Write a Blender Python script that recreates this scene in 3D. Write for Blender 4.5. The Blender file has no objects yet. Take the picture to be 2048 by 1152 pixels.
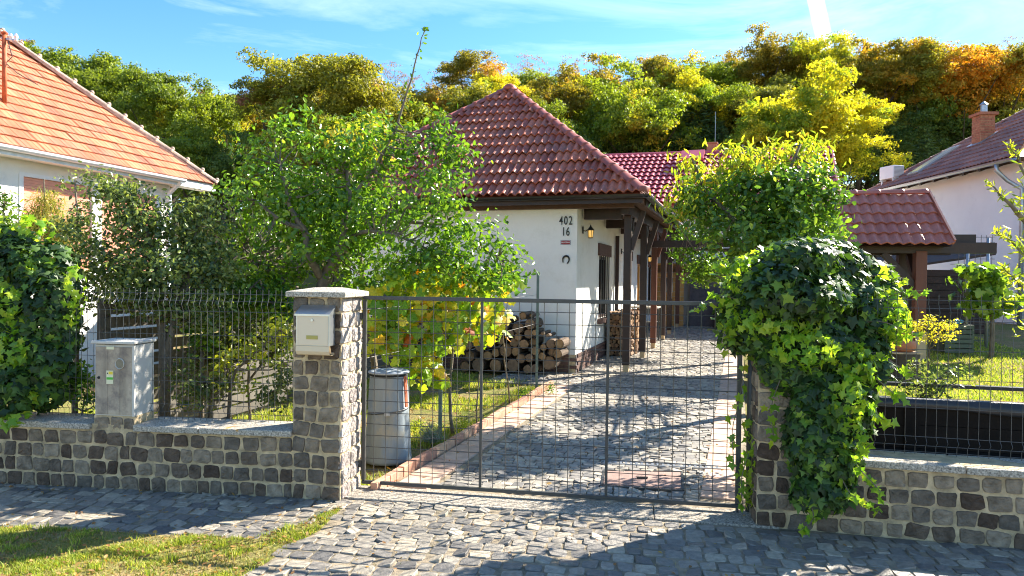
import bpy, bmesh, math, random
import numpy as np
from mathutils import Vector, Matrix
S = bpy.context.scene
COL = S.collection
R = math.radians
rng = np.random.default_rng(7)
random.seed(7)

# ---------------------------------------------------------------- camera
F = 1400.0                                   # focal length in pixels of the 2048 px wide photograph
EYE = 1.82
PITCH, ROLL = R(0.9), R(0.7)
fwd = Vector((0, math.cos(PITCH), -math.sin(PITCH)))
up0 = Vector((0, math.sin(PITCH), math.cos(PITCH)))
rt0 = Vector((1, 0, 0))
RT = rt0 * math.cos(ROLL) + up0 * math.sin(ROLL)
UP = up0 * math.cos(ROLL) - rt0 * math.sin(ROLL)
cam_d = bpy.data.cameras.new('camera')
cam = bpy.data.objects.new('camera', cam_d)
COL.objects.link(cam)
cam_d.sensor_width = 36
cam_d.lens = F / 2048 * 36
cam_d.clip_start = 0.05
cam_d.clip_end = 2000
m = Matrix((RT, UP, -fwd)).transposed().to_4x4()
m.translation = (0, 0, EYE)
cam.matrix_world = m
S.camera = cam

# ---------------------------------------------------------------- light
SUN_EL = R(34.5)
SUN_DIR = Vector((0.81, 0.58, 0)).normalized() * math.cos(SUN_EL) + Vector((0, 0, math.sin(SUN_EL)))
sun_d = bpy.data.lights.new('sun', 'SUN')
sun_d.energy = 5.0
sun_d.angle = R(0.55)
sun_d.color = (1.0, 0.93, 0.80)
sun = bpy.data.objects.new('sun', sun_d)
COL.objects.link(sun)
sun.rotation_euler = SUN_DIR.to_track_quat('Z', 'Y').to_euler()
world = bpy.data.worlds.new('World')
S.world = world
world.use_nodes = True
wn = world.node_tree
wn.nodes.clear()
wo = wn.nodes.new('ShaderNodeOutputWorld')
bg = wn.nodes.new('ShaderNodeBackground')
sky = wn.nodes.new('ShaderNodeTexSky')
sky.sky_type = 'NISHITA'
sky.sun_disc = False
sky.sun_elevation = SUN_EL
sky.sun_rotation = math.atan2(0.81, 0.58)
sky.altitude = 200
sky.air_density = 1.0
sky.dust_density = 0.15
sky.ozone_density = 1.6
hs = wn.nodes.new('ShaderNodeHueSaturation')
hs.inputs['Saturation'].default_value = 1.32
tc = wn.nodes.new('ShaderNodeTexCoord')
mp = wn.nodes.new('ShaderNodeMapping')
mp.inputs['Rotation'].default_value = (R(12), R(18), R(25))
mp.inputs['Scale'].default_value = (1.3, 2.6, 8.0)
nz = wn.nodes.new('ShaderNodeTexNoise')
nz.inputs['Scale'].default_value = 1.7
nz.inputs['Detail'].default_value = 9
nz.inputs['Roughness'].default_value = 0.62
nz.inputs['Distortion'].default_value = 0.5
cr = wn.nodes.new('ShaderNodeValToRGB')
cr.color_ramp.elements[0].position = 0.46
cr.color_ramp.elements[1].position = 0.85
cr.color_ramp.elements[0].color = (0, 0, 0, 1)
cr.color_ramp.elements[1].color = (0.33, 0.33, 0.33, 1)
mx = wn.nodes.new('ShaderNodeMixRGB')
mx.inputs[2].default_value = (9.5, 10.2, 11.0, 1)
bg.inputs['Strength'].default_value = 0.08
L = wn.links.new
L(sky.outputs[0], hs.inputs['Color'])
L(tc.outputs['Generated'], mp.inputs[0])
L(mp.outputs[0], nz.inputs['Vector'])
L(nz.outputs['Fac'], cr.inputs[0])
L(cr.outputs[0], mx.inputs[0])
L(hs.outputs[0], mx.inputs[1])
# the short bright contrail low in the sky, as a band between two sky directions
def _dir(px, py): return (fwd + RT * ((px - 1024) / F) - UP * ((py - 576) / F)).normalized()
_a, _b = _dir(1618, -60), _dir(1648, 75)
_n = _a.cross(_b).normalized()
def _dot(v):
    x = wn.nodes.new('ShaderNodeVectorMath'); x.operation = 'DOT_PRODUCT'; x.inputs[1].default_value = v
    L(tc.outputs['Generated'], x.inputs[0]); return x.outputs['Value']
def _rng(src, a, b, c, d):
    x = wn.nodes.new('ShaderNodeMapRange'); x.clamp = True
    for i, v in enumerate((a, b, c, d)): x.inputs[i + 1].default_value = v
    L(src, x.inputs[0]); return x.outputs[0]
def _mul(a, b):
    x = wn.nodes.new('ShaderNodeMath'); x.operation = 'MULTIPLY'; L(a, x.inputs[0]); L(b, x.inputs[1]); return x.outputs[0]
_ab = wn.nodes.new('ShaderNodeMath'); _ab.operation = 'ABSOLUTE'; L(_dot(_n), _ab.inputs[0])
_band = _rng(_ab.outputs[0], 0.003, 0.010, 1.0, 0.0)
_ends = _rng(_dot(((_a + _b) / 2).normalized()), 0.9978, 0.9994, 0.0, 0.6)
mx2 = wn.nodes.new('ShaderNodeMixRGB'); mx2.inputs[2].default_value = (16, 16.5, 17, 1)
L(_mul(_band, _ends), mx2.inputs[0]); L(mx.outputs[0], mx2.inputs[1])
L(mx2.outputs[0], bg.inputs[0])
L(bg.outputs[0], wo.inputs[0])
S.view_settings.view_transform = 'Standard'
S.view_settings.look = 'None'
S.view_settings.gamma = 1.0
S.view_settings.use_curve_mapping = False
S.view_settings.exposure = 1.9
S.cycles.pixel_filter_type = 'BLACKMAN_HARRIS'
S.cycles.filter_width = 1.1
S.cycles.max_bounces = 8
S.cycles.transparent_max_bounces = 8

# ---------------------------------------------------------------- pixel <-> place
def ray(px, py):
    return fwd + RT * ((px - 1024) / F) - UP * ((py - 576) / F)
def at(px, py, Y):
    d = ray(px, py)
    return Vector((0, 0, EYE)) + d * (Y / d.y)
def proj(p):
    d = Vector(p) - Vector((0, 0, EYE))
    z = d.dot(fwd)
    if z < 0.05:
        return (-9999, -9999, z)
    return (1024 + F * d.dot(RT) / z, 576 - F * d.dot(UP) / z, z)
HO = Vector((1.18, 12.84, 0)); HU = Vector((math.cos(R(18)), -math.sin(R(18)), 0)); HV = Vector((math.sin(R(18)), math.cos(R(18)), 0))
def sm(a, b, x):
    t = np.clip((np.asarray(x, float) - a) / (b - a), 0, 1)
    return t * t * (3 - 2 * t)
def gz(x, y):
    x = np.asarray(x, float); y = np.asarray(y, float)
    u = (x - HO.x) * HU.x + (y - HO.y) * HU.y
    z = 0.01 * np.clip(y - 6, 0, 40)
    z = z + 0.22 * sm(2.95, 3.7, u) * sm(6.2, 9.5, y)
    z = z + 0.11 * sm(2.95, 4.5, u) * np.clip(y - 11.5, 0, 4.5)
    z = z + 0.19 * np.clip(y - 31, 0, 45) + 0.05 * np.clip(y - 31, 0, 45) * sm(0, 40, x)
    return z
def gnd(px, py):
    d = ray(px, py)
    t = 5.0
    for _ in range(40):
        p = Vector((0, 0, EYE)) + d * t
        t = (float(gz(p.x, p.y)) - EYE) / d.z
    p = Vector((0, 0, EYE)) + d * t
    return p

# ---------------------------------------------------------------- mesh helpers
def mesh_np(name, V, faces, mat=None, rnd=None, smooth=False):
    """faces: an (n,k) int array or a list of tuples"""
    me = bpy.data.meshes.new(name)
    V = np.asarray(V, np.float32)
    if isinstance(faces, np.ndarray):
        n, k = faces.shape
        me.vertices.add(len(V)); me.vertices.foreach_set('co', V.ravel())
        me.loops.add(n * k); me.loops.foreach_set('vertex_index', faces.astype(np.int32).ravel())
        me.polygons.add(n)
        me.polygons.foreach_set('loop_start', np.arange(0, n * k, k, dtype=np.int32))
        me.polygons.foreach_set('loop_total', np.full(n, k, np.int32))
        me.update(calc_edges=True)
    else:
        me.from_pydata([tuple(v) for v in V.tolist()], [], [tuple(f) for f in faces])
        n = len(faces)
    if rnd is not None:
        a = me.attributes.new('rnd', 'FLOAT', 'FACE')
        a.data.foreach_set('value', np.asarray(rnd, np.float32))
    if smooth:
        me.polygons.foreach_set('use_smooth', np.ones(len(me.polygons), bool))
    if mat:
        me.materials.append(mat)
    return me
class MB:
    """collects shapes into one mesh"""
    def __init__(s): s.v = []; s.f = []; s.r = []
    def add(s, V, Fs, r=None):
        o = len(s.v)
        s.v += [tuple(x) for x in V]
        s.f += [tuple(i + o for i in f) for f in Fs]
        s.r += [(random.random() if r is None else r)] * len(Fs)
        return s
    def box(s, c, d, rz=0, r=None, M=None, taper=1.0):
        x, y, z = d[0] / 2, d[1] / 2, d[2] / 2
        V = [Vector((sx * x * (taper if sz > 0 else 1), sy * y * (taper if sz > 0 else 1), sz * z)) for sz in (-1, 1) for sx, sy in ((-1, -1), (1, -1), (1, 1), (-1, 1))]
        Mr = M if M is not None else Matrix.Rotation(rz, 3, 'Z')
        V = [Mr @ v + Vector(c) for v in V]
        return s.add(V, [(3, 2, 1, 0), (4, 5, 6, 7), (0, 1, 5, 4), (1, 2, 6, 5), (2, 3, 7, 6), (3, 0, 4, 7)], r)
    def bar(s, a, b, w, h, r=None, up=(0, 0, 1)):
        a = Vector(a); b = Vector(b); t = (b - a)
        ln = t.length; t.normalize()
        n = t.cross(Vector(up))
        if n.length < 1e-4: n = t.cross(Vector((1, 0, 0)))
        n.normalize(); q = n.cross(t)
        V = []
        for p in (a, b):
            for sx, sy in ((-1, -1), (1, -1), (1, 1), (-1, 1)):
                V.append(p + n * sx * w / 2 + q * sy * h / 2)
        return s.add(V, [(3, 2, 1, 0), (4, 5, 6, 7), (0, 1, 5, 4), (1, 2, 6, 5), (2, 3, 7, 6), (3, 0, 4, 7)], r)
    def tube(s, pts, rad, n=6, r=None, cap=True):
        pts = [Vector(p) for p in pts]
        if not hasattr(rad, '__len__'): rad = [rad] * len(pts)
        V = []; Fs = []
        prev = None
        for i, p in enumerate(pts):
            t = (pts[min(i + 1, len(pts) - 1)] - pts[max(i - 1, 0)])
            if t.length < 1e-6: t = Vector((0, 0, 1))
            t.normalize()
            a = prev - t * prev.dot(t) if prev is not None else t.cross(Vector((0.31, 0.77, 0.15)))
            if a.length < 1e-4: a = t.cross(Vector((1, 0, 0)))
            a.normalize(); prev = a
            b = t.cross(a)
            for k in range(n):
                an = 2 * math.pi * k / n
                V.append(p + (a * math.cos(an) + b * math.sin(an)) * rad[i])
        for i in range(len(pts) - 1):
            for k in range(n):
                Fs.append((i * n + k, i * n + (k + 1) % n, (i + 1) * n + (k + 1) % n, (i + 1) * n + k))
        if cap:
            Fs.append(tuple(range(n - 1, -1, -1))); Fs.append(tuple((len(pts) - 1) * n + k for k in range(n)))
        return s.add(V, Fs, r)
    def lathe(s, prof, n=16, c=(0, 0, 0), r=None):
        V = []; Fs = []
        for (rr, z) in prof:
            for k in range(n):
                an = 2 * math.pi * k / n
                V.append((c[0] + rr * math.cos(an), c[1] + rr * math.sin(an), c[2] + z))
        for i in range(len(prof) - 1):
            for k in range(n):
                Fs.append((i * n + k, i * n + (k + 1) % n, (i + 1) * n + (k + 1) % n, (i + 1) * n + k))
        Fs.append(tuple(range(n - 1, -1, -1))); Fs.append(tuple((len(prof) - 1) * n + k for k in range(n)))
        return s.add(V, Fs, r)
    def poly(s, V, r=None):
        return s.add(V, [tuple(range(len(V)))], r)
    def prism(s, poly, y0, y1, r=None):
        """polygon in (x,z) extruded along y"""
        n = len(poly)
        V = [(p[0], y0, p[1]) for p in poly] + [(p[0], y1, p[1]) for p in poly]
        Fs = [tuple(range(n)), tuple(range(2 * n - 1, n - 1, -1))] + [(k, n + k, n + (k + 1) % n, (k + 1) % n) for k in range(n)]
        return s.add(V, Fs, r)
    def mesh(s, name, mat, smooth=False):
        me = mesh_np(name, s.v, s.f, mat, s.r)
        bm = bmesh.new(); bm.from_mesh(me); bmesh.ops.recalc_face_normals(bm, faces=bm.faces); bm.to_mesh(me); bm.free()
        if smooth:
            me.polygons.foreach_set('use_smooth', np.ones(len(me.polygons), bool))
            me.update()
        return me
    def obj(s, name, mat, parent=None, smooth=False, **kw):
        return mk(name, s.mesh(name, mat, smooth), parent, **kw)
def mk(name, data, parent=None, loc=(0, 0, 0), rot=(0, 0, 0), scale=(1, 1, 1), label=None, cat=None, group=None, kind=None):
    o = bpy.data.objects.new(name, data)
    COL.objects.link(o)
    o.location = loc; o.rotation_euler = rot; o.scale = scale
    if parent: o.parent = parent
    if label: o['label'] = label
    if cat: o['category'] = cat
    if group: o['group'] = group
    if kind: o['kind'] = kind
    return o
def thing(name, label, cat, loc=(0, 0, 0), rz=0, group=None, kind=None):
    return mk(name, None, None, loc, (0, 0, rz), label=label, cat=cat, group=group, kind=kind)
def bevel(o, w=0.01, seg=2):
    md = o.modifiers.new('bevel', 'BEVEL'); md.width = w; md.segments = seg; md.limit_method = 'ANGLE'
    return o
class Fr:
    """a local frame on the ground: x right, y back, z up"""
    def __init__(s, o, rz): s.o = Vector(o); s.rz = rz; s.M = Matrix.Translation(s.o) @ Matrix.Rotation(rz, 4, 'Z'); s.I = s.M.inverted()
    def w(s, p): return s.M @ Vector(p)
    def l(s, p): return s.I @ Vector(p)
    def hit(s, px, py, y=0.0):
        o = s.I @ Vector((0, 0, EYE)); d = s.I.to_3x3() @ ray(px, py)
        t = (y - o.y) / d.y
        p = o + d * t
        return p
    def hitx(s, px, py, x=0.0):
        o = s.I @ Vector((0, 0, EYE)); d = s.I.to_3x3() @ ray(px, py)
        return o + d * ((x - o.x) / d.x)
FH = Fr(HO, -R(18))                       # the house: origin at the wall corner
FL = Fr((-1.76, 5.65, 0), -R(6.5))        # left garden wall, x runs 0 .. -5
FPL = Fr((-1.76, 5.65, 0), -R(9.8))       # left pillar
FG = Fr((-1.258, 5.93, 0), -R(9.8))       # gate
FPR = Fr((1.82, 5.13, 0), -R(11))         # right pillar
FR_ = Fr((2.222, 5.052, 0), -R(13.7))     # right garden wall

# ---------------------------------------------------------------- materials
def node_mat(name):
    mt = bpy.data.materials.new(name); mt.use_nodes = True
    nt = mt.node_tree
    b = nt.nodes['Principled BSDF']
    return mt, nt, b
def add_rnd(nt):
    at_ = nt.nodes.new('ShaderNodeAttribute'); at_.attribute_name = 'rnd'
    oi = nt.nodes.new('ShaderNodeObjectInfo')
    ad = nt.nodes.new('ShaderNodeMath'); ad.operation = 'ADD'
    fr = nt.nodes.new('ShaderNodeMath'); fr.operation = 'FRACT'
    nt.links.new(at_.outputs['Fac'], ad.inputs[0]); nt.links.new(oi.outputs['Random'], ad.inputs[1])
    nt.links.new(ad.outputs[0], fr.inputs[0])
    return fr.outputs[0]
def ramp(nt, fac, cols, pos=None, interp='LINEAR'):
    r = nt.nodes.new('ShaderNodeValToRGB'); r.color_ramp.interpolation = interp
    e = r.color_ramp.elements
    n = len(cols)
    while len(e) < n: e.new(0.5)
    for i, c in enumerate(cols):
        e[i].position = pos[i] if pos else i / max(1, n - 1)
        e[i].color = (c[0], c[1], c[2], 1)
    nt.links.new(fac, r.inputs[0])
    return r.outputs[0]
def noise(nt, scale, detail=4, coord='pos', rough=0.55, stretch=None, dist=0):
    if coord == 'pos':
        g = nt.nodes.new('ShaderNodeNewGeometry'); vec = g.outputs['Position']
    else:
        g = nt.nodes.new('ShaderNodeTexCoord'); vec = g.outputs['Object']
    if stretch:
        mp = nt.nodes.new('ShaderNodeMapping'); mp.inputs['Scale'].default_value = stretch
        nt.links.new(vec, mp.inputs[0]); vec = mp.outputs[0]
    n = nt.nodes.new('ShaderNodeTexNoise'); n.inputs['Scale'].default_value = scale
    n.inputs['Detail'].default_value = detail; n.inputs['Roughness'].default_value = rough; n.inputs['Distortion'].default_value = dist
    nt.links.new(vec, n.inputs['Vector'])
    return n.outputs['Fac']
def mixc(nt, fac, a, b, mode='MIX'):
    x = nt.nodes.new('ShaderNodeMixRGB'); x.blend_type = mode
    for i, v in ((0, fac), (1, a), (2, b)):
        if isinstance(v, (int, float)): x.inputs[i].default_value = v
        elif isinstance(v, tuple): x.inputs[i].default_value = (v[0], v[1], v[2], 1)
        else: nt.links.new(v, x.inputs[i])
    return x.outputs[0]
def M(name, cols, rough=0.8, ns=6, namt=0.35, bump=0.3, bs=60, metal=0, spec=0.5, stain=None, stain_scale=3, stain_lo=0.55, stain_hi=0.7, stretch=None, bdist=0.01, rpos=None, emit=None):
    """procedural material: colour ramp over a per-piece random value, varied by noise, optional stains, bumped"""
    mt, nt, b = node_mat(name)
    c = ramp(nt, add_rnd(nt), cols if len(cols) > 1 else [cols[0], cols[0]], rpos)
    n = noise(nt, ns, 6, stretch=stretch)
    v = ramp(nt, n, [(1 - namt,) * 3, (1 + namt,) * 3], [0.25, 0.75])
    c = mixc(nt, 1.0, c, v, 'MULTIPLY')
    if stain:
        s = ramp(nt, noise(nt, stain_scale, 8, rough=0.7), [(0, 0, 0), (1, 1, 1)], [stain_lo, stain_hi])
        c = mixc(nt, s, c, stain)
    nt.links.new(c, b.inputs['Base Color'])
    b.inputs['Roughness'].default_value = rough
    b.inputs['Metallic'].default_value = metal
    b.inputs['Specular IOR Level'].default_value = spec
    if bump > 0:
        bn = noise(nt, bs, 6, rough=0.65)
        bp = nt.nodes.new('ShaderNodeBump'); bp.inputs['Strength'].default_value = bump; bp.inputs['Distance'].default_value = bdist
        nt.links.new(bn, bp.inputs['Height']); nt.links.new(bp.outputs[0], b.inputs['Normal'])
    if emit:
        b.inputs['Emission Color'].default_value = (*emit[:3], 1); b.inputs['Emission Strength'].default_value = emit[3]
    return mt
def LEAF(name, cols, trans=0.45, rough=0.45, pos=None, patch=None, patch_scale=0.35, plo=0.5, phi=0.6, tcol=1.6):
    """leaf: reflecting + light passing through; patch = a second colour ramp over clumps (autumn colour)"""
    mt, nt, b = node_mat(name)
    r = add_rnd(nt)
    c = ramp(nt, r, cols, pos)
    if patch:
        c2 = ramp(nt, r, patch)
        s = ramp(nt, noise(nt, patch_scale, 3), [(0, 0, 0), (1, 1, 1)], [plo, phi])
        c = mixc(nt, s, c, c2)
    v = ramp(nt, noise(nt, 2.3, 3), [(0.8,) * 3, (1.2,) * 3], [0.3, 0.7])
    c = mixc(nt, 1.0, c, v, 'MULTIPLY')
    nt.links.new(c, b.inputs['Base Color'])
    b.inputs['Roughness'].default_value = rough
    b.inputs['Specular IOR Level'].default_value = 0.45
    t = nt.nodes.new('ShaderNodeBsdfTranslucent')
    tc_ = mixc(nt, 1.0, c, (tcol * 1.15, tcol * 1.1, tcol * 0.5), 'MULTIPLY')
    nt.links.new(tc_, t.inputs[0])
    ms = nt.nodes.new('ShaderNodeMixShader'); ms.inputs[0].default_value = trans
    nt.links.new(b.outputs[0], ms.inputs[1]); nt.links.new(t.outputs[0], ms.inputs[2])
    nt.links.new(ms.outputs[0], nt.nodes['Material Output'].inputs[0])
    return mt

m_cobble = M('basalt_cobble', [(0.12, 0.112, 0.106), (0.19, 0.172, 0.15), (0.27, 0.238, 0.195), (0.38, 0.325, 0.245)], 0.5, 30, 0.35, 0.6, 70, bdist=0.01, stain=(0.30, 0.27, 0.20), stain_scale=14, stain_lo=0.6, stain_hi=0.72)
m_cobble_drive = M('driveway_cobble', [(0.15, 0.14, 0.132), (0.22, 0.20, 0.178), (0.30, 0.268, 0.225), (0.40, 0.345, 0.265)], 0.55, 25, 0.3, 0.4, 90, bdist=0.005, stain=(0.3, 0.27, 0.22), stain_scale=9, stain_lo=0.58, stain_hi=0.75)
m_joint = M('sand_joint', [(0.27, 0.215, 0.145)], 0.95, 12, 0.4, 0.8, 120, bdist=0.01, stain=(0.06, 0.06, 0.035), stain_scale=2.5, stain_lo=0.5, stain_hi=0.7)
m_wallstone = M('wall_stone', [(0.085, 0.058, 0.042), (0.16, 0.118, 0.085), (0.145, 0.122, 0.098), (0.24, 0.188, 0.135), (0.31, 0.25, 0.18)], 0.85, 14, 0.5, 1.0, 35, bdist=0.025, spec=0.2, stain=(0.25, 0.2, 0.13), stain_scale=16, stain_lo=0.62, stain_hi=0.78)
m_mortar = M('lime_mortar', [(0.52, 0.40, 0.24)], 0.95, 11, 0.45, 1.0, 45, bdist=0.012, stain=(0.22, 0.18, 0.12), stain_scale=4.5, stain_lo=0.52, stain_hi=0.72)
m_cap = M('washed_concrete', [(0.40, 0.36, 0.30)], 0.9, 80, 0.9, 0.9, 130, bdist=0.01, stain=(0.52, 0.25, 0.03), stain_scale=5, stain_lo=0.62, stain_hi=0.69)
m_threshold = M('exposed_aggregate', [(0.28, 0.245, 0.20)], 0.9, 75, 1.1, 1.0, 75, bdist=0.01)
m_wallstone_p = M('pale_wall_stone', [(0.36, 0.30, 0.27), (0.42, 0.38, 0.34), (0.30, 0.25, 0.23), (0.48, 0.42, 0.36)], 0.85, 14, 0.35, 1.0, 35, bdist=0.025, stain=(0.15, 0.11, 0.10), stain_scale=9, stain_lo=0.6, stain_hi=0.75)  # paler than the other wall stone, for the right-hand pillar faces
m_iron = M('painted_iron', [(0.05, 0.05, 0.047)], 0.45, 20, 0.25, 0.2, 80, spec=0.5)
m_wire = M('grey_coated_wire', [(0.075, 0.075, 0.075)], 0.4, 20, 0.2, 0.0)
m_plaster = M('white_plaster', [(0.80, 0.79, 0.75)], 0.9, 1.2, 0.07, 0.35, 45, bdist=0.008, stain=(0.64, 0.62, 0.56), stain_scale=2.4, stain_lo=0.48, stain_hi=0.85)
m_plaster_r = M('cool_white_plaster', [(0.82, 0.83, 0.83)], 0.9, 1.2, 0.06, 0.3, 45, stain=(0.66, 0.66, 0.68), stain_scale=1.4, stain_lo=0.6, stain_hi=0.9)
m_plaster_old = M('old_white_plaster', [(0.74, 0.72, 0.68)], 0.9, 2, 0.1, 0.3, 40, bdist=0.008, stain=(0.5, 0.47, 0.42), stain_scale=1.6, stain_lo=0.6, stain_hi=0.85)
m_plinth = M('plinth_brick', [(0.10, 0.055, 0.045), (0.16, 0.085, 0.065), (0.13, 0.08, 0.07)], 0.85, 20, 0.3, 0.4, 60)
m_tile = M('glazed_clay_tile', [(0.26, 0.060, 0.034), (0.36, 0.088, 0.045), (0.46, 0.13, 0.065), (0.28, 0.085, 0.055)], 0.55, 12, 0.4, 0.3, 90, bdist=0.004, stain=(0.20, 0.15, 0.115), stain_scale=7, stain_lo=0.53, stain_hi=0.72)
m_tile_c = M('carport_clay_tile', [(0.36, 0.11, 0.08), (0.42, 0.14, 0.10), (0.38, 0.125, 0.09)], 0.45, 14, 0.2, 0.2, 90, bdist=0.004)
m_tile_l = M('weathered_flat_tile', [(0.36, 0.115, 0.055), (0.44, 0.145, 0.07), (0.52, 0.185, 0.09), (0.42, 0.145, 0.075), (0.32, 0.105, 0.06)], 0.85, 3, 0.25, 0.5, 60, bdist=0.004, stain=(0.30, 0.17, 0.11), stain_scale=3.5, stain_lo=0.52, stain_hi=0.75, stretch=(1, 1, 0.5))
m_tile_r = M('brown_clay_tile', [(0.21, 0.09, 0.065), (0.27, 0.12, 0.085), (0.33, 0.15, 0.105)], 0.55, 14, 0.3, 0.2, 90, bdist=0.004)
m_ridge_l = M('lichened_ridge_tile', [(0.45, 0.30, 0.22), (0.5, 0.36, 0.28), (0.4, 0.27, 0.2)], 0.85, 20, 0.4, 0.5, 60)
m_ridge = M('red_ridge_tile', [(0.27, 0.065, 0.042), (0.31, 0.085, 0.055)], 0.5, 10, 0.25, 0.25, 60, stain=(0.33, 0.26, 0.2), stain_scale=12, stain_lo=0.66, stain_hi=0.75)
m_metalroof = M('red_metal_roof', [(0.46, 0.075, 0.09)], 0.36, 3, 0.15, 0.0)
m_wood = M('dark_stained_wood', [(0.018, 0.007, 0.005), (0.030, 0.011, 0.008), (0.024, 0.009, 0.006)], 0.5, 8, 0.35, 0.3, 40, stretch=(1, 1, 0.1))
m_wood_red = M('red_brown_wood', [(0.13, 0.035, 0.018), (0.10, 0.03, 0.016)], 0.5, 8, 0.3, 0.3, 40, stretch=(1, 1, 0.1))
m_soffit = M('soffit_boards', [(0.07, 0.032, 0.018), (0.10, 0.048, 0.026)], 0.7, 8, 0.25, 0.2, 40)
m_orange = M('varnished_pine', [(0.70, 0.36, 0.10), (0.62, 0.30, 0.08)], 0.5, 6, 0.2, 0.15, 40, stretch=(1, 1, 0.15))
m_gutter = M('brown_gutter', [(0.022, 0.018, 0.017)], 0.28, 10, 0.2, 0)
m_gutter_w = M('white_gutter', [(0.62, 0.66, 0.70)], 0.4, 10, 0.15, 0)
m_zinc = M('zinc_pipe', [(0.36, 0.38, 0.41)], 0.38, 12, 0.15, 0, metal=0.7)
m_blind = M('salmon_blind', [(0.78, 0.34, 0.24), (0.82, 0.37, 0.26), (0.80, 0.35, 0.25)], 0.55, 5, 0.1, 0)
m_frame_w = M('white_window_frame', [(0.75, 0.75, 0.75)], 0.4, 10, 0.05, 0)
m_bark = M('grey_bark', [(0.13, 0.105, 0.075), (0.17, 0.14, 0.10)], 0.9, 18, 0.5, 0.9, 30, bdist=0.02, stretch=(1, 1, 0.3))
m_bark_d = M('dark_bark', [(0.065, 0.05, 0.035)], 0.9, 3, 0.4, 0.5, 10, bdist=0.03)
m_logend = M('cut_log_end', [(0.36, 0.20, 0.09), (0.42, 0.25, 0.12), (0.30, 0.17, 0.085), (0.24, 0.15, 0.09)], 0.85, 18, 0.35, 0.3, 60)
m_logbark = M('log_bark', [(0.09, 0.06, 0.04), (0.13, 0.085, 0.055), (0.07, 0.045, 0.03)], 0.9, 25, 0.4, 0.8, 40, bdist=0.01)
m_split = M('split_firewood', [(0.12, 0.06, 0.03), (0.32, 0.17, 0.08), (0.07, 0.04, 0.025), (0.40, 0.24, 0.12)], 0.85, 20, 0.35, 0.4, 40)
m_bin = M('weathered_grey_bin', [(0.20, 0.235, 0.255)], 0.55, 5, 0.2, 0.15, 50, stain=(0.42, 0.35, 0.2), stain_scale=2.2, stain_lo=0.56, stain_hi=0.8, stretch=(1, 1, 0.25))
m_bin_d = M('grey_bin_lid', [(0.28, 0.31, 0.34)], 0.5, 6, 0.2, 0)
m_rust = M('rusty_orange_paint', [(0.42, 0.10, 0.035)], 0.7, 20, 0.4, 0.3, 60)
m_edge = M('terracotta_kerb_brick', [(0.46, 0.22, 0.14), (0.52, 0.28, 0.18), (0.44, 0.20, 0.14), (0.56, 0.35, 0.22)], 0.8, 14, 0.25, 0.4, 60)
m_pinkslab = M('pink_paving_slab', [(0.52, 0.36, 0.27), (0.47, 0.32, 0.24), (0.56, 0.40, 0.30)], 0.8, 8, 0.2, 0.3, 60, stain=(0.28, 0.19, 0.14), stain_scale=5, stain_lo=0.55, stain_hi=0.75)
m_cream = M('cream_lacquer', [(0.66, 0.55, 0.41)], 0.35, 3, 0.03, 0)
m_cream2 = M('beige_lacquer', [(0.62, 0.51, 0.36)], 0.35, 3, 0.03, 0)
m_steel = M('brushed_steel', [(0.50, 0.53, 0.56)], 0.3, 3, 0.08, 0, metal=0.85)
m_brass = M('brass_plate', [(0.38, 0.32, 0.08)], 0.5, 3, 0.05, 0)
m_meter = M('weathered_cement_board', [(0.38, 0.315, 0.24)], 0.85, 7, 0.45, 0.3, 60, stain=(0.15, 0.12, 0.11), stain_scale=6, stain_lo=0.45, stain_hi=0.68, stretch=(1, 1, 0.35))
m_meter_s = M('pale_cement_side', [(0.52, 0.50, 0.46)], 0.85, 4, 0.15, 0.2, 60)
m_dark = M('black_hole', [(0.01, 0.01, 0.01)], 0.8, 5, 0.1, 0)
m_glass = M('dark_window_glass', [(0.02, 0.025, 0.03)], 0.06, 3, 0.1, 0, spec=0.8)
m_curtain = M('pale_curtain', [(0.55, 0.58, 0.62)], 0.8, 5, 0.1, 0)
m_signplate = M('grey_sign_border', [(0.38, 0.40, 0.42)], 0.4, 4, 0.05, 0)
m_sign_red = M('red_enamel', [(0.30, 0.005, 0.012)], 0.35, 4, 0.03, 0)
m_white = M('white_paint', [(0.78, 0.78, 0.78)], 0.45, 4, 0.03, 0)
m_yellow = M('yellow_print', [(0.75, 0.55, 0.03)], 0.5, 4, 0.03, 0)
m_green = M('green_print', [(0.06, 0.42, 0.03)], 0.5, 4, 0.03, 0)
m_labelc = M('cream_print', [(0.68, 0.66, 0.45)], 0.5, 4, 0.03, 0)
m_lantern = M('black_lantern_iron', [(0.015, 0.015, 0.015)], 0.4, 4, 0.1, 0)
m_lamp = M('lit_lantern_glass', [(0.6, 0.45, 0.2)], 0.3, 4, 0.1, 0, emit=(1.0, 0.55, 0.12, 0.22))
m_terra = M('terracotta_pot', [(0.42, 0.15, 0.07)], 0.75, 10, 0.2, 0.2, 60)
m_black = M('black_planter_board', [(0.009, 0.007, 0.006), (0.015, 0.011, 0.009)], 0.8, spec=0.15, ns=8, namt=0.3, bump=0.3, bs=40, stretch=(0.2, 1, 1))
m_foil = M('black_pond_foil', [(0.02, 0.02, 0.023)], 0.32, 6, 0.2, 0.3, 12, bdist=0.03)
m_slat = M('grey_slat_board', [(0.10, 0.088, 0.072), (0.13, 0.115, 0.095), (0.08, 0.07, 0.058)], 0.8, 10, 0.25, 0.3, 50)
m_greenpost = M('green_grey_post', [(0.11, 0.16, 0.14)], 0.5, 10, 0.2, 0.1, 50)
m_shed = M('dark_brown_boards', [(0.035, 0.022, 0.018), (0.05, 0.03, 0.024)], 0.8, 8, 0.3, 0.3, 40)
m_brickwall = M('grey_brown_block', [(0.09, 0.08, 0.085), (0.12, 0.105, 0.11)], 0.85, 10, 0.25, 0.3, 50)
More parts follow.
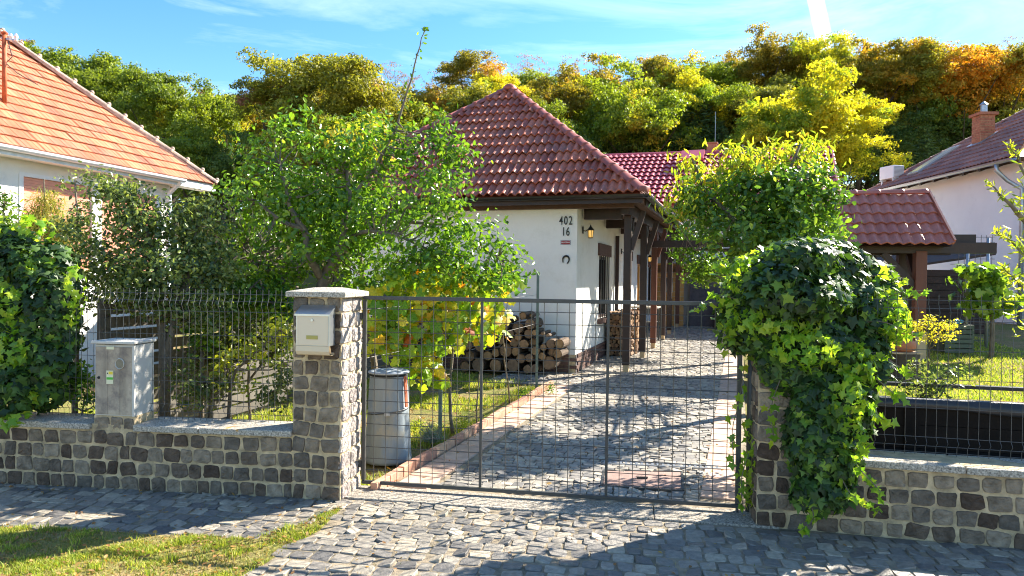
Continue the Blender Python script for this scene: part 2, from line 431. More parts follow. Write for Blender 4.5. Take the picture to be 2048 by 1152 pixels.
m_sandwall = M('sand_render', [(0.52, 0.38, 0.22)], 0.9, 5, 0.12, 0.2, 50)
m_chimney = M('chimney_brick', [(0.36, 0.13, 0.07), (0.43, 0.18, 0.10), (0.32, 0.11, 0.06)], 0.85, 14, 0.25, 0.3, 60)
m_ac = M('white_unit_casing', [(0.75, 0.75, 0.74)], 0.5, 4, 0.04, 0)
m_bluesheet = M('blue_plastic', [(0.05, 0.32, 0.55)], 0.4, 4, 0.1, 0)

# ground
def ground_mat(name, a, b2, c3, s1=0.9, s2=6, lo=0.45, hi=0.58):
    mt, nt, b = node_mat(name)
    n1 = ramp(nt, noise(nt, s1, 6, rough=0.6), [(0, 0, 0), (1, 1, 1)], [lo, hi])
    n2 = ramp(nt, noise(nt, s2, 6, rough=0.7), [(0, 0, 0), (1, 1, 1)], [0.42, 0.62])
    c = mixc(nt, n1, a, b2)
    c = mixc(nt, n2, c, c3)
    v = ramp(nt, noise(nt, 45, 5, rough=0.7), [(0.55,) * 3, (1.4,) * 3], [0.3, 0.7])
    c = mixc(nt, 1.0, c, v, 'MULTIPLY')
    nt.links.new(c, b.inputs['Base Color']); b.inputs['Roughness'].default_value = 0.95
    b.inputs['Specular IOR Level'].default_value = 0.1
    bp = nt.nodes.new('ShaderNodeBump'); bp.inputs['Strength'].default_value = 0.9; bp.inputs['Distance'].default_value = 0.03
    nt.links.new(noise(nt, 38, 6, rough=0.7), bp.inputs['Height']); nt.links.new(bp.outputs[0], b.inputs['Normal'])
    return mt
m_ground = ground_mat('garden_soil_and_grass', (0.17, 0.19, 0.045), (0.30, 0.20, 0.11), (0.22, 0.18, 0.07))
m_lawn = ground_mat('lawn_ground', (0.24, 0.24, 0.06), (0.36, 0.27, 0.13), (0.26, 0.23, 0.07), 3, 8)
m_hill = ground_mat('forest_floor', (0.07, 0.08, 0.02), (0.11, 0.08, 0.03), (0.06, 0.07, 0.02), 0.2, 1.2)
m_grass = LEAF('grass_blade', [(0.13, 0.21, 0.02), (0.25, 0.33, 0.03), (0.40, 0.42, 0.07), (0.52, 0.44, 0.16)], 0.35, 0.6, [0, 0.45, 0.75, 1])
m_grass_d = LEAF('dry_grass_blade', [(0.10, 0.13, 0.02), (0.19, 0.20, 0.04), (0.32, 0.25, 0.09), (0.30, 0.17, 0.06)], 0.3, 0.6)
m_litter = LEAF('fallen_leaf', [(0.22, 0.11, 0.04), (0.35, 0.16, 0.05), (0.45, 0.28, 0.07), (0.14, 0.07, 0.035)], 0.2, 0.7)
# leaves
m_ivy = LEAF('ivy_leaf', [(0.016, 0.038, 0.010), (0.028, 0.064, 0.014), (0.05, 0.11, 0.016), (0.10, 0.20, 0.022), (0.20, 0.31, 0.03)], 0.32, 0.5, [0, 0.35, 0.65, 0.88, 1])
m_ivy_y = LEAF('young_ivy_leaf', [(0.12, 0.26, 0.022), (0.22, 0.36, 0.03), (0.36, 0.44, 0.035)], 0.5, 0.35)
m_apple = LEAF('fruit_tree_leaf', [(0.035, 0.09, 0.012), (0.07, 0.16, 0.015), (0.13, 0.24, 0.02), (0.24, 0.35, 0.03)], 0.42, 0.25, [0, 0.4, 0.8, 1])
m_quince = LEAF('dull_shrub_leaf', [(0.04, 0.072, 0.026), (0.075, 0.115, 0.038), (0.14, 0.19, 0.06), (0.26, 0.31, 0.09)], 0.4, 0.26)
m_vine = LEAF('autumn_vine_leaf', [(0.14, 0.28, 0.02), (0.26, 0.40, 0.025), (0.46, 0.50, 0.03), (0.64, 0.50, 0.035), (0.60, 0.30, 0.03), (0.40, 0.08, 0.02)], 0.48, 0.45, [0, 0.35, 0.68, 0.9, 0.98, 1])
m_sapling = LEAF('yellowish_sapling_leaf', [(0.14, 0.22, 0.02), (0.28, 0.34, 0.03), (0.44, 0.42, 0.04)], 0.45, 0.4)
m_goldshrub = LEAF('golden_shrub_leaf', [(0.24, 0.32, 0.03), (0.46, 0.46, 0.05), (0.46, 0.34, 0.03)], 0.5, 0.5)
m_mag = LEAF('broad_garden_tree_leaf', [(0.045, 0.11, 0.02), (0.09, 0.18, 0.022), (0.17, 0.28, 0.03), (0.28, 0.38, 0.05)], 0.42, 0.28, [0, 0.4, 0.8, 1])
m_cherry = LEAF('yellowing_cherry_leaf', [(0.14, 0.24, 0.02), (0.28, 0.36, 0.03), (0.50, 0.46, 0.03), (0.55, 0.32, 0.03)], 0.5, 0.45)
m_fir = LEAF('soft_conifer_frond', [(0.12, 0.17, 0.03), (0.22, 0.25, 0.045), (0.40, 0.30, 0.06)], 0.4, 0.6)
m_lavender = LEAF('silver_lavender', [(0.16, 0.19, 0.15), (0.24, 0.27, 0.22)], 0.2, 0.7)
TREE = {
 'oak': LEAF('dark_oak_foliage', [(0.075, 0.122, 0.016), (0.142, 0.198, 0.018), (0.246, 0.293, 0.026)], 0.42, 0.55),
 'oliv': LEAF('olive_foliage', [(0.113, 0.133, 0.018), (0.208, 0.217, 0.026), (0.339, 0.311, 0.038)], 0.42, 0.55, patch=[(0.264, 0.133, 0.094), (0.415, 0.189, 0.133)], patch_scale=0.45, plo=0.62, phi=0.7),
 'green': LEAF('fresh_green_foliage', [(0.102, 0.152, 0.014), (0.189, 0.254, 0.020), (0.319, 0.362, 0.029)], 0.48, 0.55, patch=[(0.377, 0.319, 0.022), (0.522, 0.392, 0.029)], plo=0.55, phi=0.64),
 'dark': LEAF('deep_green_foliage', [(0.047, 0.085, 0.018), (0.085, 0.142, 0.026), (0.142, 0.198, 0.034)], 0.35, 0.55),
 'gold': LEAF('golden_foliage', [(0.232, 0.275, 0.022), (0.493, 0.450, 0.026), (0.620, 0.536, 0.029)], 0.5, 0.6, patch=[(0.145, 0.246, 0.022), (0.290, 0.348, 0.029)], patch_scale=0.5, plo=0.5, phi=0.58),
 'orange': LEAF('orange_foliage', [(0.203, 0.160, 0.017), (0.435, 0.246, 0.026), (0.609, 0.275, 0.029)], 0.45, 0.6, patch=[(0.160, 0.174, 0.017), (0.246, 0.232, 0.029)], plo=0.42, phi=0.56),
 'mauve': LEAF('sparse_mauve_foliage', [(0.174, 0.102, 0.080), (0.290, 0.174, 0.131), (0.377, 0.232, 0.102)], 0.3, 0.7),
 'amber': LEAF('amber_olive_foliage', [(0.109, 0.109, 0.014), (0.203, 0.181, 0.020), (0.348, 0.246, 0.026)], 0.48, 0.55, patch=[(0.522, 0.275, 0.026), (0.609, 0.348, 0.029)], plo=0.57, phi=0.67),
 'pine': LEAF('pine_needles', [(0.043, 0.087, 0.032), (0.080, 0.138, 0.043), (0.131, 0.203, 0.051)], 0.2, 0.6),
}

# ================================================================ GROUND
def grid_sheet(name, xs, ys, zf, mat, dz=0.0):
    X, Y = np.meshgrid(xs, ys)
    Z = zf(X, Y) + dz
    V = np.stack([X.ravel(), Y.ravel(), np.asarray(Z).ravel()], 1)
    nx = len(xs); ny = len(ys)
    i = np.arange((nx - 1) * (ny - 1)); r, c = i // (nx - 1), i % (nx - 1)
    a = r * nx + c
    Fc = np.stack([a, a + 1, a + nx + 1, a + nx], 1)
    return mesh_np(name, V, Fc, mat, smooth=True)
GM = (FG.o.x, FG.o.y)
ys = np.concatenate([np.arange(-40, 0, 8), np.arange(0, 14, 0.25), np.arange(14, 40, 1.0)])
xs = np.concatenate([np.arange(-140, -8, 12), np.arange(-8, 14, 0.25), np.arange(14, 160, 12)])
g = mk('ground', grid_sheet('ground', xs, ys, gz, m_ground, -0.03), kind='structure')
ysh = np.concatenate([np.arange(38.0, 90, 2.0), [90, 110, 150, 260, 500]])
xsh = np.concatenate([[-500, -260, -150], np.arange(-110, 130, 4.0), [150, 260, 500]])
def hz(x, y):
    return gz(x, y) + 0.9 * np.sin(x * 0.11) * np.cos(y * 0.13)
mk('wooded_hill', grid_sheet('wooded_hill', xsh, ysh, hz, m_hill, -0.05), kind='structure')

# street and its cobbles
street = mk('street', None, None, (0, 0, 0), kind='structure')
def poly_sheet(name, pts, mat, parent, z=0.0, kind=None, h=None):
    mb = MB(); n = len(pts)
    if h:
        V = [(p[0], p[1], z + h) for p in pts] + [(p[0], p[1], z - 0.2) for p in pts]
        mb.add(V, [tuple(range(n))] + [(k, n + k, n + (k + 1) % n, (k + 1) % n) for k in range(n)])
    else:
        mb.add([(p[0], p[1], z) for p in pts], [tuple(range(n))])
    o = mb.obj(name, mat, parent)
    if kind: o['kind'] = kind
    return o
# bedding sand sheet of the street (fence line to beyond the camera)
a0 = FL.w((-12, -0.0, 0)); a1 = FL.w((0, 0.0, 0)); a2 = FPL.w((0.45, 0.25, 0)); a3 = FPR.w((-0.02, 0.1, 0)); a4 = FR_.w((0, 0.05, 0)); a5 = FR_.w((12, 0.05, 0))
poly_sheet('bedding_sand', [a0, (-14, -8), (14, -8), a5, a4, a3, a2, a1], m_joint, street, 0.003)

def rect_outline(r, jit=0.024, ch=0.12):
    """outline of a roughly hewn block: chamfered corners, uneven sides; unit size"""
    P = []
    cs = [(-.5, -.5), (.5, -.5), (.5, .5), (-.5, .5)]
    cs = [(x + r.normal(0, jit), y + r.normal(0, jit)) for x, y in cs]
    for k in range(4):
        a = np.array(cs[k]); b = np.array(cs[(k + 1) % 4])
        c1 = r.uniform(0.3, 1.3) * ch; c2 = 1 - r.uniform(0.3, 1.3) * ch
        nrm = np.array([(b - a)[1], -(b - a)[0]])
        for t in (c1, r.uniform(0.4, 0.6), c2):
            q = a + (b - a) * t + nrm * (r.normal(0, jit * 0.5) + (0.012 if 0.3 < t < 0.7 else 0))
            P.append(q)
    return np.array(P)
def cob_mesh(k):
    """rough flat-topped sett, unit footprint, thickness in real metres"""
    r = np.random.default_rng(100 + k)
    o = rect_outline(r); n = len(o)
    tilt = r.normal(0, 0.012, 2)
    V = []
    for (k2, z) in ((1.0, -0.03), (1.0, 0.004), (0.955, 0.010), (0.6, 0.0105)):
        for i in range(n):
            q = o[i] * k2
            V.append((q[0], q[1], z + ((tilt[0] * q[0] + tilt[1] * q[1]) + r.normal(0, 0.0005) if z > 0 else 0)))
    V.append((0, 0, 0.0108))
    Fs = [(q * n + i, q * n + (i + 1) % n, (q + 1) * n + (i + 1) % n, (q + 1) * n + i) for q in range(3) for i in range(n)]
    Fs += [(3 * n + i, 3 * n + (i + 1) % n, 4 * n) for i in range(n)]
    return V, Fs
COBV = [cob_mesh(k) for k in range(12)]
def place_field(items, frame, mat, parent, name='cobble', nmax=300, zf=None, visible_margin=60, tag='cobble'):
    """items: (x,y,w,l,rot) in frame; the ones showing largest become objects, the rest one joined mesh"""
    mats = [mesh_np('%s_shape' % tag, v, f, mat, np.full(len(f), 0.0), smooth=False) for v, f in COBV]
    for me in mats:
        me.polygons.foreach_set('use_smooth', np.zeros(len(me.polygons), bool))
    sc = []
    for it in items:
        p = frame.w((it[0], it[1], 0))
        q = proj((p.x, p.y, float(gz(p.x, p.y))))
        vis = -visible_margin < q[0] < 2048 + visible_margin and q[1] < 1152 + visible_margin and q[2] > 0
        sc.append((0 if vis else 1, q[2], it, p))
    sc.sort(key=lambda t: (t[0], t[1]))
    par_inv = parent.location.copy() if parent else Vector((0, 0, 0))
    VV = []; FF = []; RR = []; off = 0
    for i, (v, d, it, p) in enumerate(sc):
        k = random.randrange(len(COBV))
        z = float(gz(p.x, p.y)) if zf is None else zf(p)
        flip = random.choice((0, math.pi))
        if i < nmax and v == 0:
            mk(name, mats[k], parent, Vector((p.x, p.y, z)) - par_inv, (0, 0, frame.rz + it[4] + flip), (it[2], it[3], 1))
        else:
            V = np.array(COBV[k][0]); 
            a = frame.rz + it[4] + flip
            x = V[:, 0] * it[2]; y = V[:, 1] * it[3]
            X = x * math.cos(a) - y * math.sin(a) + p.x - par_inv.x; Y = x * math.sin(a) + y * math.cos(a) + p.y - par_inv.y
            VV.append(np.stack([X, Y, V[:, 2] + z - par_inv.z], 1)); fs = COBV[k][1]
            FF += [tuple(j + off for j in f) for f in fs]; off += len(V)
            RR += [random.random()] * len(fs)
    if VV:
        me = mesh_np(name + '_field', np.concatenate(VV), FF, mat, RR, smooth=False)
        mk(name + '_field', me, parent, kind='stuff')

# boundaries traced on the photograph, turned into ground points
gA = [gnd(-60, 1048), gnd(150, 1060), gnd(330, 1072), gnd(505, 1078), gnd(600, 1050), gnd(690, 1012), gnd(640, 1062), gnd(570, 1102), gnd(500, 1150), gnd(455, 1190), gnd(380, 1320), gnd(-400, 1320)]
def inside(poly, x, y):
    c = False; n = len(poly)
    for i in range(n):
        x1, y1 = poly[i][0], poly[i][1]; x2, y2 = poly[(i + 1) % n][0], poly[(i + 1) % n][1]
        if (y1 > y) != (y2 > y) and x < (x2 - x1) * (y - y1) / (y2 - y1) + x1: c = not c
    return c
items = []
row = 0
y = -0.31
while y > -3.6:
    h = random.uniform(0.108, 0.128)
    x = -7.5 + random.uniform(0, 0.15)
    while x < 6.5:
        w = random.uniform(0.10, 0.155)
        yy = y - h / 2 + 0.02 * math.sin(x * 1.3 + row)
        p = FG.w((x + w / 2, yy, 0))
        left = p.x < -1.7
        ok = not inside(gA, p.x, p.y)
        if ok and not (left and y > -0.45 and False):
            items.append((x + w / 2, yy, w - 0.016, h - 0.014, random.gauss(0, 0.025)))
        x += w
    y -= h; row += 1
# side strip in front of the left wall and in front of the right wall (above the first row)
def strip(frame, x0, x1, ylo, rows):
    yy = ylo
    for r_ in range(rows):
        h = random.uniform(0.108, 0.125)
        x = x0 + random.uniform(0, 0.1)
        while x < x1:
            w = random.uniform(0.12, 0.18)
            p = frame.w((x + w / 2, yy - h / 2, 0)); q = FG.l(p)
            if q.y > -0.27 and (q.x < -0.1 or q.x > 3.2) and not inside(gA, p.x, p.y):
                items.append((q.x, q.y, w - 0.016, h - 0.014, random.gauss(0, 0.03)))
            x += w
        yy -= h
strip(FL, -6.5, 0.42, -0.05, 6)
strip(FR_, -0.3, 5.0, -0.04, 5)
place_field(items, FG, m_cobble, street, 'cobble', 300)
# the concrete threshold under the gate, in two slabs
thr = mk('gate_threshold', None, None, FG.w((0, 0, 0)), (0, 0, FG.rz), kind='structure')
for (x0, x1) in ((-0.10, 2.43), (2.436, 3.33)):
    mb = MB(); mb.box(((x0 + x1) / 2, -0.12, -0.08), (x1 - x0, 0.34, 0.20))
    bevel(mb.obj('threshold_slab', m_threshold, thr), 0.008)

# ---------------------------------------------------------------- driveway (in the house frame)
def gzh(u, v, dz=0):
    p = FH.w((u, v, 0)); return float(gz(p.x, p.y)) + dz
drive = mk('driveway', None, None, (0, 0, 0), kind='structure')
mbd = MB()
vs = np.arange(-7.9, 22, 0.5)
for v0, v1 in zip(vs[:-1], vs[1:]):
    q = []
    for (u, v) in ((-0.10, v0), (2.95, v0), (2.95, v1), (-0.10, v1)):
        p = FH.w((u, v, 0)); q.append((p.x, p.y, float(gz(p.x, p.y)) - 0.004))
    mbd.poly(q, 0.3)
mbd.obj('bedding_sand', m_joint, drive)
items = []
def drive_y0(u):      # start of paving just behind the gate line
    p = FG.w((0, 0.05, 0))
    # line of gate in house coordinates
    a = FH.l(FG.w((-1, 0.06, 0))); b = FH.l(FG.w((5, 0.06, 0)))
    return a.y + (b.y - a.y) * (u - a.x) / (b.x - a.x)
man = [FH.l(gnd(*q)) for q in ((1208, 942), (1363, 945), (1366, 985), (1204, 975))]
v = -8.0
while v < 16:
    h = random.uniform(0.085, 0.10)
    u = 0.36 + random.uniform(0, 0.06)
    while u < 2.52:
        w = random.uniform(0.095, 0.135)
        uc = u + w / 2; vc = v + h / 2
        if vc > drive_y0(uc) + 0.12 and not inside([(a.x, a.y) for a in man], uc, vc) and uc < 2.6:
            items.append((uc, vc, w - 0.009, h - 0.008, random.gauss(0, 0.02)))
        u += w
    v += h
# porch paving beside the house
v = -1.5
while v < 13:
    u = -0.02 if v > 0 else -1.2
    while u < 0.34:
        w = random.uniform(0.13, 0.17)
        if not (v < 0.05 and u < -0.0 and v > -0.1):
            items.append((u + w / 2, v + 0.08, w - 0.012, 0.145, random.gauss(0, 0.02)))
        u += w
    v += 0.16
place_field(items, FH, m_cobble_drive, drive, 'cobble', 300)
# pink slab bands on both sides, kerb bricks along the garden
for (u0, u1, va, vb, st) in ((0.02, 0.33, -7.6, -1.55, 0.30), (2.56, 2.86, -7.9, 3.5, 0.30)):
    v = va
    while v < vb:
        um = (u0 + u1) / 2
        if v > drive_y0(um) + 0.2:
            mb = MB(); mb.box((0, 0, 0), (u1 - u0 - 0.008, st - 0.008, 0.05))
            p = FH.w((um + random.gauss(0, 0.004), v, 0))
            bevel(mb.obj('paving_slab', m_pinkslab, drive, loc=(p.x, p.y, gzh(um, v) - 0.012), rot=(random.gauss(0, 0.01), random.gauss(0, 0.01), FH.rz + random.gauss(0, 0.01))), 0.005)
        v += st
v = -7.25
kb = MB().box((0, 0, 0), (0.062, 0.236, 0.16)).mesh('kerb_brick', m_edge)
while v < -1.5:
    p = FH.w((-0.045, v, 0))
    bevel(mk('kerb_brick', kb, drive, (p.x, p.y, gzh(0, v) + 0.0 + random.gauss(0, 0.006)), (random.gauss(0, 0.02), random.gauss(0, 0.02), FH.rz + random.gauss(0, 0.02))), 0.006)
    v += 0.245
# the bit of kerb turning towards the house
# manhole cover and drain channel
manh = thing('manhole_cover', 'pinkish rectangular steel plate set in the driveway cobbles behind the gate', 'manhole cover')
mm = [gnd(*q) for q in ((1210, 943), (1362, 946), (1364, 984), (1206, 974))]
c0 = sum((Vector(q) for q in mm), Vector()) / 4
manh.location = (c0.x, c0.y, c0.z)
mb = MB(); V = [(q.x - c0.x, q.y - c0.y, 0.012) for q in mm] + [(q.x - c0.x, q.y - c0.y, -0.05) for q in mm]
mb.add(V, [(0, 1, 2, 3)] + [(k, 4 + k, 4 + (k + 1) % 4, (k + 1) % 4) for k in range(4)])
m_manh = M('pinkish_cast_plate', [(0.27, 0.17, 0.14)], 0.7, 9, 0.35, 0.3, 60)
bevel(mb.obj('cover_plate', m_manh, manh), 0.004)
fr = MB()
for k in range(4):
    a = Vector(V[k]); b_ = Vector(V[(k + 1) % 4]); cc = Vector((0, 0, 0.0))
    a2 = a * 1.03; b2 = b_ * 1.03
    a2.z = b2.z = 0.008
    fr.bar(a2, b2, 0.02, 0.02)
fr.obj('steel_frame', m_iron, manh)
MB().box((0, 0.02, 0.022), (0.10, 0.018, 0.014)).obj('handle', m_iron, manh)
d0 = gnd(1205, 926); d1 = gnd(1440, 938)
drain = thing('drain_channel', 'narrow slotted drain channel across the driveway cobbles behind the manhole plate', 'drain', ((d0.x + d1.x) / 2, (d0.y + d1.y) / 2, (d0.z + d1.z) / 2), math.atan2(d1.y - d0.y, d1.x - d0.x))
DL = (d1 - d0).length
n = 22
mb = MB(); mb.box((0, -0.05, 0.004), (DL, 0.018, 0.03)); mb.box((0, 0.05, 0.004), (DL, 0.018, 0.03)); mb.obj('channel_edge', m_zinc, drain)
mb = MB(); mb.box((0, 0, -0.006), (DL, 0.085, 0.012)); mb.obj('channel_bed', m_dark, drain)
cb = MB().box((0, 0, 0.006), (DL / n * 0.45, 0.082, 0.016)).mesh('crossbar', m_zinc)
for k in range(n):
    mk('crossbar', cb, drain, (-DL / 2 + DL / n * (k + 0.5), 0, 0))

# ================================================================ STONE WALLS
def stone_mesh(k, mat=None):
    r = np.random.default_rng(300 + k)
    o = rect_outline(r, 0.045, 0.14); n = len(o)
    V = []
    for (q, y) in ((1.0, 0.02), (1.0, 0.0), (0.93, -0.010), (0.55, -0.013)):
        for i in range(n):
            V.append((o[i][0] * q, y + (r.normal(0, 0.003) if y < 0 else 0), o[i][1] * q))
    V.append((0, -0.013 + r.normal(0, 0.004), 0))
    Fs = [(q * n + i, q * n + (i + 1) % n, (q + 1) * n + (i + 1) % n, (q + 1) * n + i) for q in range(3) for i in range(n)]
    Fs += [(3 * n + i, 3 * n + (i + 1) % n, 4 * n) for i in range(n)]
    return mesh_np('stone', V, Fs, mat or m_wallstone, np.zeros(len(Fs)), smooth=False)
STM = [stone_mesh(k) for k in range(14)]
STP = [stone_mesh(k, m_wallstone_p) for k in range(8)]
def stones(parent, o, rz, W, z0, z1, pitch, wlo=0.10, whi=0.165, skip=None, joint=0.015, pool=None):
    """stones on a vertical face starting at local o, running along local direction rz, facing -y of that direction"""
    nrow = max(1, round((z1 - z0) / pitch)); ph = (z1 - z0) / nrow
    dx = Vector((math.cos(rz), math.sin(rz), 0))
    for r_ in range(nrow):
        ws = []
        x = 0
        while x < W - 0.04:
            w = random.uniform(wlo, whi)
            if W - x - w < 0.07: w = W - x
            ws.append((x, w)); x += w
        for (x, w) in ws:
            if skip and skip(x + w / 2, z0 + ph * (r_ + 0.5)): continue
            p = Vector(o) + dx * (x + w / 2)
            hh = ph - joint * random.uniform(0.7, 1.5)
            mk('stone', random.choice(pool or STM), parent, (p.x, p.y, z0 + ph * (r_ + 0.5) + random.gauss(0, 0.003)), (0, random.choice((0, math.pi)) + random.gauss(0, 0.03), rz), (w - joint * random.uniform(0.7, 1.4), random.uniform(0.8, 1.2), hh))
def cap_slab(parent, x0, x1, y0, y1, z0, th, name='cap_slab'):
    mb = MB(); mb.box((0, 0, 0), (x1 - x0, y1 - y0, th))
    o = mb.obj(name, m_cap, parent, loc=((x0 + x1) / 2, (y0 + y1) / 2, z0 + th / 2), rot=(random.gauss(0, 0.004), random.gauss(0, 0.003), 0))
    return bevel(o, 0.008)
# left wall
lw = thing('stone_wall', 'low grey stone wall with pale mortar under the mesh fence, carrying the meter box', 'wall', FL.o, FL.rz)
MB().box((-3.0, 0.15, 0.25), (6.0, 0.30, 0.60)).obj('mortar', m_mortar, lw)
MX0 = FL.hit(187, 822, 0).x; MX1 = FL.hit(268, 824, 0).x
stones(lw, (-5.0, 0, 0), 0, 5.0, 0.0, 0.495, 0.122)
edges = [(-5.6, -4.2), (-4.19, FL.hit(75, 840).x + 0.0), (FL.hit(75, 840).x + 0.01, MX0 - 0.012), (MX1 + 0.012, (MX1 + 0) / 2 + 0.0), ((MX1) / 2 + 0.008, -0.004)]
edges = [(-5.6, -4.4), (-4.392, MX0 - 0.012), (MX1 + 0.012, -0.80), (-0.792, -0.004)]
for a, b_ in edges:
    cap_slab(lw, a, b_, -0.035, 0.34, 0.505, 0.05)
mb = MB(); mb.box(((MX0 + MX1) / 2, 0.14, 0.56), (MX1 - MX0, 0.26, 0.12)); mb.obj('meter_base', m_mortar, lw)
stones(lw, (MX0, 0.01, 0), 0, MX1 - MX0, 0.50, 0.615, 0.115)
# pillars
def pillar(label, frame, gate_side, W=0.41, H=1.64):
    t = thing('stone_pillar', label, 'pillar', frame.o, frame.rz)
    MB().box((W / 2, W / 2, H / 2 - 0.05), (W, W, H + 0.1)).obj('mortar', m_mortar, t)
    stones(t, (0, 0, 0), 0, W, 0.0, H, 0.128, 0.09, 0.155)
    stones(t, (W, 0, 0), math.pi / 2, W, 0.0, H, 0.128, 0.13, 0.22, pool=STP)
    stones(t, (0, W, 0), -math.pi / 2, W, 0.0, H, 0.128, 0.13, 0.22)
    mb = MB(); a = -0.05; b_ = W + 0.05; z = H
    V = [(a, a, z), (b_, a, z), (b_, b_, z), (a, b_, z), (a, a, z + 0.042), (b_, a, z + 0.042), (b_, b_, z + 0.042), (a, b_, z + 0.042)]
    c1 = 0.17
    V += [(a + c1, a + c1, z + 0.075), (b_ - c1, a + c1, z + 0.075), (b_ - c1, b_ - c1, z + 0.075), (a + c1, b_ - c1, z + 0.075)]
    mb.add(V, [(3, 2, 1, 0), (0, 1, 5, 4), (1, 2, 6, 5), (2, 3, 7, 6), (3, 0, 4, 7), (4, 5, 9, 8), (5, 6, 10, 9), (6, 7, 11, 10), (7, 4, 8, 11), (8, 9, 10, 11)])
    bevel(mb.obj('cap_slab', m_cap, t), 0.006)
    return t
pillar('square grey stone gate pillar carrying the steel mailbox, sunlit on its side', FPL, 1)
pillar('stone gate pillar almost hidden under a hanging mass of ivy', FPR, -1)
# right wall
rw = thing('stone_wall', 'low grey stone wall beyond the ivy with the black planter behind it', 'wall', FR_.o, FR_.rz)
MB().box((2.5, 0.15, 0.25), (5.0, 0.30, 0.60)).obj('mortar', m_mortar, rw)
stones(rw, (0, 0, 0), 0, 3.2, 0.0, 0.49, 0.123, 0.125, 0.175, joint=0.019)
for a, b_ in ((0.0, 0.95), (0.958, 1.95), (1.958, 3.6)):
    cap_slab(rw, a, b_, -0.035, 0.34, 0.50, 0.05)

# ================================================================ MESH FENCES
def fence(frame, x0, x1, yy, z0, z1, step, label, posts, group='wire mesh fence panels'):
    t = thing('mesh_fence', label, 'fence', frame.w(((x0 + x1) / 2, yy, z0)), frame.rz)
    c = (x0 + x1) / 2
    H = z1 - z0
    # vertical wire with the two pressed folds
    pts = [(0, 0, -0.02), (0, 0, 0.04), (0, -0.03, 0.075), (0, 0, 0.11), (0, 0, H - 0.19), (0, -0.03, H - 0.13), (0, 0, H - 0.07), (0, 0, H)]
    vm = MB().tube(pts, 0.0021, 5).mesh('wire', m_wire)
    n = int((x1 - x0) / step)
    for k in range(n + 1):
        mk('wire', vm, t, (x0 - c + k * step, 0, 0), (random.gauss(0, 0.003), random.gauss(0, 0.003), 0))
    hm = MB().tube([(x0 - c, 0.006, 0), (x1 - c, 0.006, 0)], 0.0024, 5).mesh('wire', m_wire)
    zs = [0.0, 0.045, 0.11] + [0.11 + (H - 0.19 - 0.11) * k / 4 for k in range(1, 5)] + [H - 0.10, H - 0.04]
    for z in zs:
        mk('wire', hm, t, (0, 0, z))
    for px in posts:
        MB().box((px - c, 0.03, H / 2 - 0.05), (0.045, 0.045, H + 0.12)).obj('post', m_wire, t)
    return t
fence(FL, -5.2, -0.03, 0.2, 0.585, 1.685, 0.055, 'grey wire mesh fence panel on the wall left of the mailbox pillar', [-5.1, -2.62, -0.06])
fence(FR_, 0.02, 4.2, 0.2, 0.585, 1.73, 0.068, 'grey wire mesh fence panel on the wall in front of the black planter', [0.05, 2.55])

# ================================================================ GATE
gt = thing('metal_gate', 'closed black metal driveway gate filled with a square wire grid', 'gate', FG.o, FG.rz)
GW = 3.09; GZ0, GZ1 = 0.05, 1.645
def gbar(name, c, d): return bevel(MB().box(c, d).obj(name, m_iron, gt), 0.003, 1)
gbar('frame_bar', (GW / 2, 0, GZ1 - 0.015), (GW, 0.032, 0.032))
gbar('frame_bar', (GW / 2, 0, GZ0 + 0.014), (GW, 0.032, 0.028))
gbar('frame_bar', (0.015, 0, (GZ0 + GZ1) / 2), (0.03, 0.034, GZ1 - GZ0 - 0.066))
gbar('frame_bar', (GW - 0.018, 0, (GZ0 + GZ1) / 2), (0.036, 0.034, GZ1 - GZ0 - 0.066))
for x in (1.03, 2.06):
    gbar('frame_bar', (x, -0.002, (GZ0 + GZ1) / 2), (0.022, 0.02, GZ1 - GZ0 - 0.064))
wv = MB().tube([(0, 0, GZ0 + 0.03), (0, 0, GZ1 - 0.03)], 0.0032, 5).mesh('wire', m_iron)
wh = MB().tube([(0.03, 0.0, 0), (GW - 0.03, 0.0, 0)], 0.0032, 5).mesh('wire', m_iron)
for k in range(1, 30):
    if k in (10, 20): continue
    mk('wire', wv, gt, (k * 0.103, 0.004, 0), (random.gauss(0, 0.001), random.gauss(0, 0.001), 0))
for k in range(1, 16):
    mk('wire', wh, gt, (0, 0.011, GZ0 + 0.02 + k * (GZ1 - GZ0 - 0.03) / 16), (0, random.gauss(0, 0.0007), 0))
# hinges on the left pillar
for z in (GZ1 - 0.17, GZ0 + 0.17):
    mb = MB(); mb.box((-0.025, 0.0, z), (0.05, 0.05, 0.055)); mb.box((-0.085, 0.0, z - 0.055 * (1 if z < 1 else 0.9)), (0.09, 0.03, 0.065)); mb.tube([(-0.045, 0, z - 0.06), (-0.045, 0, z + 0.04)], 0.014, 8)
    mb.obj('hinge', m_iron, gt)
mb = MB(); mb.tube([(GW - 0.02, 0, GZ0 - 0.05), (GW - 0.02, 0, GZ0 + 0.01)], 0.012, 8); mb.obj('drop_bolt', m_iron, gt)
gp = thing('gate_post', 'round black steel post between the gate and the ivy covered pillar', 'post', FG.w((GW + 0.075, 0.03, 0)), FG.rz)
MB().tube([(0, 0, -0.05), (0, 0, 1.60)], 0.03, 14).obj('post_pipe', m_iron, gp, smooth=True)
mb = MB(); mb.tube([(0, 0, 1.60), (0, 0, 1.615)], 0.033, 14); mb.obj('post_cap', m_iron, gp)
MB().box((-0.02, 0, 1.07), (0.05, 0.05, 0.02)).obj('latch_plate', m_iron, gp)

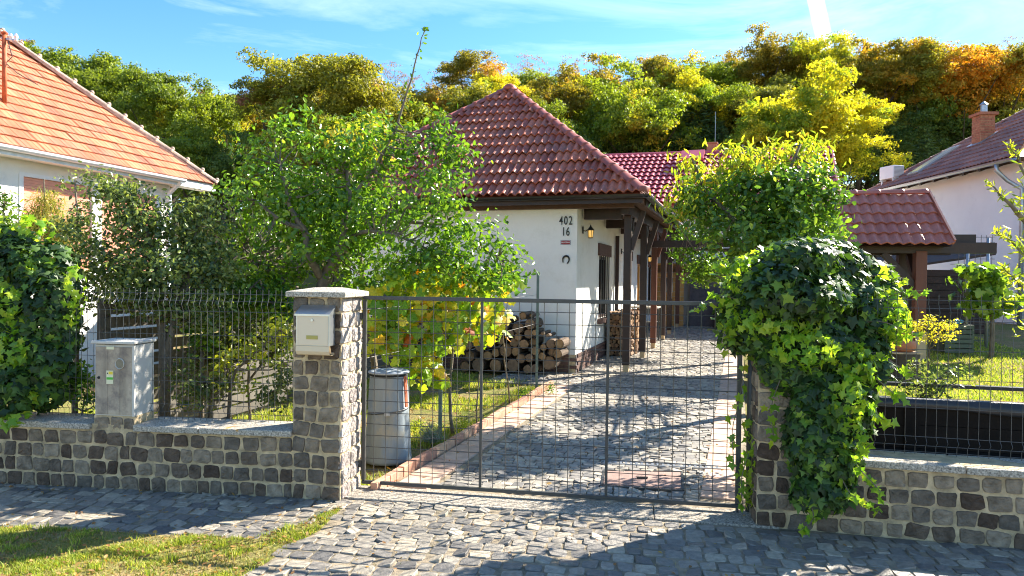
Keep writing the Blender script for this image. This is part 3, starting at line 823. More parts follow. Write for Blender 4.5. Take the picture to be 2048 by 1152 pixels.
# ================================================================ MAILBOX
a = FPL.hit(590, 618, -0.12); b_ = FPL.hit(672, 710, -0.12)
mbx0 = FPL.hit(592, 700, -0.12).x; mbx1 = FPL.hit(659, 700, -0.12).x
mz1 = FPL.hit(590, 628, -0.12).z; mz0 = FPL.hit(600, 710, -0.10).z; mzs = FPL.hit(600, 691, -0.12).z
mw = mbx1 - mbx0
mail = thing('mailbox', 'steel and cream mailbox with brass name plate hanging on the left gate pillar', 'mailbox', FPL.w(((mbx0 + mbx1) / 2, -0.02, mz0)), FPL.rz)
h1 = mz1 - mz0; hs_ = mzs - mz0
D = 0.105
mb = MB(); mb.box((0, -D / 2, (h1 + hs_) / 2), (mw, D, h1 - hs_)); bevel(mb.obj('casing', m_steel, mail), 0.003)
mb = MB()   # newspaper tray: rounded underside
prof = [(-D - 0.002, hs_), (-D - 0.004, hs_ * 0.45), (-D * 0.88, hs_ * 0.12), (-D * 0.62, 0.0), (-0.01, 0.0), (-0.01, hs_ * 0.25), (-D * 0.6, hs_ * 0.2), (-D * 0.85, hs_)]
n = len(prof)
V = [(-mw / 2, p[0], p[1]) for p in prof] + [(mw / 2, p[0], p[1]) for p in prof]
mb.add(V, [(k, (k + 1) % n, n + (k + 1) % n, n + k) for k in range(n)])
mb.obj('paper_tray', m_cream2, mail)
mb = MB()   # sloping lid
V = [(-mw / 2 - 0.006, -D - 0.014, h1 - 0.012), (mw / 2 + 0.006, -D - 0.014, h1 - 0.012), (mw / 2 + 0.006, 0, h1 + 0.055), (-mw / 2 - 0.006, 0, h1 + 0.055),
     (-mw / 2 - 0.006, -D - 0.014, h1 + 0.003), (mw / 2 + 0.006, -D - 0.014, h1 + 0.003), (mw / 2 + 0.006, 0, h1 + 0.07), (-mw / 2 - 0.006, 0, h1 + 0.07)]
mb.add(V, [(3, 2, 1, 0), (4, 5, 6, 7), (0, 1, 5, 4), (1, 2, 6, 5), (2, 3, 7, 6), (3, 0, 4, 7)]); mb.obj('lid', m_steel, mail)
mb = MB()
for s_ in (-1, 1): mb.prism([(s_ * mw / 2 - 0.002, 0), (s_ * mw / 2 + 0.002, 0), (s_ * mw / 2 + 0.002, 0.001), (s_ * mw / 2 - 0.002, 0.001)], 0, 0.001)
gab = MB()
for s_ in (-1, 1):
    x = s_ * (mw / 2 - 0.002)
    gab.add([(x, -D, h1 - 0.006), (x, 0, h1 - 0.006), (x, 0, h1 + 0.056), (x + 0.003 * s_, -D, h1 - 0.006), (x + 0.003 * s_, 0, h1 - 0.006), (x + 0.003 * s_, 0, h1 + 0.056)], [(0, 1, 2), (3, 5, 4), (0, 2, 5, 3), (1, 4, 5, 2)])
gab.obj('gable_plate', m_steel, mail)
dr = MB(); dr.box((0.0, -D - 0.004, (h1 + hs_) / 2), (mw - 0.02, 0.006, h1 - hs_ - 0.014)); dro = bevel(dr.obj('door', m_cream, mail), 0.002)
k_ = MB(); k_.tube([(0.0, -D - 0.006, h1 - 0.045), (0.0, -D - 0.016, h1 - 0.045)], 0.011, 12); k_.obj('lock', m_steel, dro)
k_ = MB(); k_.box((0.0, -D - 0.0085, hs_ + 0.068), (0.095, 0.004, 0.03)); k_.obj('name_plate', m_brass, dro)

# ================================================================ METER BOX
mh0 = 0.615; mh1 = FL.hit(230, 685).z
mw_ = MX1 - MX0
met = thing('meter_box', 'weathered cement meter cabinet with round window standing on the low stone wall', 'meter box', FL.w(((MX0 + MX1) / 2, 0, mh0)), FL.rz)
H = mh1 - mh0; D = 0.26
mb = MB(); mb.box((0, D / 2 + 0.012, H / 2 - 0.01), (mw_ - 0.01, D, H - 0.02)); bevel(mb.obj('cabinet', m_meter_s, met), 0.004)
mb = MB(); mb.box((0, D / 2, H), (mw_ + 0.02, D + 0.05, 0.024)); bevel(mb.obj('lid', m_meter_s, met), 0.006)
# door with shallow vertical ribs
mb = MB(); dw = mw_ - 0.035
xs_ = np.linspace(-dw / 2, dw / 2, 7)
for i in range(6):
    dpt = 0.014 if i % 2 else 0.011
    mb.box(((xs_[i] + xs_[i + 1]) / 2, 0.012 - dpt / 2, H / 2 - 0.012), (xs_[i + 1] - xs_[i], dpt, H - 0.055), r=0.5)
mdoor = mb.obj('door', m_meter, met)
MB().box((dw / 2 + 0.012, 0.004, H / 2 - 0.01), (0.018, 0.018, H - 0.03)).obj('edge_strip', m_meter_s, met)
rx, rzp = 0.055, H * 0.715
rr = 0.042; mb = MB(); n = 24
for k in range(n):
    a0_, a1_ = 2 * math.pi * k / n, 2 * math.pi * (k + 1) / n
    V = []
    for an in (a0_, a1_):
        for (q, y_) in ((rr * 0.80, -0.003), (rr, -0.003), (rr * 0.9, -0.011)):
            V.append((rx + q * math.cos(an), y_, rzp + q * 1.12 * math.sin(an)))
    mb.add(V, [(0, 2, 5, 3), (2, 1, 4, 5)], 0.5)
mb.obj('window_ring', m_meter_s, mdoor)
m_oldglass = M('dusty_glass', [(0.16, 0.15, 0.11)], 0.35, 20, 0.2, 0)
mb = MB(); mb.add([(rx + rr * 0.82 * math.cos(2 * math.pi * k / 20), -0.0042, rzp + rr * 0.92 * math.sin(2 * math.pi * k / 20)) for k in range(20)], [tuple(range(20))]); mb.obj('pane', m_oldglass, mdoor)
mb = MB(); mb.tube([(-dw / 2 + 0.03, -0.001, H * 0.52), (-dw / 2 + 0.03, -0.004, H * 0.52)], 0.012, 12); mb.obj('lock', m_dark, mdoor)
mb = MB(); mb.box((-0.03, -0.0042, H * 0.925), (0.066, 0.002, 0.024)); mb.obj('name_plate', m_labelc, mdoor)
stk = MB().box((-0.032, -0.0045, H * 0.53), (0.062, 0.002, 0.112)).obj('sticker', m_labelc, mdoor)
mb = MB(); mb.box((-0.024, -0.0062, H * 0.53 + 0.036), (0.036, 0.0012, 0.024)); mb.obj('yellow_field', m_yellow, stk) if False else mb.obj('sticker', m_yellow, mdoor)
mb = MB(); mb.box((-0.032, -0.0062, H * 0.53 - 0.010), (0.056, 0.0012, 0.020)); mb.obj('sticker', m_green, mdoor)
mb = MB(); mb.add([(-0.058, -0.0064, H * 0.53 + 0.027), (-0.046, -0.0064, H * 0.53 + 0.027), (-0.052, -0.0064, H * 0.53 + 0.042)], [(0, 1, 2)]); mb.obj('warning_mark', m_dark, mdoor)

# ================================================================ ROOF TILES
def tile_mesh(name, w, L_, mat, waves=2, amp=0.028, th=0.016, nseg=5, tilt=0.022, pan=False):
    """one tile, x across (0..w), y up the slope (0..L), z out of the roof; the lower end stands proud"""
    n = waves * nseg + 1
    xs_ = np.linspace(0, w, n)
    if waves:
        ph = (xs_ / (w / waves)) % 1.0
        ph[-1] = 1.0
        zz = amp * (0.5 - 0.5 * np.cos(2 * np.pi * np.clip((ph) / 1.0, 0, 1))) ** 0.8
    V = []
    for (y_, dz) in ((0, tilt), (L_, 0)):
        for i in range(n): V.append((xs_[i], y_, zz[i] + dz + th))
    for i in range(n): V.append((xs_[i], 0, zz[i] + tilt - 0.006))
    Fs = [(i, i + 1, n + i + 1, n + i) for i in range(n - 1)] + [(2 * n + i, 2 * n + i + 1, i + 1, i) for i in range(n - 1)]
    return V, Fs
def flat_tile(w, L_, tilt=0.022, th=0.018):
    V = []; xs_ = [0, w * 0.08, w * 0.16, w * 0.48, w * 0.52, w * 0.92, w]
    zs = [0.008, 0.008, 0, 0.0, 0.006, 0, 0.0]
    n = len(xs_)
    for (y_, dz) in ((0, tilt), (L_, 0)):
        for i in range(n): V.append((xs_[i], y_, zs[i] + dz + th))
    for i in range(n): V.append((xs_[i], 0, tilt - 0.006))
    Fs = [(i, i + 1, n + i + 1, n + i) for i in range(n - 1)] + [(2 * n + i, 2 * n + i + 1, i + 1, i) for i in range(n - 1)]
    return V, Fs
def clip_tile(V, Fs, planes, mat):
    bm = bmesh.new()
    vs_ = [bm.verts.new(v) for v in V]
    for f in Fs: bm.faces.new([vs_[i] for i in f])
    for (co, no) in planes:
        bmesh.ops.bisect_plane(bm, geom=bm.verts[:] + bm.edges[:] + bm.faces[:], plane_co=co, plane_no=no, clear_outer=True)
    me = bpy.data.meshes.new('tile')
    bm.to_mesh(me); n = len(bm.faces); bm.free()
    if n:
        a = me.attributes.new('rnd', 'FLOAT', 'FACE')
        me.materials.append(mat)
    return me if n else None
def tiled_plane(parent, par_fr, O, U, Sv, a0, a1, nrows, tile, w, gauge, mat, planes=(), nmax=300, jitter=0.003, offset=0.0, parts=True, name='tile', stagger=False):
    """O eave origin, U along the eave, Sv up the slope (unit vectors, local to par_fr). planes: list of (a,b,na,nb) half planes (outer cut)."""
    O = Vector(O); U = Vector(U).normalized(); Sv = Vector(Sv).normalized(); N = U.cross(Sv).normalized()
    Mx = Matrix((U, Sv, N)).transposed()
    V, Fs = tile
    base = mesh_np(name, V, Fs, mat, np.zeros(len(Fs)), smooth=False)
    lst = []
    for r_ in range(nrows):
        x = a0 + (w / 2 if (stagger and r_ % 2) else 0)
        while x < a1 - 1e-6:
            lst.append((x, r_ * gauge + offset)); x += w
    lst2 = []
    for (x, y_) in lst:
        st = 'in'; cuts = []
        for (pa, pb, na, nb) in planes:
            cs = [((cx - pa) * na + (cy - pb) * nb) for cx in (x, x + w) for cy in (y_, y_ + gauge * 1.05)]
            if min(cs) > -0.005: st = 'out'
            elif max(cs) > 0: cuts.append((pa, pb, na, nb))
        if st == 'out': continue
        p = par_fr.w(O + U * (x + w / 2) + Sv * y_)
        q = proj(p)
        vis = -60 < q[0] < 2108 and -60 < q[1] < 1212 and q[2] > 0
        lst2.append((0 if vis else 1, q[2], x, y_, cuts))
    lst2.sort()
    J = []
    for i, (vi, d, x, y_, cuts) in enumerate(lst2):
        loc = O + U * x + Sv * y_ + N * random.gauss(0, jitter * 0.6)
        rot = (Mx @ Matrix.Rotation(random.gauss(0, jitter * 2), 3, 'Z') @ Matrix.Rotation(random.gauss(0, jitter), 3, 'Y')).to_euler()
        if parts and i < nmax and vi == 0:
            if cuts:
                me = clip_tile(V, Fs, [((c[0] - x, c[1] - y_, 0), (c[2], c[3], 0)) for c in cuts], mat)
                if me: mk(name, me, parent, loc, rot)
            else:
                mk(name, base, parent, loc, rot)
        else:
            J.append((loc, x, y_, cuts))
    if J:
        mb = MB()
        for (loc, x, y_, cuts) in J:
            if cuts:
                me = clip_tile(V, Fs, [((c[0] - x, c[1] - y_, 0), (c[2], c[3], 0)) for c in cuts], mat)
                if not me: continue
                mb.add([Mx @ v.co + loc for v in me.vertices], [tuple(p.vertices) for p in me.polygons])
                bpy.data.meshes.remove(me)
            else:
                mb.add([Mx @ Vector(v) + loc for v in V], Fs)
        me = mesh_np(name + '_field', mb.v, mb.f, mat, mb.r)
        mk(name + '_field', me, parent, kind='stuff')
    # roof deck just under the tiles
def ridge_tiles(parent, a, b_, n, rad, mat, name='ridge_tile', knob=False, squash=0.75):
    a = Vector(a); b_ = Vector(b_); d = (b_ - a); Ln = d.length / n; t = d.normalized()
    side = t.cross(Vector((0, 0, 1))).normalized(); up = side.cross(t)
    mb = MB(); K = 9
    V = []
    for (y_, q) in ((0, 1.0), (0.045, 1.04), (0.05, 0.93), (Ln * 1.06, 0.84)):
        for k in range(K):
            an = math.pi * k / (K - 1)
            V.append((math.cos(an) * rad * q, y_, math.sin(an) * rad * q * squash))
    Fs = [(r_ * K + k, r_ * K + k + 1, (r_ + 1) * K + k + 1, (r_ + 1) * K + k) for r_ in range(3) for k in range(K - 1)] + [tuple(range(K))]
    mb.add(V, Fs, 0.0)
    if knob:
        mb.lathe([(0.0, rad * squash * 0.9), (0.04, rad * squash * 0.95), (0.045, rad * squash + 0.01), (0.025, rad * squash + 0.035), (0.004, rad * squash + 0.045)], 8, (0, 0.04, 0))
    me = mb.mesh(name, mat, smooth=True)
    Mx = Matrix((side, t, up)).transposed()
    for k in range(n):
        mk(name, me, parent, a + t * Ln * k, (Mx @ Matrix.Rotation(random.gauss(0, 0.012), 3, 'Y') @ Matrix.Rotation(random.gauss(0, 0.008), 3, 'X')).to_euler())

# ================================================================ MAIN HOUSE (frame FH)
house = thing('cottage', 'white cottage with red clay hip roof, wooden porch posts and house numbers 402 and 16', 'house', FH.o, FH.rz)
EZ = 3.27; WT = 3.13; EU, EV = 1.25, -0.5; HALF = 3.61; TP = 0.81
WU = -4.7          # left end of the front wall
LEN = 13.5         # length of the house backwards
def hb(name, c, d, mat, parent=None, bev=0):
    o = MB().box(c, d).obj(name, mat, parent or house)
    return bevel(o, bev) if bev else o
# walls: front and side made of boxes round the openings
hb('front_wall', ((WU - 0.0) / 2 - 0.0, 0.15, (WT + 0.0) / 2 - 0.1), (-WU, 0.3, WT + 0.2), m_plaster)
ops = [(2.15, 3.3, 0.95, 2.30), (5.6, 6.7, 0.95, 2.3), (8.0, 9.0, 0.0, 2.25), (10.6, 11.8, 0.95, 2.2)]
v = 0.3
sw = MB()
for (va, vb, za, zb) in ops:
    sw.box((-0.15, (v + va) / 2, WT / 2 - 0.1), (0.3, va - v, WT + 0.2))
    sw.box((-0.15, (va + vb) / 2, (za - 0.2) / 2), (0.3, vb - va, za + 0.2))
    sw.box((-0.15, (va + vb) / 2, (zb + WT) / 2), (0.3, vb - va, WT - zb))
    v = vb
sw.box((-0.15, (v + LEN) / 2, WT / 2 - 0.1), (0.3, LEN - v, WT + 0.2))
sw.obj('side_wall', m_plaster, house)
hb('rear_wall', (WU / 2 - 0.15, LEN - 0.15, WT / 2 - 0.1), (-WU - 0.3, 0.3, WT + 0.2), m_plaster)
hb('left_wall', (WU + 0.15, LEN / 2, WT / 2 - 0.1), (0.3, LEN - 0.6, WT + 0.2), m_plaster)
# brick plinth: individually laid bricks on the corner, both faces
pbm = MB().box((0, 0, 0), (0.235, 0.03, 0.058)).mesh('plinth_brick', m_plinth)
for r_ in range(6):
    z = 0.04 + r_ * 0.068
    x = -0.12 - (r_ % 2) * 0.12
    while x > WU + 0.2:
        if proj(FH.w((x, 0, z)))[0] > 780: mk('plinth_brick', pbm, house, (x, -0.016, z), (0, 0, 0))
        x -= 0.245
    y_ = 0.10 + (r_ % 2) * 0.12
    while y_ < 5.2:
        mk('plinth_brick', pbm, house, (0.016, y_, z), (0, 0, math.pi / 2))
        y_ += 0.245
hb('plinth_mortar', (WU / 2 + 0.004, -0.006, 0.19), (-WU - 0.0, 0.012, 0.43), m_mortar)
hb('plinth_mortar', (0.006, LEN / 2 - 0.006, 0.19), (0.012, LEN, 0.43), m_brickwall)
# openings on the side wall
for i, (va, vb, za, zb) in enumerate(ops):
    vm = (va + vb) / 2
    nm = 'door' if za == 0 else 'window'
    mb = MB()
    for (c, d) in (((-0.1, va + 0.035, (za + zb) / 2), (0.07, 0.07, zb - za)), ((-0.1, vb - 0.035, (za + zb) / 2), (0.07, 0.07, zb - za)), ((-0.1, vm, zb - 0.035), (0.07, vb - va - 0.14, 0.07)), ((-0.1, vm, za + 0.035), (0.07, vb - va - 0.14, 0.07)), ((-0.1, vm, (za + zb) / 2), (0.07, 0.06, zb - za - 0.14))):
        mb.box(c, d)
    wd = mb.obj(nm, m_orange if i in (1, 2) else m_wood, house)
    hb('pane', (-0.13, vm, (za + zb) / 2), (0.02, vb - va - 0.1, zb - za - 0.1), m_glass if i != 1 else m_curtain, wd)
    hb('lintel', (0.012, vm, zb + 0.13), (0.05, vb - va + 0.3, 0.26), m_plinth)
    if za > 0: hb('sill', (0.03, vm, za - 0.05), (0.12, vb - va + 0.24, 0.10), m_plinth, wd)
    if i == 0:
        mb = MB()
        for k in range(5): mb.tube([(0.03, va + 0.12 + k * (vb - va - 0.24) / 4, za), (0.03, va + 0.12 + k * (vb - va - 0.24) / 4, zb)], 0.012, 6)
        mb.obj('window_grille', m_iron, wd)
# front window hidden in part by the vine
fw = hb('window', (-2.95, -0.012, 1.52), (1.1, 0.05, 1.15), m_frame_w)
hb('pane', (-2.95, -0.042, 1.52), (0.98, 0.012, 1.03), m_glass, fw)
hb('sill', (-2.95, -0.07, 0.90), (1.3, 0.16, 0.08), m_plinth, fw)
for s_ in (-1, 1):
    for k in range(9):
        hb('surround_brick', (-2.95 + s_ * 0.64, -0.02, 1.02 + k * 0.13), (0.13, 0.05, 0.12), m_plinth, fw)
# roof: eave rectangle EU .. EU-2*HALF, EV .. LEN+.5
RU = EU - 2 * HALF
SL = math.hypot(1, TP)
# decks (solid roof body under the tiles)
apex = Vector((EU - HALF, EV + HALF, EZ + TP * HALF)); apex2 = Vector((EU - HALF, LEN + 0.5 - HALF, EZ + TP * HALF))
c = [Vector((EU, EV, EZ)), Vector((EU, LEN + 0.5, EZ)), Vector((RU, LEN + 0.5, EZ)), Vector((RU, EV, EZ))]
mb = MB(); mb.add([*c, apex, apex2], [(3, 0, 4), (0, 1, 5, 4), (1, 2, 5), (2, 3, 4, 5), (0, 3, 2, 1)])
deck = mb.obj('roof', m_tile, house)
deck.location.z = -0.02
TW = 0.30; TG = 0.372
tile_main = tile_mesh('tile', TW, TG * 1.04, m_tile, 2, 0.058, 0.018, 6, 0.042)
SLN = HALF * SL
nrows = int(SLN / TG) + 1
hipn = (SL, 1.0)
cl = math.hypot(*hipn)
# a along the eave from the left corner, b up the slope; right hip: a = 2H - b/SL
planesF = [(2 * HALF, 0, SL / cl, 1 / cl), (0, 0, -SL / cl, 1 / cl)]
def sf(dirx): pass
tiled_plane(deck, FH, (RU, EV - 0.04, EZ + 0.0), (1, 0, 0), (0, 1, TP), 0, 2 * HALF, nrows, tile_main, TW, TG, m_tile, planesF, nmax=300, jitter=0.007)
LR = LEN + 0.5 - EV
planesR = [(LR, 0, SL / cl, 1 / cl), (0, 0, -SL / cl, 1 / cl)]
tile_far = tile_mesh('tile', TW, TG * 1.04, m_tile, 2, 0.034, 0.018, 4, 0.030)
tiled_plane(deck, FH, (EU + 0.04, EV, EZ), (0, 1, 0), (-1, 0, TP), 0, LR, nrows, tile_far, TW, TG, m_tile, planesR, parts=False)
tiled_plane(deck, FH, (RU - 0.04, LEN + 0.5, EZ), (0, -1, 0), (1, 0, TP), 0, LR, nrows, tile_far, TW, TG, m_tile, planesR, parts=False)
ridge_tiles(house, (EU + 0.03, EV - 0.03, EZ + 0.035), apex + Vector((0, 0, 0.05)), 17, 0.125, m_ridge)
ridge_tiles(house, (RU - 0.03, EV - 0.03, EZ + 0.035), apex + Vector((0, 0, 0.05)), 17, 0.125, m_ridge)
ridge_tiles(house, apex + Vector((0, 0.1, 0.045)), apex2 + Vector((0, 0, 0.045)), 20, 0.125, m_ridge)
mb = MB(); mb.lathe([(0.17, -0.03), (0.165, 0.03), (0.12, 0.09), (0.05, 0.125), (0.005, 0.13)], 14, tuple(apex + Vector((0, -0.02, 0.03)))); mb.obj('apex_tile', m_ridge, house, smooth=True)
# eaves: fascia beam, soffit boards, gutters
def gutter(parent, a, b_, mat, r=0.065, out=(0, -1, 0)):
    a = Vector(a); b_ = Vector(b_); t = (b_ - a).normalized(); o_ = Vector(out)
    mb = MB(); K = 7; V = []
    for p in (a, b_):
        for q in (1.0, 0.9):
            for k in range(K):
                an = math.pi * k / (K - 1)
                V.append(p + o_ * math.cos(an) * r * q + Vector((0, 0, -1)) * math.sin(an) * r * q)
    for side in (0, 1):
        o0 = side * K; o1 = 2 * K + side * K
        mb_f = [(o0 + k, o0 + k + 1, o1 + k + 1, o1 + k) for k in range(K - 1)]
        if side == 0: F1 = mb_f
        else: F1 += mb_f
    F1 += [(0, K, 3 * K, 2 * K), (K - 1, 2 * K - 1, 4 * K - 1, 3 * K - 1)]
    F1 += [(k, k + 1, K + k + 1, K + k) for k in range(K - 1)] + [(2 * K + k, 2 * K + k + 1, 3 * K + k + 1, 3 * K + k) for k in range(K - 1)]
    mb.add(V, F1, 0.0)
    return mb.obj('gutter', mat, parent, smooth=False)
gutter(house, (RU - 0.1, EV - 0.075, EZ - 0.015), (EU + 0.14, EV - 0.075, EZ - 0.015), m_gutter)
gutter(house, (EU + 0.075, EV - 0.14, EZ - 0.018), (EU + 0.075, LEN, EZ - 0.018), m_gutter, out=(1, 0, 0))
hb('fascia_board', ((RU + EU) / 2, EV + 0.02, EZ - 0.09), (2 * HALF, 0.03, 0.12), m_wood)
hb('fascia_board', (EU - 0.02, (LEN) / 2, EZ - 0.09), (0.03, LEN, 0.12), m_wood)
hb('eave_beam', ((RU + EU) / 2 + 0.3, EV + 0.42, WT + 0.03), (2 * HALF - 1.0, 0.14, 0.16), m_soffit)
# soffit boards over the porch, along v
for k in range(8):
    u = 0.05 + k * 0.148 + 0.07
    hb('soffit_board', (u, (EV + LEN) / 2 + 0.1, WT + 0.085 + 0.004 * (k % 2)), (0.143, LEN - EV - 0.3, 0.02), m_soffit)
for k in range(4):
    hb('soffit_board', ((RU + 0) / 2, EV + 0.08 + k * 0.135, WT + 0.12 + 0.003 * (k % 2)), (-RU, 0.13, 0.02), m_soffit)
# porch posts, beams, braces
PU = 0.86
postv = [0.47, 2.75, 4.75, 6.95, 8.8, 11.6]
PT = WT - 0.16
hb('porch_beam', (PU, (postv[0] + postv[-1]) / 2 - 0.05, WT - 0.05), (0.15, postv[-1] - postv[0] + 0.7, 0.2), m_wood)
for i, pv in enumerate(postv):
    zg = gzh(PU, pv)
    mt_ = m_wood if i not in (2, 5) else m_wood_red
    hb('post', (PU, pv, (zg + 0.14 + WT - 0.15) / 2), (0.135, 0.135, WT - 0.15 - zg - 0.14), mt_, bev=0.008)
    hb('post_shoe', (PU, pv, zg + 0.06), (0.10, 0.10, 0.165), m_sandwall)
    for s_ in (1,):
        mb = MB(); mb.bar((PU + 0.06, pv, 2.35), (PU + 0.28, pv, WT - 0.06), 0.075, 0.10); mb.obj('brace', mt_, house)
    mb = MB(); mb.bar((PU, pv + 0.06, 2.3), (PU, pv + 0.55, WT - 0.13), 0.08, 0.09); mb.obj('brace', mt_, house)
    hb('cross_beam', ((PU - 0.075) / 2, pv + 0.0, WT - 0.11), (PU - 0.15, 0.13, 0.2), m_wood)
# house numbers
def text_mesh(name, s, size, mat, parent, loc, rot, depth=0.006, sx=1.0, shear=0.0, align='CENTER', bold=0.0):
    cu = bpy.data.curves.new(name, 'FONT'); cu.body = s; cu.size = size; cu.extrude = depth; cu.align_x = align; cu.align_y = 'CENTER'; cu.offset = bold
    ob = bpy.data.objects.new(name, cu); COL.objects.link(ob)
    dg = bpy.context.evaluated_depsgraph_get(); dg.update()
    me = bpy.data.meshes.new_from_object(ob.evaluated_get(dg))
    bpy.data.objects.remove(ob); bpy.data.curves.remove(cu)
    me.materials.clear(); me.materials.append(mat)
    return mk(name, me, parent, loc, rot, (sx, 1, 1))
m_num = M('dark_bronze_digit', [(0.02, 0.018, 0.015)], 0.5, 5, 0.1, 0)
for s, pxs, py in (('402', (1122.5, 1132, 1141.5), 442), ('16', (1127.5, 1136), 464)):
    for ch, px in zip(s, pxs):
        q = FH.hit(px, py, 0)
        text_mesh('digit', ch, 0.225, m_num, house, (q.x, -0.012, q.z), (math.pi / 2, 0, 0), 0.006, 0.66, bold=0.001)
# street name sign
q = FH.hit(1131.5, 485, 0); q0 = FH.hit(1121, 490, 0); q1 = FH.hit(1142, 480, 0)
sg = thing('street_sign', 'small red and white enamel street name sign under the house number', 'sign', FH.w((q.x, -0.004, q.z)), FH.rz)
sw_, sh_ = (q1.x - q0.x), (q1.z - q0.z)
MB().box((0, 0, 0), (sw_, 0.006, sh_)).obj('plate', m_signplate, sg)
mb = MB(); n = 20; pl = []
for k in range(n):
    an = 2 * math.pi * k / n; cx = math.cos(an); sx_ = math.sin(an)
    pl.append((math.copysign(abs(cx) ** 0.5, cx) * sw_ * 0.44, math.copysign(abs(sx_) ** 0.5, sx_) * sh_ * 0.38))
mb.prism(pl, -0.006, -0.003); mb.obj('red_field', m_sign_red, sg)
text_mesh('lettering', 'MALÁ STRANA', sh_ * 0.42, m_white, sg, (0, -0.0075, 0), (math.pi / 2, 0, 0), 0.0008, 0.62, bold=0.0006)
# horseshoe
q = FH.hit(1132, 520, 0)
hsn = thing('horseshoe', 'dark iron horseshoe nailed to the white wall below the street sign', 'horseshoe', FH.w((q.x, -0.012, q.z)), FH.rz)
pts = [(0.062 * math.sin(R(an)) * (1 if abs(an) < 95 else 0.92), 0, 0.075 * math.cos(R(an)) - 0.0) for an in range(-140, 141, 20)]
mb = MB(); mb.tube([Matrix.Rotation(R(14), 3, 'Y') @ Vector(p) for p in pts], [0.015 + 0.005 * math.cos(R(an)) for an in range(-140, 141, 20)], 6); mb.obj('iron_shoe', m_lantern, hsn)
# lanterns on the side wall
def lantern(v, z, label):
    t = thing('wall_lantern', label, 'lantern', FH.w((0.02, v, z)), FH.rz, 'lanterns along the porch wall')
    t.scale = (0.85, 0.85, 0.78)
    MB().box((0, 0, 0.10), (0.02, 0.07, 0.17)).obj('wall_plate', m_lantern, t)
    MB().tube([(0, 0, 0.10), (0.05, 0, 0.07), (0.12, 0, 0.12), (0.17, 0, 0.15)], 0.011, 6).obj('arm', m_lantern, t)
    mb = MB(); mb.lathe([(0.085, 0.09), (0.06, 0.13), (0.02, 0.18), (0.006, 0.23)], 6, (0.17, 0, 0)); mb.obj('hood', m_lantern, t)
    mb = MB(); mb.lathe([(0.045, -0.08), (0.062, 0.085)], 6, (0.17, 0, 0)); mb.obj('glass', m_lamp, t)
    mb = MB()
    for k in range(6):
        an = math.pi / 3 * k
        mb.tube([(0.17 + 0.049 * math.cos(an), 0.049 * math.sin(an), -0.085), (0.17 + 0.067 * math.cos(an), 0.067 * math.sin(an), 0.09)], 0.006, 4)
    mb.lathe([(0.055, -0.10), (0.055, -0.08)], 6, (0.17, 0, 0))
    mb.obj('cage', m_lantern, t)
lantern(0.42, FH.hitx(1163, 468, 0.0).z - 0.0, 'lit black wall lantern nearest the white house corner')
lantern(5.0, 2.42, 'black wall lantern in the middle, behind the first porch post')
lantern(9.6, 2.42, 'farthest small lit wall lantern between the red porch posts')
# downpipe on the side wall
dp = hb('downpipe', (0.06, 4.1, WT / 2 - 0.1), (0.08, 0.08, WT - 0.4), m_wood)
# pergola beam out over the driveway
pg_ = thing('pergola_beam', 'dark timber pergola beam reaching from the porch into the tree', 'beam', FH.w((PU, 3.2, 2.45)), FH.rz)
za = FH.hit(1312, 488, 3.2)
mb = MB(); mb.bar((za.x - PU - 0.1, 0, za.z - 2.45), (za.x - PU + 2.1, 0, za.z - 2.45), 0.09, 0.15); mb.obj('beam', m_wood, pg_)
mb = MB(); mb.bar((za.x - PU + 2.0, 0.0, za.z - 2.53), (za.x - PU + 2.0, 0, gzh(PU + 3, 3.2) - 2.45), 0.12, 0.12, up=(0, 1, 0)); mb.obj('post', m_wood, pg_)
# buildings at the far end of the yard
far = thing('outbuilding', 'grey brown block outbuilding closing the far end of the drive', 'outbuilding', FH.w((3.0, 12.5, 0.0)), FH.rz)
MB().box((0.4, 0.15, 1.3), (4.4, 0.3, 2.6)).obj('wall', m_brickwall, far)
blk = MB().box((0, 0, 0), (0.385, 0.03, 0.19)).mesh('block', m_brickwall)
for r_ in range(8):
    for k in range(9):
        x = -1.5 + k * 0.4 + (r_ % 2) * 0.2
        mk('block', blk, far, (x, -0.006, 1.05 + r_ * 0.2))
MB().box((0.6, -0.3, 0.55), (3.2, 0.3, 0.9)).obj('timber_base', m_shed, far)
sand = thing('garden_wall', 'low sand coloured rendered wall at the end of the cobbled drive', 'wall', FH.w((2.9, 11.3, 0)), FH.rz)
MB().box((0.5, 0, 0.45), (1.9, 0.25, 1.0)).obj('wall_body', m_sandwall, sand)
MB().box((0.5, 0, 0.97), (1.96, 0.31, 0.06)).obj('coping', m_cap, sand)
# pine summer kitchen at the end of the porch
kit = thing('garden_kitchen', 'varnished orange pine kitchen hut at the end of the porch', 'hut', FH.w((0.25, 12.2, 0.05)), FH.rz)
for k in range(12):
    MB().box((0.2, 0, 0.09 + k * 0.165), (1.15, 0.06, 0.155)).obj('plank', m_orange, kit)
MB().box((0.2, -0.02, 1.55), (0.42, 0.07, 0.5)).obj('window', m_glass, kit)
mb = MB(); mb.box((0.2, 0.3, 2.15), (1.5, 1.2, 0.06), M=Matrix.Rotation(R(-12), 3, 'X')); mb.obj('roof', m_orange, kit)

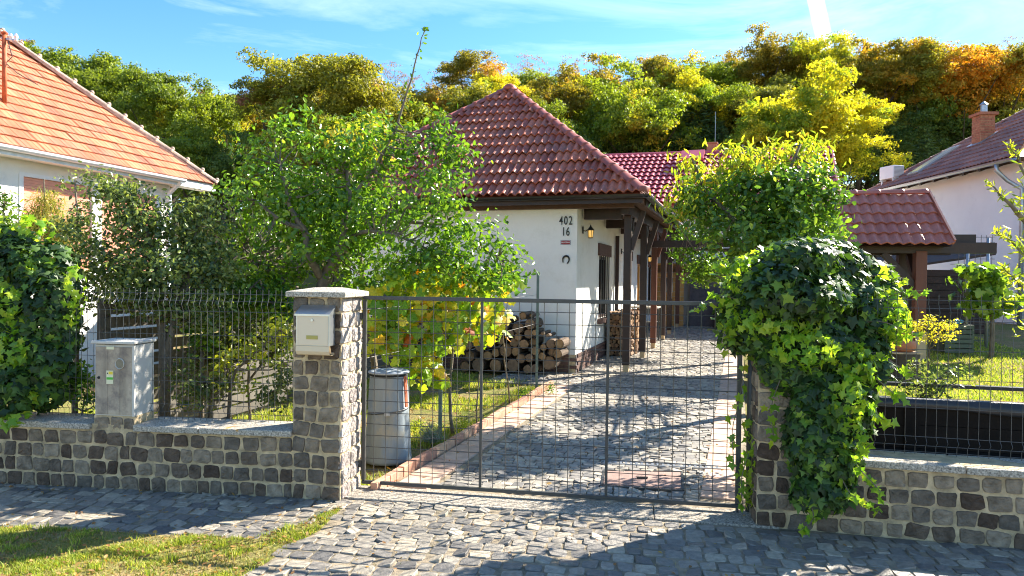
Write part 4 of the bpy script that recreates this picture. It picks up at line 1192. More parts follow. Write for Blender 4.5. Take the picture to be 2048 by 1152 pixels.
# firewood under the porch
fwd_ = thing('firewood_stack', 'split firewood stacked against the porch wall behind the first post', 'firewood', FH.w((0.34, 3.7, 0)), FH.rz)
sp = []
for k in range(4):
    poly = [(0.055 * random.uniform(0.7, 1.15) * math.cos(2 * math.pi * i / 5 + random.uniform(-.3, .3)), 0.055 * random.uniform(0.7, 1.15) * math.sin(2 * math.pi * i / 5)) for i in range(5)]
    m_ = MB(); m_.prism(poly, -0.19, 0.19, 0.0); sp.append(m_.mesh('split_log', m_split))
zg = gzh(0.4, 3.7)
for r_ in range(11):
    for k in range(6):
        x = -0.22 + k * 0.088 + (r_ % 2) * 0.03; 
        for yy in (-0.75, 0.3):
            mk('split_log', random.choice(sp), fwd_, (x, yy + random.gauss(0, 0.02), zg + 0.06 + r_ * 0.088), (0, random.uniform(0, 6.3), random.gauss(0, 0.06)))
# crosswise pieces showing their ends to the drive
for r_ in range(11):
    for k in range(9):
        mk('split_log', random.choice(sp), fwd_, (0.12 + random.gauss(0, 0.015), -0.42 + k * 0.095, zg + 0.06 + r_ * 0.088), (0, random.uniform(0, 6.3), math.pi / 2 + random.gauss(0, 0.08)))
# small table and chair on the porch
tb = thing('porch_table', 'small light topped table on the porch behind the firewood', 'table', FH.w((0.42, 6.4, gzh(0.4, 6.4))), FH.rz)
MB().box((0, 0, 0.93), (0.8, 0.8, 0.035)).obj('table_top', m_cap, tb)
for sx_ in (-1, 1):
    for sy in (-1, 1): MB().box((sx_ * 0.35, sy * 0.35, 0.455), (0.04, 0.04, 0.91)).obj('leg', m_iron, tb)
ch = thing('porch_chair', 'thin black metal chair beside the porch table', 'chair', FH.w((0.5, 7.6, gzh(0.4, 7.6))), FH.rz + 0.4)
MB().box((0, 0, 0.45), (0.42, 0.42, 0.03)).obj('seat', m_iron, ch)
MB().box((0, 0.2, 0.78), (0.42, 0.02, 0.22)).obj('backrest', m_iron, ch)
for sx_ in (-1, 1):
    MB().box((sx_ * 0.2, -0.2, 0.22), (0.025, 0.025, 0.44)).obj('leg', m_iron, ch)
    MB().box((sx_ * 0.2, 0.2, 0.45), (0.025, 0.025, 0.9)).obj('leg', m_iron, ch)

# ================================================================ LOG PILE in front of the house wall
def log_mesh(k, L_=0.5):
    r = np.random.default_rng(500 + k); n = 14
    rr_ = 1 + r.normal(0, 0.045, n)
    V = []
    for y_ in (-L_ / 2, L_ / 2):
        for i in range(n):
            an = 2 * math.pi * i / n; V.append((rr_[i] * math.cos(an), y_, rr_[i] * math.sin(an)))
    bark = mesh_np('bark', V, [(i, (i + 1) % n, n + (i + 1) % n, n + i) for i in range(n)], m_logbark, np.zeros(n))
    V2 = []
    for y_ in (-L_ / 2 - 0.002, L_ / 2 + 0.002):
        for q in (0.93, 0.55):
            for i in range(n):
                an = 2 * math.pi * i / n; V2.append((q * rr_[i] * math.cos(an), y_ + (0.004 if (q < 0.9) == (y_ > 0) else 0), q * rr_[i] * math.sin(an)))
        V2.append((0, y_, 0))
    Fs = []
    for s_ in (0, 1):
        o = s_ * (2 * n + 1)
        Fs += [(o + i, o + (i + 1) % n, o + n + (i + 1) % n, o + n + i) for i in range(n)] + [(o + n + i, o + n + (i + 1) % n, o + 2 * n) for i in range(n)]
    h_ = 2 * n + 1; hf = len(Fs) // 2
    end = [mesh_np('cut_end', V2[s_ * h_:(s_ + 1) * h_], [tuple(i - s_ * h_ for i in f) for f in Fs[s_ * hf:(s_ + 1) * hf]], m_logend, np.zeros(hf)) for s_ in (0, 1)]
    return bark, end[0], end[1]
LM = [log_mesh(k) for k in range(5)]
spec = []   # (px, py, radius px) read off the photograph
for s in """1097 726 14.5|1115 707 9.5|1119 688 10|1101 688 10|1086 695 7|1070 742 0|1072 737 9|1055 738 9|1026 731 14|1059 716 9|1041 717 10|1010 701 14|1032 703 9|1047 688 10|1027 685 10|1035 674 8|1019 668 9|1055 668 10|1036 656 12|1061 648 11|1046 632 8|1069 665 6|1084 667 4|1095 671 3.5|1061 631 3.5|1105 705 8|1083 713 8|1070 702 10|1066 684 8|992 730 13|956 730 14|930 734 11|904 728 13|975 712 10|940 712 11|915 705 10|990 706 9|960 694 10|935 690 10|978 688 9|905 685 10|1000 682 8|880 730 12|884 706 10|950 673 9|926 671 9|970 670 9|993 663 8|1008 655 8|900 665 9|880 684 9|948 655 9|975 652 8|925 652 8|995 645 7|1013 640 7""".split('|'):
    spec.append(tuple(float(t) for t in s.split()))
ORD = ['first', 'second', 'third', 'fourth', 'fifth', 'sixth', 'seventh', 'eighth', 'ninth', 'tenth', 'eleventh', 'twelfth', 'thirteenth', 'fourteenth', 'fifteenth', 'sixteenth']
ROWS = [(718, 'bottom'), (699, 'second'), (681, 'third'), (662, 'fourth'), (644, 'fifth'), (0, 'topmost')]
def log_label(px, py, rp):
    row = next(i for i, (y_, _) in enumerate(ROWS) if py >= y_)
    same = sorted([q[0] for q in spec if q[2] > 0 and next(i for i, (y_, _) in enumerate(ROWS) if q[1] >= y_) == row], reverse=True)
    size = 'thick' if rp > 11 else ('thin' if rp < 7 else 'round')
    return '%s sawn log, %s from the right in the %s row of the log pile' % (size, ORD[same.index(px)], ROWS[row][1])
LY = -0.38
pile_fr = FH
allx = [FH.hit(px, py, LY).x for (px, py, r_) in spec if r_ > 0]
logs = []
for (px, py, rp) in spec:
    if rp == 0 or px < 925 or (px < 962 and py < 680): continue
    q = FH.hit(px, py, LY - 0.25); d = proj(FH.w(q))[2]; rad = rp / F * d
    k = random.randrange(5)
    t = thing('log', 'round sawn log in the log pile against the white house wall', 'log', FH.w((q.x, LY, max(q.z, gzh(0, -0.3) + rad))), FH.rz + random.gauss(0, 0.03), 'sawn logs piled against the house wall')
    t['label'] = log_label(px, py, rp)
    for nm, me in (('bark', LM[k][0]), ('cut_end', LM[k][1]), ('cut_end', LM[k][2])):
        mk(nm, me, t, (0, random.gauss(0, 0.02), 0), (0, random.uniform(0, 6.3), 0), (rad, 1, rad))

# ================================================================ LEFT NEIGHBOUR HOUSE
NLO = at(430, 372, 14.4); 
dirL = Vector((0.96, 3.5, 0)).normalized(); rzl = -math.atan2(dirL.x, dirL.y)
FN = Fr((NLO.x, NLO.y, 0), rzl)           # x right, y back; eave line is x=0, y<=0
nh = thing('neighbour_house', 'neighbouring white house with orange tiled hip roof and closed salmon roller blinds', 'house', FN.o, FN.rz)
EZL = NLO.z + 0.02; TPL = 0.945
NL = 9.0; HW = 3.3
wallx = -0.32
def nb(name, c, d, mat, parent=None): return MB().box(c, d).obj(name, mat, parent or nh)
# walls with openings (wx faces +x)
yj = FN.hitx(340, 400, wallx).y        # wall corner seen at px 340
b0 = FN.hitx(37, 400, wallx).y; b1 = FN.hitx(318, 400, wallx).y
bz1 = FN.hitx(37, 343, wallx).z; bz0 = bz1 - 1.55
mb = MB()
mb.box((wallx - 0.15, (-NL + b0) / 2, EZL / 2 - 0.1), (0.3, NL + b0, EZL + 0.1))
mb.box((wallx - 0.15, (b1 + yj) / 2, EZL / 2 - 0.1), (0.3, yj - b1, EZL + 0.1))
mb.box((wallx - 0.15, (b0 + b1) / 2, bz0 / 2 - 0.1), (0.3, b1 - b0, bz0 + 0.1))
mb.box((wallx - 0.15, (b0 + b1) / 2, (bz1 + EZL) / 2 - 0.03), (0.3, b1 - b0, EZL - bz1 + 0.0))
mb.box((wallx - 1.3, yj - 0.15, EZL / 2 - 0.1), (2.3, 0.3, EZL + 0.1))
mb.box((wallx - 0.9, (yj - 0.3) / 2, EZL / 2 - 0.1), (0.3, -(yj - 0.3) - 0.01 if yj < 0.3 else 0.3, EZL + 0.1))
mb.obj('side_wall', m_plaster_old, nh)
# blinds: frames with slats
nwin = 2
mid = (b0 + b1) / 2 
spans = [(b0 + 0.04, mid - 0.06), (mid + 0.06, b1 - 0.04)]
for (ya, yb) in spans:
    fr = MB()
    for (c, d) in (((wallx - 0.02, ya, (bz0 + bz1) / 2), (0.06, 0.07, bz1 - bz0)), ((wallx - 0.02, yb, (bz0 + bz1) / 2), (0.06, 0.07, bz1 - bz0)), ((wallx - 0.02, (ya + yb) / 2, bz1 - 0.03), (0.06, yb - ya - 0.07, 0.06)), ((wallx - 0.02, (ya + yb) / 2, bz0 + 0.03), (0.08, yb - ya - 0.07, 0.06))):
        fr.box(c, d)
    w_ = fr.obj('window', m_frame_w, nh)
    sm_ = MB().box((0, 0, 0), (0.014, yb - ya - 0.08, 0.038)).mesh('blind_slat', m_blind)
    z = bz0 + 0.08
    while z < bz1 - 0.07:
        mk('blind_slat', sm_, w_, (wallx - 0.035, (ya + yb) / 2, z), (0, 0.25, 0)); z += 0.042
    nb('blind_backing', (wallx - 0.06, (ya + yb) / 2, (bz0 + bz1) / 2), (0.02, yb - ya, bz1 - bz0), m_blind, w_)
nb('mullion', (wallx - 0.02, mid, (bz0 + bz1) / 2), (0.06, 0.05, bz1 - bz0), m_frame_w)
nb('soffit', (-0.17, (-NL) / 2, EZL - 0.11), (0.36, NL, 0.03), m_plaster_old)
nb('fascia_board', (-0.0, -NL / 2, EZL - 0.07), (0.025, NL, 0.14), m_gutter_w)
gutter(nh, (0.07, -NL, EZL - 0.02), (0.07, FN.hitx(368, 360, 0.07).y, EZL - 0.02), m_gutter_w, 0.07, (1, 0, 0))
MB().tube([(0.07, FN.hitx(362, 372, 0.07).y, EZL - 0.07), (-0.2, FN.hitx(362, 372, 0.07).y, EZL - 0.3), (-0.25, FN.hitx(362, 372, 0.07).y, 0.0)], 0.045, 8).obj('downpipe', m_gutter_w, nh)
# roof bodies
RTOP = HW * TPL
A0 = Vector((0, 0, EZL)); A1 = Vector((0, -NL, EZL)); B0 = Vector((-2 * HW, 0, EZL)); B1 = Vector((-2 * HW, -NL, EZL)); T0 = Vector((-HW, -HW, EZL + RTOP)); T1 = Vector((-HW, -NL, EZL + RTOP))
mb = MB(); mb.add([A0, A1, B0, B1, T0, T1], [(1, 0, 4, 5), (0, 2, 4), (2, 3, 5, 4), (0, 1, 3, 2), (1, 5, 3)])
nroof = mb.obj('roof', m_tile_l, nh); nroof.location.z = -0.02
SLl = math.hypot(1, TPL); cl2 = math.hypot(SLl, 1)
tiled_plane(nroof, FN, (0.03, -NL, EZL), (0, 1, 0), (-1, 0, TPL), 0, NL, int(HW * SLl / 0.235) + 1, flat_tile(0.205, 0.25, 0.026), 0.205, 0.235, m_tile_l, [(NL, 0, SLl / cl2, 1 / cl2)], nmax=300, jitter=0.004)
tiled_plane(nroof, FN, (0, 0.03, EZL), (-1, 0, 0), (0, -1, TPL), 0, 2 * HW, int(HW * SLl / 0.235) + 1, flat_tile(0.205, 0.25, 0.026), 0.205, 0.235, m_tile_l, [(2 * HW, 0, SLl / cl2, 1 / cl2), (0, 0, -SLl / cl2, 1 / cl2)], parts=False)
ridge_tiles(nh, A0 + Vector((0.02, 0.02, 0.02)), T0 + Vector((0, 0, 0.04)), 17, 0.105, m_ridge_l, 'hip_tile', knob=True)
# mortar strip beside the hip tiles
mb = MB(); mb.bar(A0 + Vector((-0.02, -0.14, 0.055)), T0 + Vector((0.10, -0.10, 0.06)), 0.07, 0.05); mb.obj('mortar_strip', m_ridge_l, nh)
# rusty mast on the roof
pb = at(9, 160, 10.9); 
mast = thing('roof_mast', 'rusty red steel mast with small cap and cables on the orange roof', 'mast', pb)
pt = at(9, 68, 10.9) - pb
MB().tube([(0, 0, -0.4), (0, 0, pt.z)], 0.034, 10).obj('pipe', m_rust, mast, smooth=True)
MB().lathe([(0.045, 0), (0.05, 0.02), (0.01, 0.05)], 10, (0, 0, pt.z)).obj('cap', m_rust, mast)
mb = MB(); mb.bar((-0.05, 0, pt.z - 0.06), (0.20, 0.0, pt.z - 0.10), 0.03, 0.03); mb.obj('bracket', m_zinc, mast)
for k in range(2):
    MB().lathe([(0.0, -0.1), (0.03, -0.08), (0.02, -0.05), (0.035, -0.02), (0.01, 0.03)], 8, (0.10 + 0.08 * k, 0, pt.z - 0.02)).obj('insulator', m_white, mast)
mb = MB(); mb.tube([(0.05, 0, pt.z - 0.1), (0.12, 0, pt.z - 0.35), (0.02, 0, pt.z - 0.45), (0.2, 0, pt.z - 0.6), (0.45, 0.1, pt.z - 0.75)], 0.008, 5); mb.obj('cable', m_iron, mast)

# slatted boundary fence between the plots
sf0 = gnd(318, 838); FS = Fr((-3.95, 6.7, 0), -R(16))
sfence = thing('slat_fence', 'pale grey horizontal board fence between the two gardens', 'fence', FS.o, FS.rz)
for k in range(11):
    MB().box((random.gauss(0, 0.006), 4.6, 0.14 + k * 0.132), (0.022, 9.2, 0.105), M=Matrix.Rotation(random.gauss(0, 0.05), 3, 'Y')).obj('slat', m_slat, sfence)
for k in range(6):
    MB().box((-0.05, 0.1 + k * 1.8, 0.75), (0.08, 0.08, 1.6)).obj('post', m_slat, sfence)

# ================================================================ BIN
q0 = gnd(775, 930)
binp = thing('rubbish_bin', 'weathered grey ribbed plastic bin with lid, widening to its foot, behind the gate', 'bin', (q0.x - 0.03, q0.y + 0.2, float(gz(q0.x, q0.y))), 0.2)
d = q0.y + 0.15
s_ = d / F
H = 190 * s_ * 0.97; rb = 47 * s_; rt = 37 * s_
mb = MB(); n = 48; V = []; Fs = []
levels = [0, 0.03, 0.06, 0.12, 0.13, 0.5, 0.52, 0.58, 0.60, 0.93, 0.97]
for t in levels:
    rr = rb + (rt - rb) * t
    for k in range(n):
        an = 2 * math.pi * k / n
        rib = 0.0
        if 0.13 <= t <= 0.5 or 0.60 <= t <= 0.93:
            rib = -0.022 if (k % 8) in (3, 4) else 0.0
        q = rr + rib + (0.006 if t < 0.05 else 0)
        V.append((q * math.cos(an), q * math.sin(an), H * t))
for i in range(len(levels) - 1):
    for k in range(n):
        Fs.append((i * n + k, i * n + (k + 1) % n, (i + 1) * n + (k + 1) % n, (i + 1) * n + k))
Fs.append(tuple(range(n - 1, -1, -1)))
mb.add(V, Fs, 0.0); mb.obj('body', m_bin, binp, smooth=True)
mb = MB(); mb.lathe([(rt + 0.012, H * 0.955), (rt + 0.022, H * 0.962), (rt + 0.022, H * 0.975), (rt * 0.93, H * 0.985), (rt * 0.86, H * 0.982), (rt * 0.3, H * 1.0), (0.005, H * 1.003)], 36); mb.obj('lid', m_bin_d, binp, smooth=True)
mb = MB(); mb.lathe([(rt + 0.006, H * 0.93), (rt + 0.010, H * 0.94), (rt + 0.004, H * 0.952)], 36); mb.obj('black_seal', m_dark, binp)
# rusty strip and strap
an = R(-38)
mb = MB(); r1 = rb + (rt - rb) * 0.45; r2 = rt
def onbin(t, a_, off=0.012):
    rr = rb + (rt - rb) * t + off
    return Vector((rr * math.cos(a_), rr * math.sin(a_), H * t))
mb.bar(onbin(0.60, an), onbin(0.93, an), 0.035, 0.012, up=(math.cos(an), math.sin(an), 0)); mb.obj('rusty_strip', m_rust, binp)
mb = MB(); mb.tube([onbin(0.52 + 0.07 * (k / 10), R(-170 + k * 15), 0.010) for k in range(11)], 0.006, 5); mb.obj('strap', m_iron, binp)
mb = MB(); q = onbin(0.545, R(-95), 0.02); mb.box(q, (0.05, 0.015, 0.03)); mb.obj('strap_buckle', m_zinc, binp)

# posts and wires for the vine
def gpost(px, pyb, pyt, label, r_=0.02):
    b = gnd(px, pyb); t = at(px - 2, pyt, b.y)
    th_ = thing('vine_post', label, 'post', b)
    MB().box((0, 0, (t.z - b.z) / 2 - 0.05), (r_ * 2, r_ * 2, t.z - b.z + 0.1)).obj('post_tube', m_greenpost, th_)
    MB().box((0, 0, t.z - b.z + 0.006), (r_ * 2.5, r_ * 2.5, 0.012)).obj('post_cap', m_greenpost, th_)
    return b, t
pA = gpost(1073, 781, 546, 'green steel vine post in front of the log pile')
pB = gpost(880, 872, 610, 'green grey steel vine post under the yellow grape leaves')
wires = thing('vine_wire', 'thin steel training wires between the two vine posts', 'wire', (pA[0].x, pA[0].y, 1.2))
for k, zz in enumerate((1.05, 1.5)):
    a = Vector((pA[0].x, pA[0].y, zz + pA[0].z)) - wires.location; b = Vector((pB[0].x, pB[0].y, zz + pB[0].z)) - wires.location
    mid = (a + b) / 2 - Vector((0, 0, 0.03)); ext = b + (b - a) * 0.5
    MB().tube([a, mid, b, ext], 0.0018, 4).obj('wire', m_iron, wires)

# ================================================================ BLACK PLANTER
pl0 = FR_.hit(1722, 800, 0.55).x
pt_ = thing('raised_planter', 'long black board planter lined with black foil behind the right wall', 'planter', FR_.w((pl0, 0.55, 0)), FR_.rz)
PZ = FR_.hit(1900, 806, 0.55).z
nbd = 5
for k in range(nbd):
    MB().box((1.6, 0, PZ / nbd * (k + 0.5)), (3.2, 0.035, PZ / nbd - 0.004)).obj('plank', m_black, pt_)
    MB().box((0, 0.45, PZ / nbd * (k + 0.5)), (0.035, 0.86, PZ / nbd - 0.008)).obj('plank', m_black, pt_)
MB().box((1.6, 0.03, PZ / 2 - 0.02), (3.1, 0.01, PZ - 0.04)).obj('foil_liner', m_dark, pt_)
for x in (0.35, 1.5, 2.7):
    MB().box((x, -0.03, PZ / 2), (0.09, 0.03, PZ)).obj('batten', m_black, pt_)
mb = MB(); mb.bar((-0.02, -0.02, PZ + 0.01), (3.2, -0.02, PZ + 0.01), 0.07, 0.03); mb.bar((-0.02, 0.9, PZ + 0.01), (3.2, 0.9, PZ + 0.01), 0.07, 0.03); mb.obj('rim_board', m_foil, pt_)
# the fold of foil hanging over the front
mb = MB(); n = 14; V = []; Fs = []
for i in range(n):
    t = i / (n - 1); x = -0.1 + 3.3 * t
    top = PZ + 0.03; low = PZ - 0.02 - 0.045 * min(1, t * 2.2) - 0.01 * math.sin(i * 1.7)
    V += [(x, -0.02, top), (x, -0.058, top - 0.005), (x, -0.075 - 0.01 * math.sin(i * 2.1), low), (x, -0.060, low - 0.012)]
for i in range(n - 1):
    for k in range(3): Fs.append((i * 4 + k, (i + 1) * 4 + k, (i + 1) * 4 + k + 1, i * 4 + k + 1))
mb.add(V, Fs, 0.2); mb.obj('foil', m_foil, pt_, smooth=True)
MB().box((1.6, 0.45, PZ - 0.12), (3.1, 0.84, 0.05)).obj('soil', m_ground, pt_)

# ================================================================ CARPORT / GARDEN ROOF
CE0 = at(1905, 489, 12.3)
cdir = Vector((math.cos(R(12)), -math.sin(R(12)), 0))
FC = Fr((CE0.x, CE0.y, 0), -R(12))     # x right (<=0), y back; eave at y=0
car = thing('garden_shelter', 'small timber garden shelter with a red wavy tile roof beside the ivy', 'shelter', FC.o, FC.rz)
CEZ = CE0.z; CW = 3.0
top = at(1853, 390, 13.2); tl = FC.l(top)
TPC = (tl.z - CEZ) / tl.y
print('carport', CEZ, tl, TPC)
run = tl.y; slc = math.hypot(1, TPC) * run
cg = slc / 5.0
cw_ = 0.365
mb = MB(); mb.add([(0, 0, CEZ), (-CW, 0, CEZ), (-CW, run, tl.z), (0, run, tl.z), (0, 2 * run, CEZ), (-CW, 2 * run, CEZ)], [(0, 3, 2, 1), (3, 4, 5, 2), (0, 1, 5, 4), (0, 4, 3), (1, 2, 5)])
cr_ = mb.obj('roof', m_wood, car); cr_.location.z = -0.03
# right verge slants: the ridge ends earlier than the eave
vx = tl.x
planesC = [(CW, 0, 1.0, -vx / slc)]
ln = math.hypot(1, -vx / slc)
planesC = [(CW, 0, 1 / ln, (-vx / slc) / ln)]
tiled_plane(cr_, FC, (-CW, -0.05, CEZ), (1, 0, 0), (0, 1, TPC), 0, CW, 5, tile_mesh('tile', cw_, cg * 1.04, m_tile_c, 2, 0.045, 0.02, 7, 0.035), cw_, cg, m_tile_c, planesC, nmax=300, offset=0.0)
tiled_plane(cr_, FC, (0, 2 * run + 0.05, CEZ), (-1, 0, 0), (0, -1, TPC), 0, CW, 5, tile_mesh('tile', cw_, cg * 1.04, m_tile_c, 2, 0.045, 0.02, 4, 0.035), cw_, cg, m_tile_c, (), parts=False)
cr_.data.transform(Matrix.Identity(4))
ridge_tiles(car, (vx + 0.0, run, tl.z + 0.03), (-CW, run, tl.z + 0.03), 7, 0.12, m_tile_c)
mb = MB(); mb.bar((0.0, -0.07, CEZ + 0.04), (vx + 0.02, run, tl.z + 0.07), 0.035, 0.11); mb.obj('verge_board', m_tile_c, car)
# posts, beams, braces
pxl = FC.hit(1838, 600, 0.45).x
gzc = 0.22
for (x, mt_) in ((pxl, m_wood_red), (pxl - 1.75, m_wood_red)):
    for y_ in (0.45, 2 * run - 0.4):
        bevel(MB().box((x, y_, (CEZ - 0.1 + gzc) / 2), (0.19, 0.19, CEZ - 0.1 - gzc)).obj('post', m_wood if y_ > 1 else m_wood_red, car), 0.01)
        MB().bar((x - 0.08, y_, CEZ - 0.75), (x - 0.62, y_, CEZ - 0.14), 0.09, 0.11).obj('brace', m_wood, car)
    MB().bar((x, 0.5, CEZ - 0.85), (x, 1.05, CEZ - 0.16), 0.09, 0.10).obj('brace', m_wood, car)
for y_ in (0.45, 2 * run - 0.4):
    x_end = FC.hit(1990, 497, 0.45).x
    MB().bar((-CW + 0.1, y_, CEZ - 0.045), (x_end if y_ < 1 else x_end - 0.4, y_, CEZ - 0.045), 0.14, 0.19).obj('beam', m_wood, car)
MB().bar((FC.hit(1945, 480, 0.7).x, 0.62, CEZ + 0.11), (pxl - 0.2, 0.62, CEZ + 0.11), 0.14, 0.2).obj('beam', m_wood, car)
# sunlit foot of the post, the light painted as a pale sleeve
MB().box((pxl + 0.012, 0.45, gzc + 0.33), (0.19, 0.202, 0.7)).obj('sunlit_foot', m_sandwall, car)

# shed behind, dark boards with felt roof
sh0 = at(1858, 655, 15.5)
shed = thing('board_shed', 'dark brown board shed behind the garden shelter', 'shed', (sh0.x, sh0.y, 0.25), -R(12))
w_sh = (at(1962, 600, 15.5).x - sh0.x)
zt = at(1860, 535, 15.5).z - 0.25; zt2 = at(1960, 505, 15.5).z - 0.25
nb_ = 12
for k in range(nb_):
    MB().box((w_sh / 2 - 0.3, 0.02 * (k % 2) * 0.3, 0.08 + k * (zt - 0.05) / nb_), (w_sh + 0.6, 0.03, (zt - 0.05) / nb_ - 0.01)).obj('plank', m_shed, shed)
MB().box((w_sh / 2 - 0.3, 0.06, zt / 2), (w_sh + 0.5, 0.03, zt - 0.1)).obj('backing_board', m_shed, shed)
MB().box((w_sh, 0.8, zt / 2 + 0.05), (0.04, 1.6, zt + 0.1)).obj('side_wall', m_shed, shed)
mb = MB(); mb.add([(-0.7, -0.12, zt - 0.05), (w_sh + 0.1, -0.12, zt + 0.28), (w_sh + 0.1, 1.8, zt + 0.55), (-0.7, 1.8, zt + 0.2), (-0.7, -0.12, zt), (w_sh + 0.1, -0.12, zt + 0.33), (w_sh + 0.1, 1.8, zt + 0.6), (-0.7, 1.8, zt + 0.25)], [(3, 2, 1, 0), (4, 5, 6, 7), (0, 1, 5, 4), (1, 2, 6, 5), (2, 3, 7, 6), (3, 0, 4, 7)]); mb.obj('roof', m_shed, shed)
# trellis panel and its steel pole
tr0 = at(1935, 470, 14.2)
trel = thing('trellis', 'rusty wire trellis with a galvanised pole beside the brown shed', 'trellis', (tr0.x, tr0.y, 0.25), -R(12))
for k in range(7): MB().tube([(-0.15 + k * 0.1, 0, 0.2), (-0.15 + k * 0.1, 0, tr0.z - 0.25)], 0.005, 4).obj('wire', m_wire, trel)
for k in range(20): MB().tube([(-0.3, 0, 0.4 + k * 0.11), (0.5, 0, 0.4 + k * 0.11)], 0.005, 4).obj('wire', m_wire, trel)
for px_ in (1936, 1977):
    q = at(px_, 476, 13.9) - trel.location
    q = Matrix.Rotation(R(12), 3, 'Z') @ q
    MB().tube([(q.x, q.y, -0.1), (q.x, q.y, q.z)], 0.028, 8).obj('pole', m_zinc, trel, smooth=True)
# chiminea on a stump, white stone trough
cq = gnd(1806, 742)
Yc = 11.3; cb_ = at(1806, 706, Yc); zc = float(gz(cb_.x, cb_.y))
stump = thing('tree_stump', 'short dark tree stump standing on the lawn by the shelter', 'stump', (cb_.x, cb_.y, zc))
mb = MB(); mb.lathe([(0.27, -0.05), (0.25, 0.1), (0.245, cb_.z - zc)], 14); mb.obj('bark', m_bark_d, stump)
mb = MB(); mb.lathe([(0.235, cb_.z - zc + 0.0), (0.23, cb_.z - zc + 0.012)], 14); mb.obj('cut_face', m_logend, stump)
chi = thing('chiminea', 'terracotta chiminea pot standing on the tree stump', 'chiminea', (cb_.x, cb_.y, cb_.z + 0.012))
hC = at(1806, 664, Yc).z - cb_.z
mb = MB(); mb.lathe([(0.10, 0), (0.16, 0.03), (0.19, 0.09), (0.185, hC * 0.5), (0.14, hC * 0.58), (0.135, hC * 0.9), (0.155, hC * 0.95), (0.15, hC)], 20); mb.obj('pot', m_terra, chi, smooth=True)
mb = MB(); mb.lathe([(0.055, -0.185), (0.055, -0.188)], 12); o = mb.obj('mouth', m_dark, chi); o.rotation_euler = (R(90), 0, R(20)); o.location = (0.02, -0.0, 0.10)
MB().box((-0.02, 0.0, -0.0), (0.46, 0.40, 0.022)).obj('base_slab', m_sandwall, chi)
q = at(1750, 715, 10.8)
tro = thing('stone_block', 'rough pale stone block half hidden by ivy beside the stump', 'stone', (q.x, q.y, float(gz(q.x, q.y))))
MB().box((0, 0, 0.28), (0.24, 0.24, 0.62), taper=0.85).obj('stone_body', m_cap, tro)
bevel(tro.children[0], 0.03)
# compost crate / blue thing near shed
q = at(1918, 668, 13.2)
m_crate = M('dark_green_slat', [(0.05, 0.075, 0.055), (0.065, 0.09, 0.065)], 0.6, 8, 0.2, 0)
cmp_ = thing('garden_crate', 'greenish slatted garden crate on the far side of the lawn', 'crate', (q.x, q.y, float(gz(q.x, q.y))))
for k in range(6): MB().box((0, 0, 0.05 + k * 0.09), (0.55, 0.04, 0.07)).obj('slat', m_crate, cmp_)
for k in range(2): MB().box((-0.26 + k * 0.52, 0.25, 0.28), (0.03, 0.5, 0.52)).obj('side_board', m_crate, cmp_)
bl = thing('blue_bottle', 'small bright blue plastic bottle lying on the garden crate', 'bottle', (q.x, q.y + 0.03, float(gz(q.x, q.y)) + 0.6), 0.4)
MB().tube([(-0.10, 0, 0), (0.06, 0, 0.0), (0.08, 0, 0), (0.13, 0, 0)], [0.045, 0.045, 0.02, 0.02], 10).obj('bottle_body', m_bluesheet, bl)

# ================================================================ RIGHT HOUSE
RC = at(1735, 386, 24.0)
FRH = Fr((RC.x, RC.y, 0), -R(1))       # far eave corner; eave runs towards the camera (-y); body extends to +x
rh = thing('neighbour_house', 'white neighbouring house with brown tiled roof, brick chimney and skylight', 'house', FRH.o, FRH.rz)
EZR = RC.z; TPR = 0.66; NR = 7.3; HWR = 3.6
def rb_(name, c, d, mat, parent=None): return MB().box(c, d).obj(name, mat, parent or rh)
rb_('side_wall', (0.62, -NR / 2 - 0.3, EZR / 2 - 0.1), (0.3, NR - 0.6, EZR + 0.3), m_plaster_r)
rb_('front_wall', (HWR, -NR + 0.15, EZR / 2 - 0.1), (2 * HWR - 1.0, 0.3, EZR + 0.2), m_plaster_r)
rb_('rear_wall', (HWR, -0.75, EZR / 2 - 0.1), (2 * HWR - 1.0, 0.3, EZR + 0.2), m_plaster_r)
A0 = Vector((0, 0, EZR)); A1 = Vector((0, -NR, EZR)); B0 = Vector((2 * HWR, 0, EZR)); B1 = Vector((2 * HWR, -NR, EZR)); T0 = Vector((HWR, -HWR, EZR + TPR * HWR)); T1 = Vector((HWR, -(NR - HWR), EZR + TPR * HWR))
mb = MB(); mb.add([A0, A1, B0, B1, T0, T1], [(1, 0, 4, 5), (0, 2, 4), (2, 3, 5, 4), (0, 1, 3, 2), (1, 5, 3)])
rroof = mb.obj('roof', m_tile_r, rh); rroof.location.z = -0.02
slr = math.hypot(1, TPR); cr3 = math.hypot(slr, 1)
tiled_plane(rroof, FRH, (-0.03, 0, EZR), (0, -1, 0), (1, 0, TPR), 0, NR, int(HWR * slr / 0.33) + 1, tile_mesh('tile', 0.30, 0.345, m_tile_r, 2, 0.04, 0.018, 4, 0.032), 0.30, 0.33, m_tile_r, [(0, 0, -slr / cr3, 1 / cr3), (NR, 0, slr / cr3, 1 / cr3)], nmax=300)
ridge_tiles(rh, A0 + Vector((0, 0, 0.03)), T0 + Vector((0, 0, 0.04)), 16, 0.115, m_tile_r, 'hip_tile')
gutter(rh, (-0.09, 0.05, EZR - 0.03), (-0.09, -NR, EZR - 0.03), m_zinc, 0.075, (-1, 0, 0))
# rafters ends under the eave
for k in range(10):
    y_ = -0.4 - k * 0.68
    MB().bar((0.02, y_, EZR - 0.09), (0.50, y_, EZR + 0.16 - 0.05), 0.09, 0.13).obj('rafter', m_wood, rh)
rb_('soffit', (0.25, -NR / 2, EZR - 0.015), (0.5, NR, 0.02), m_soffit)
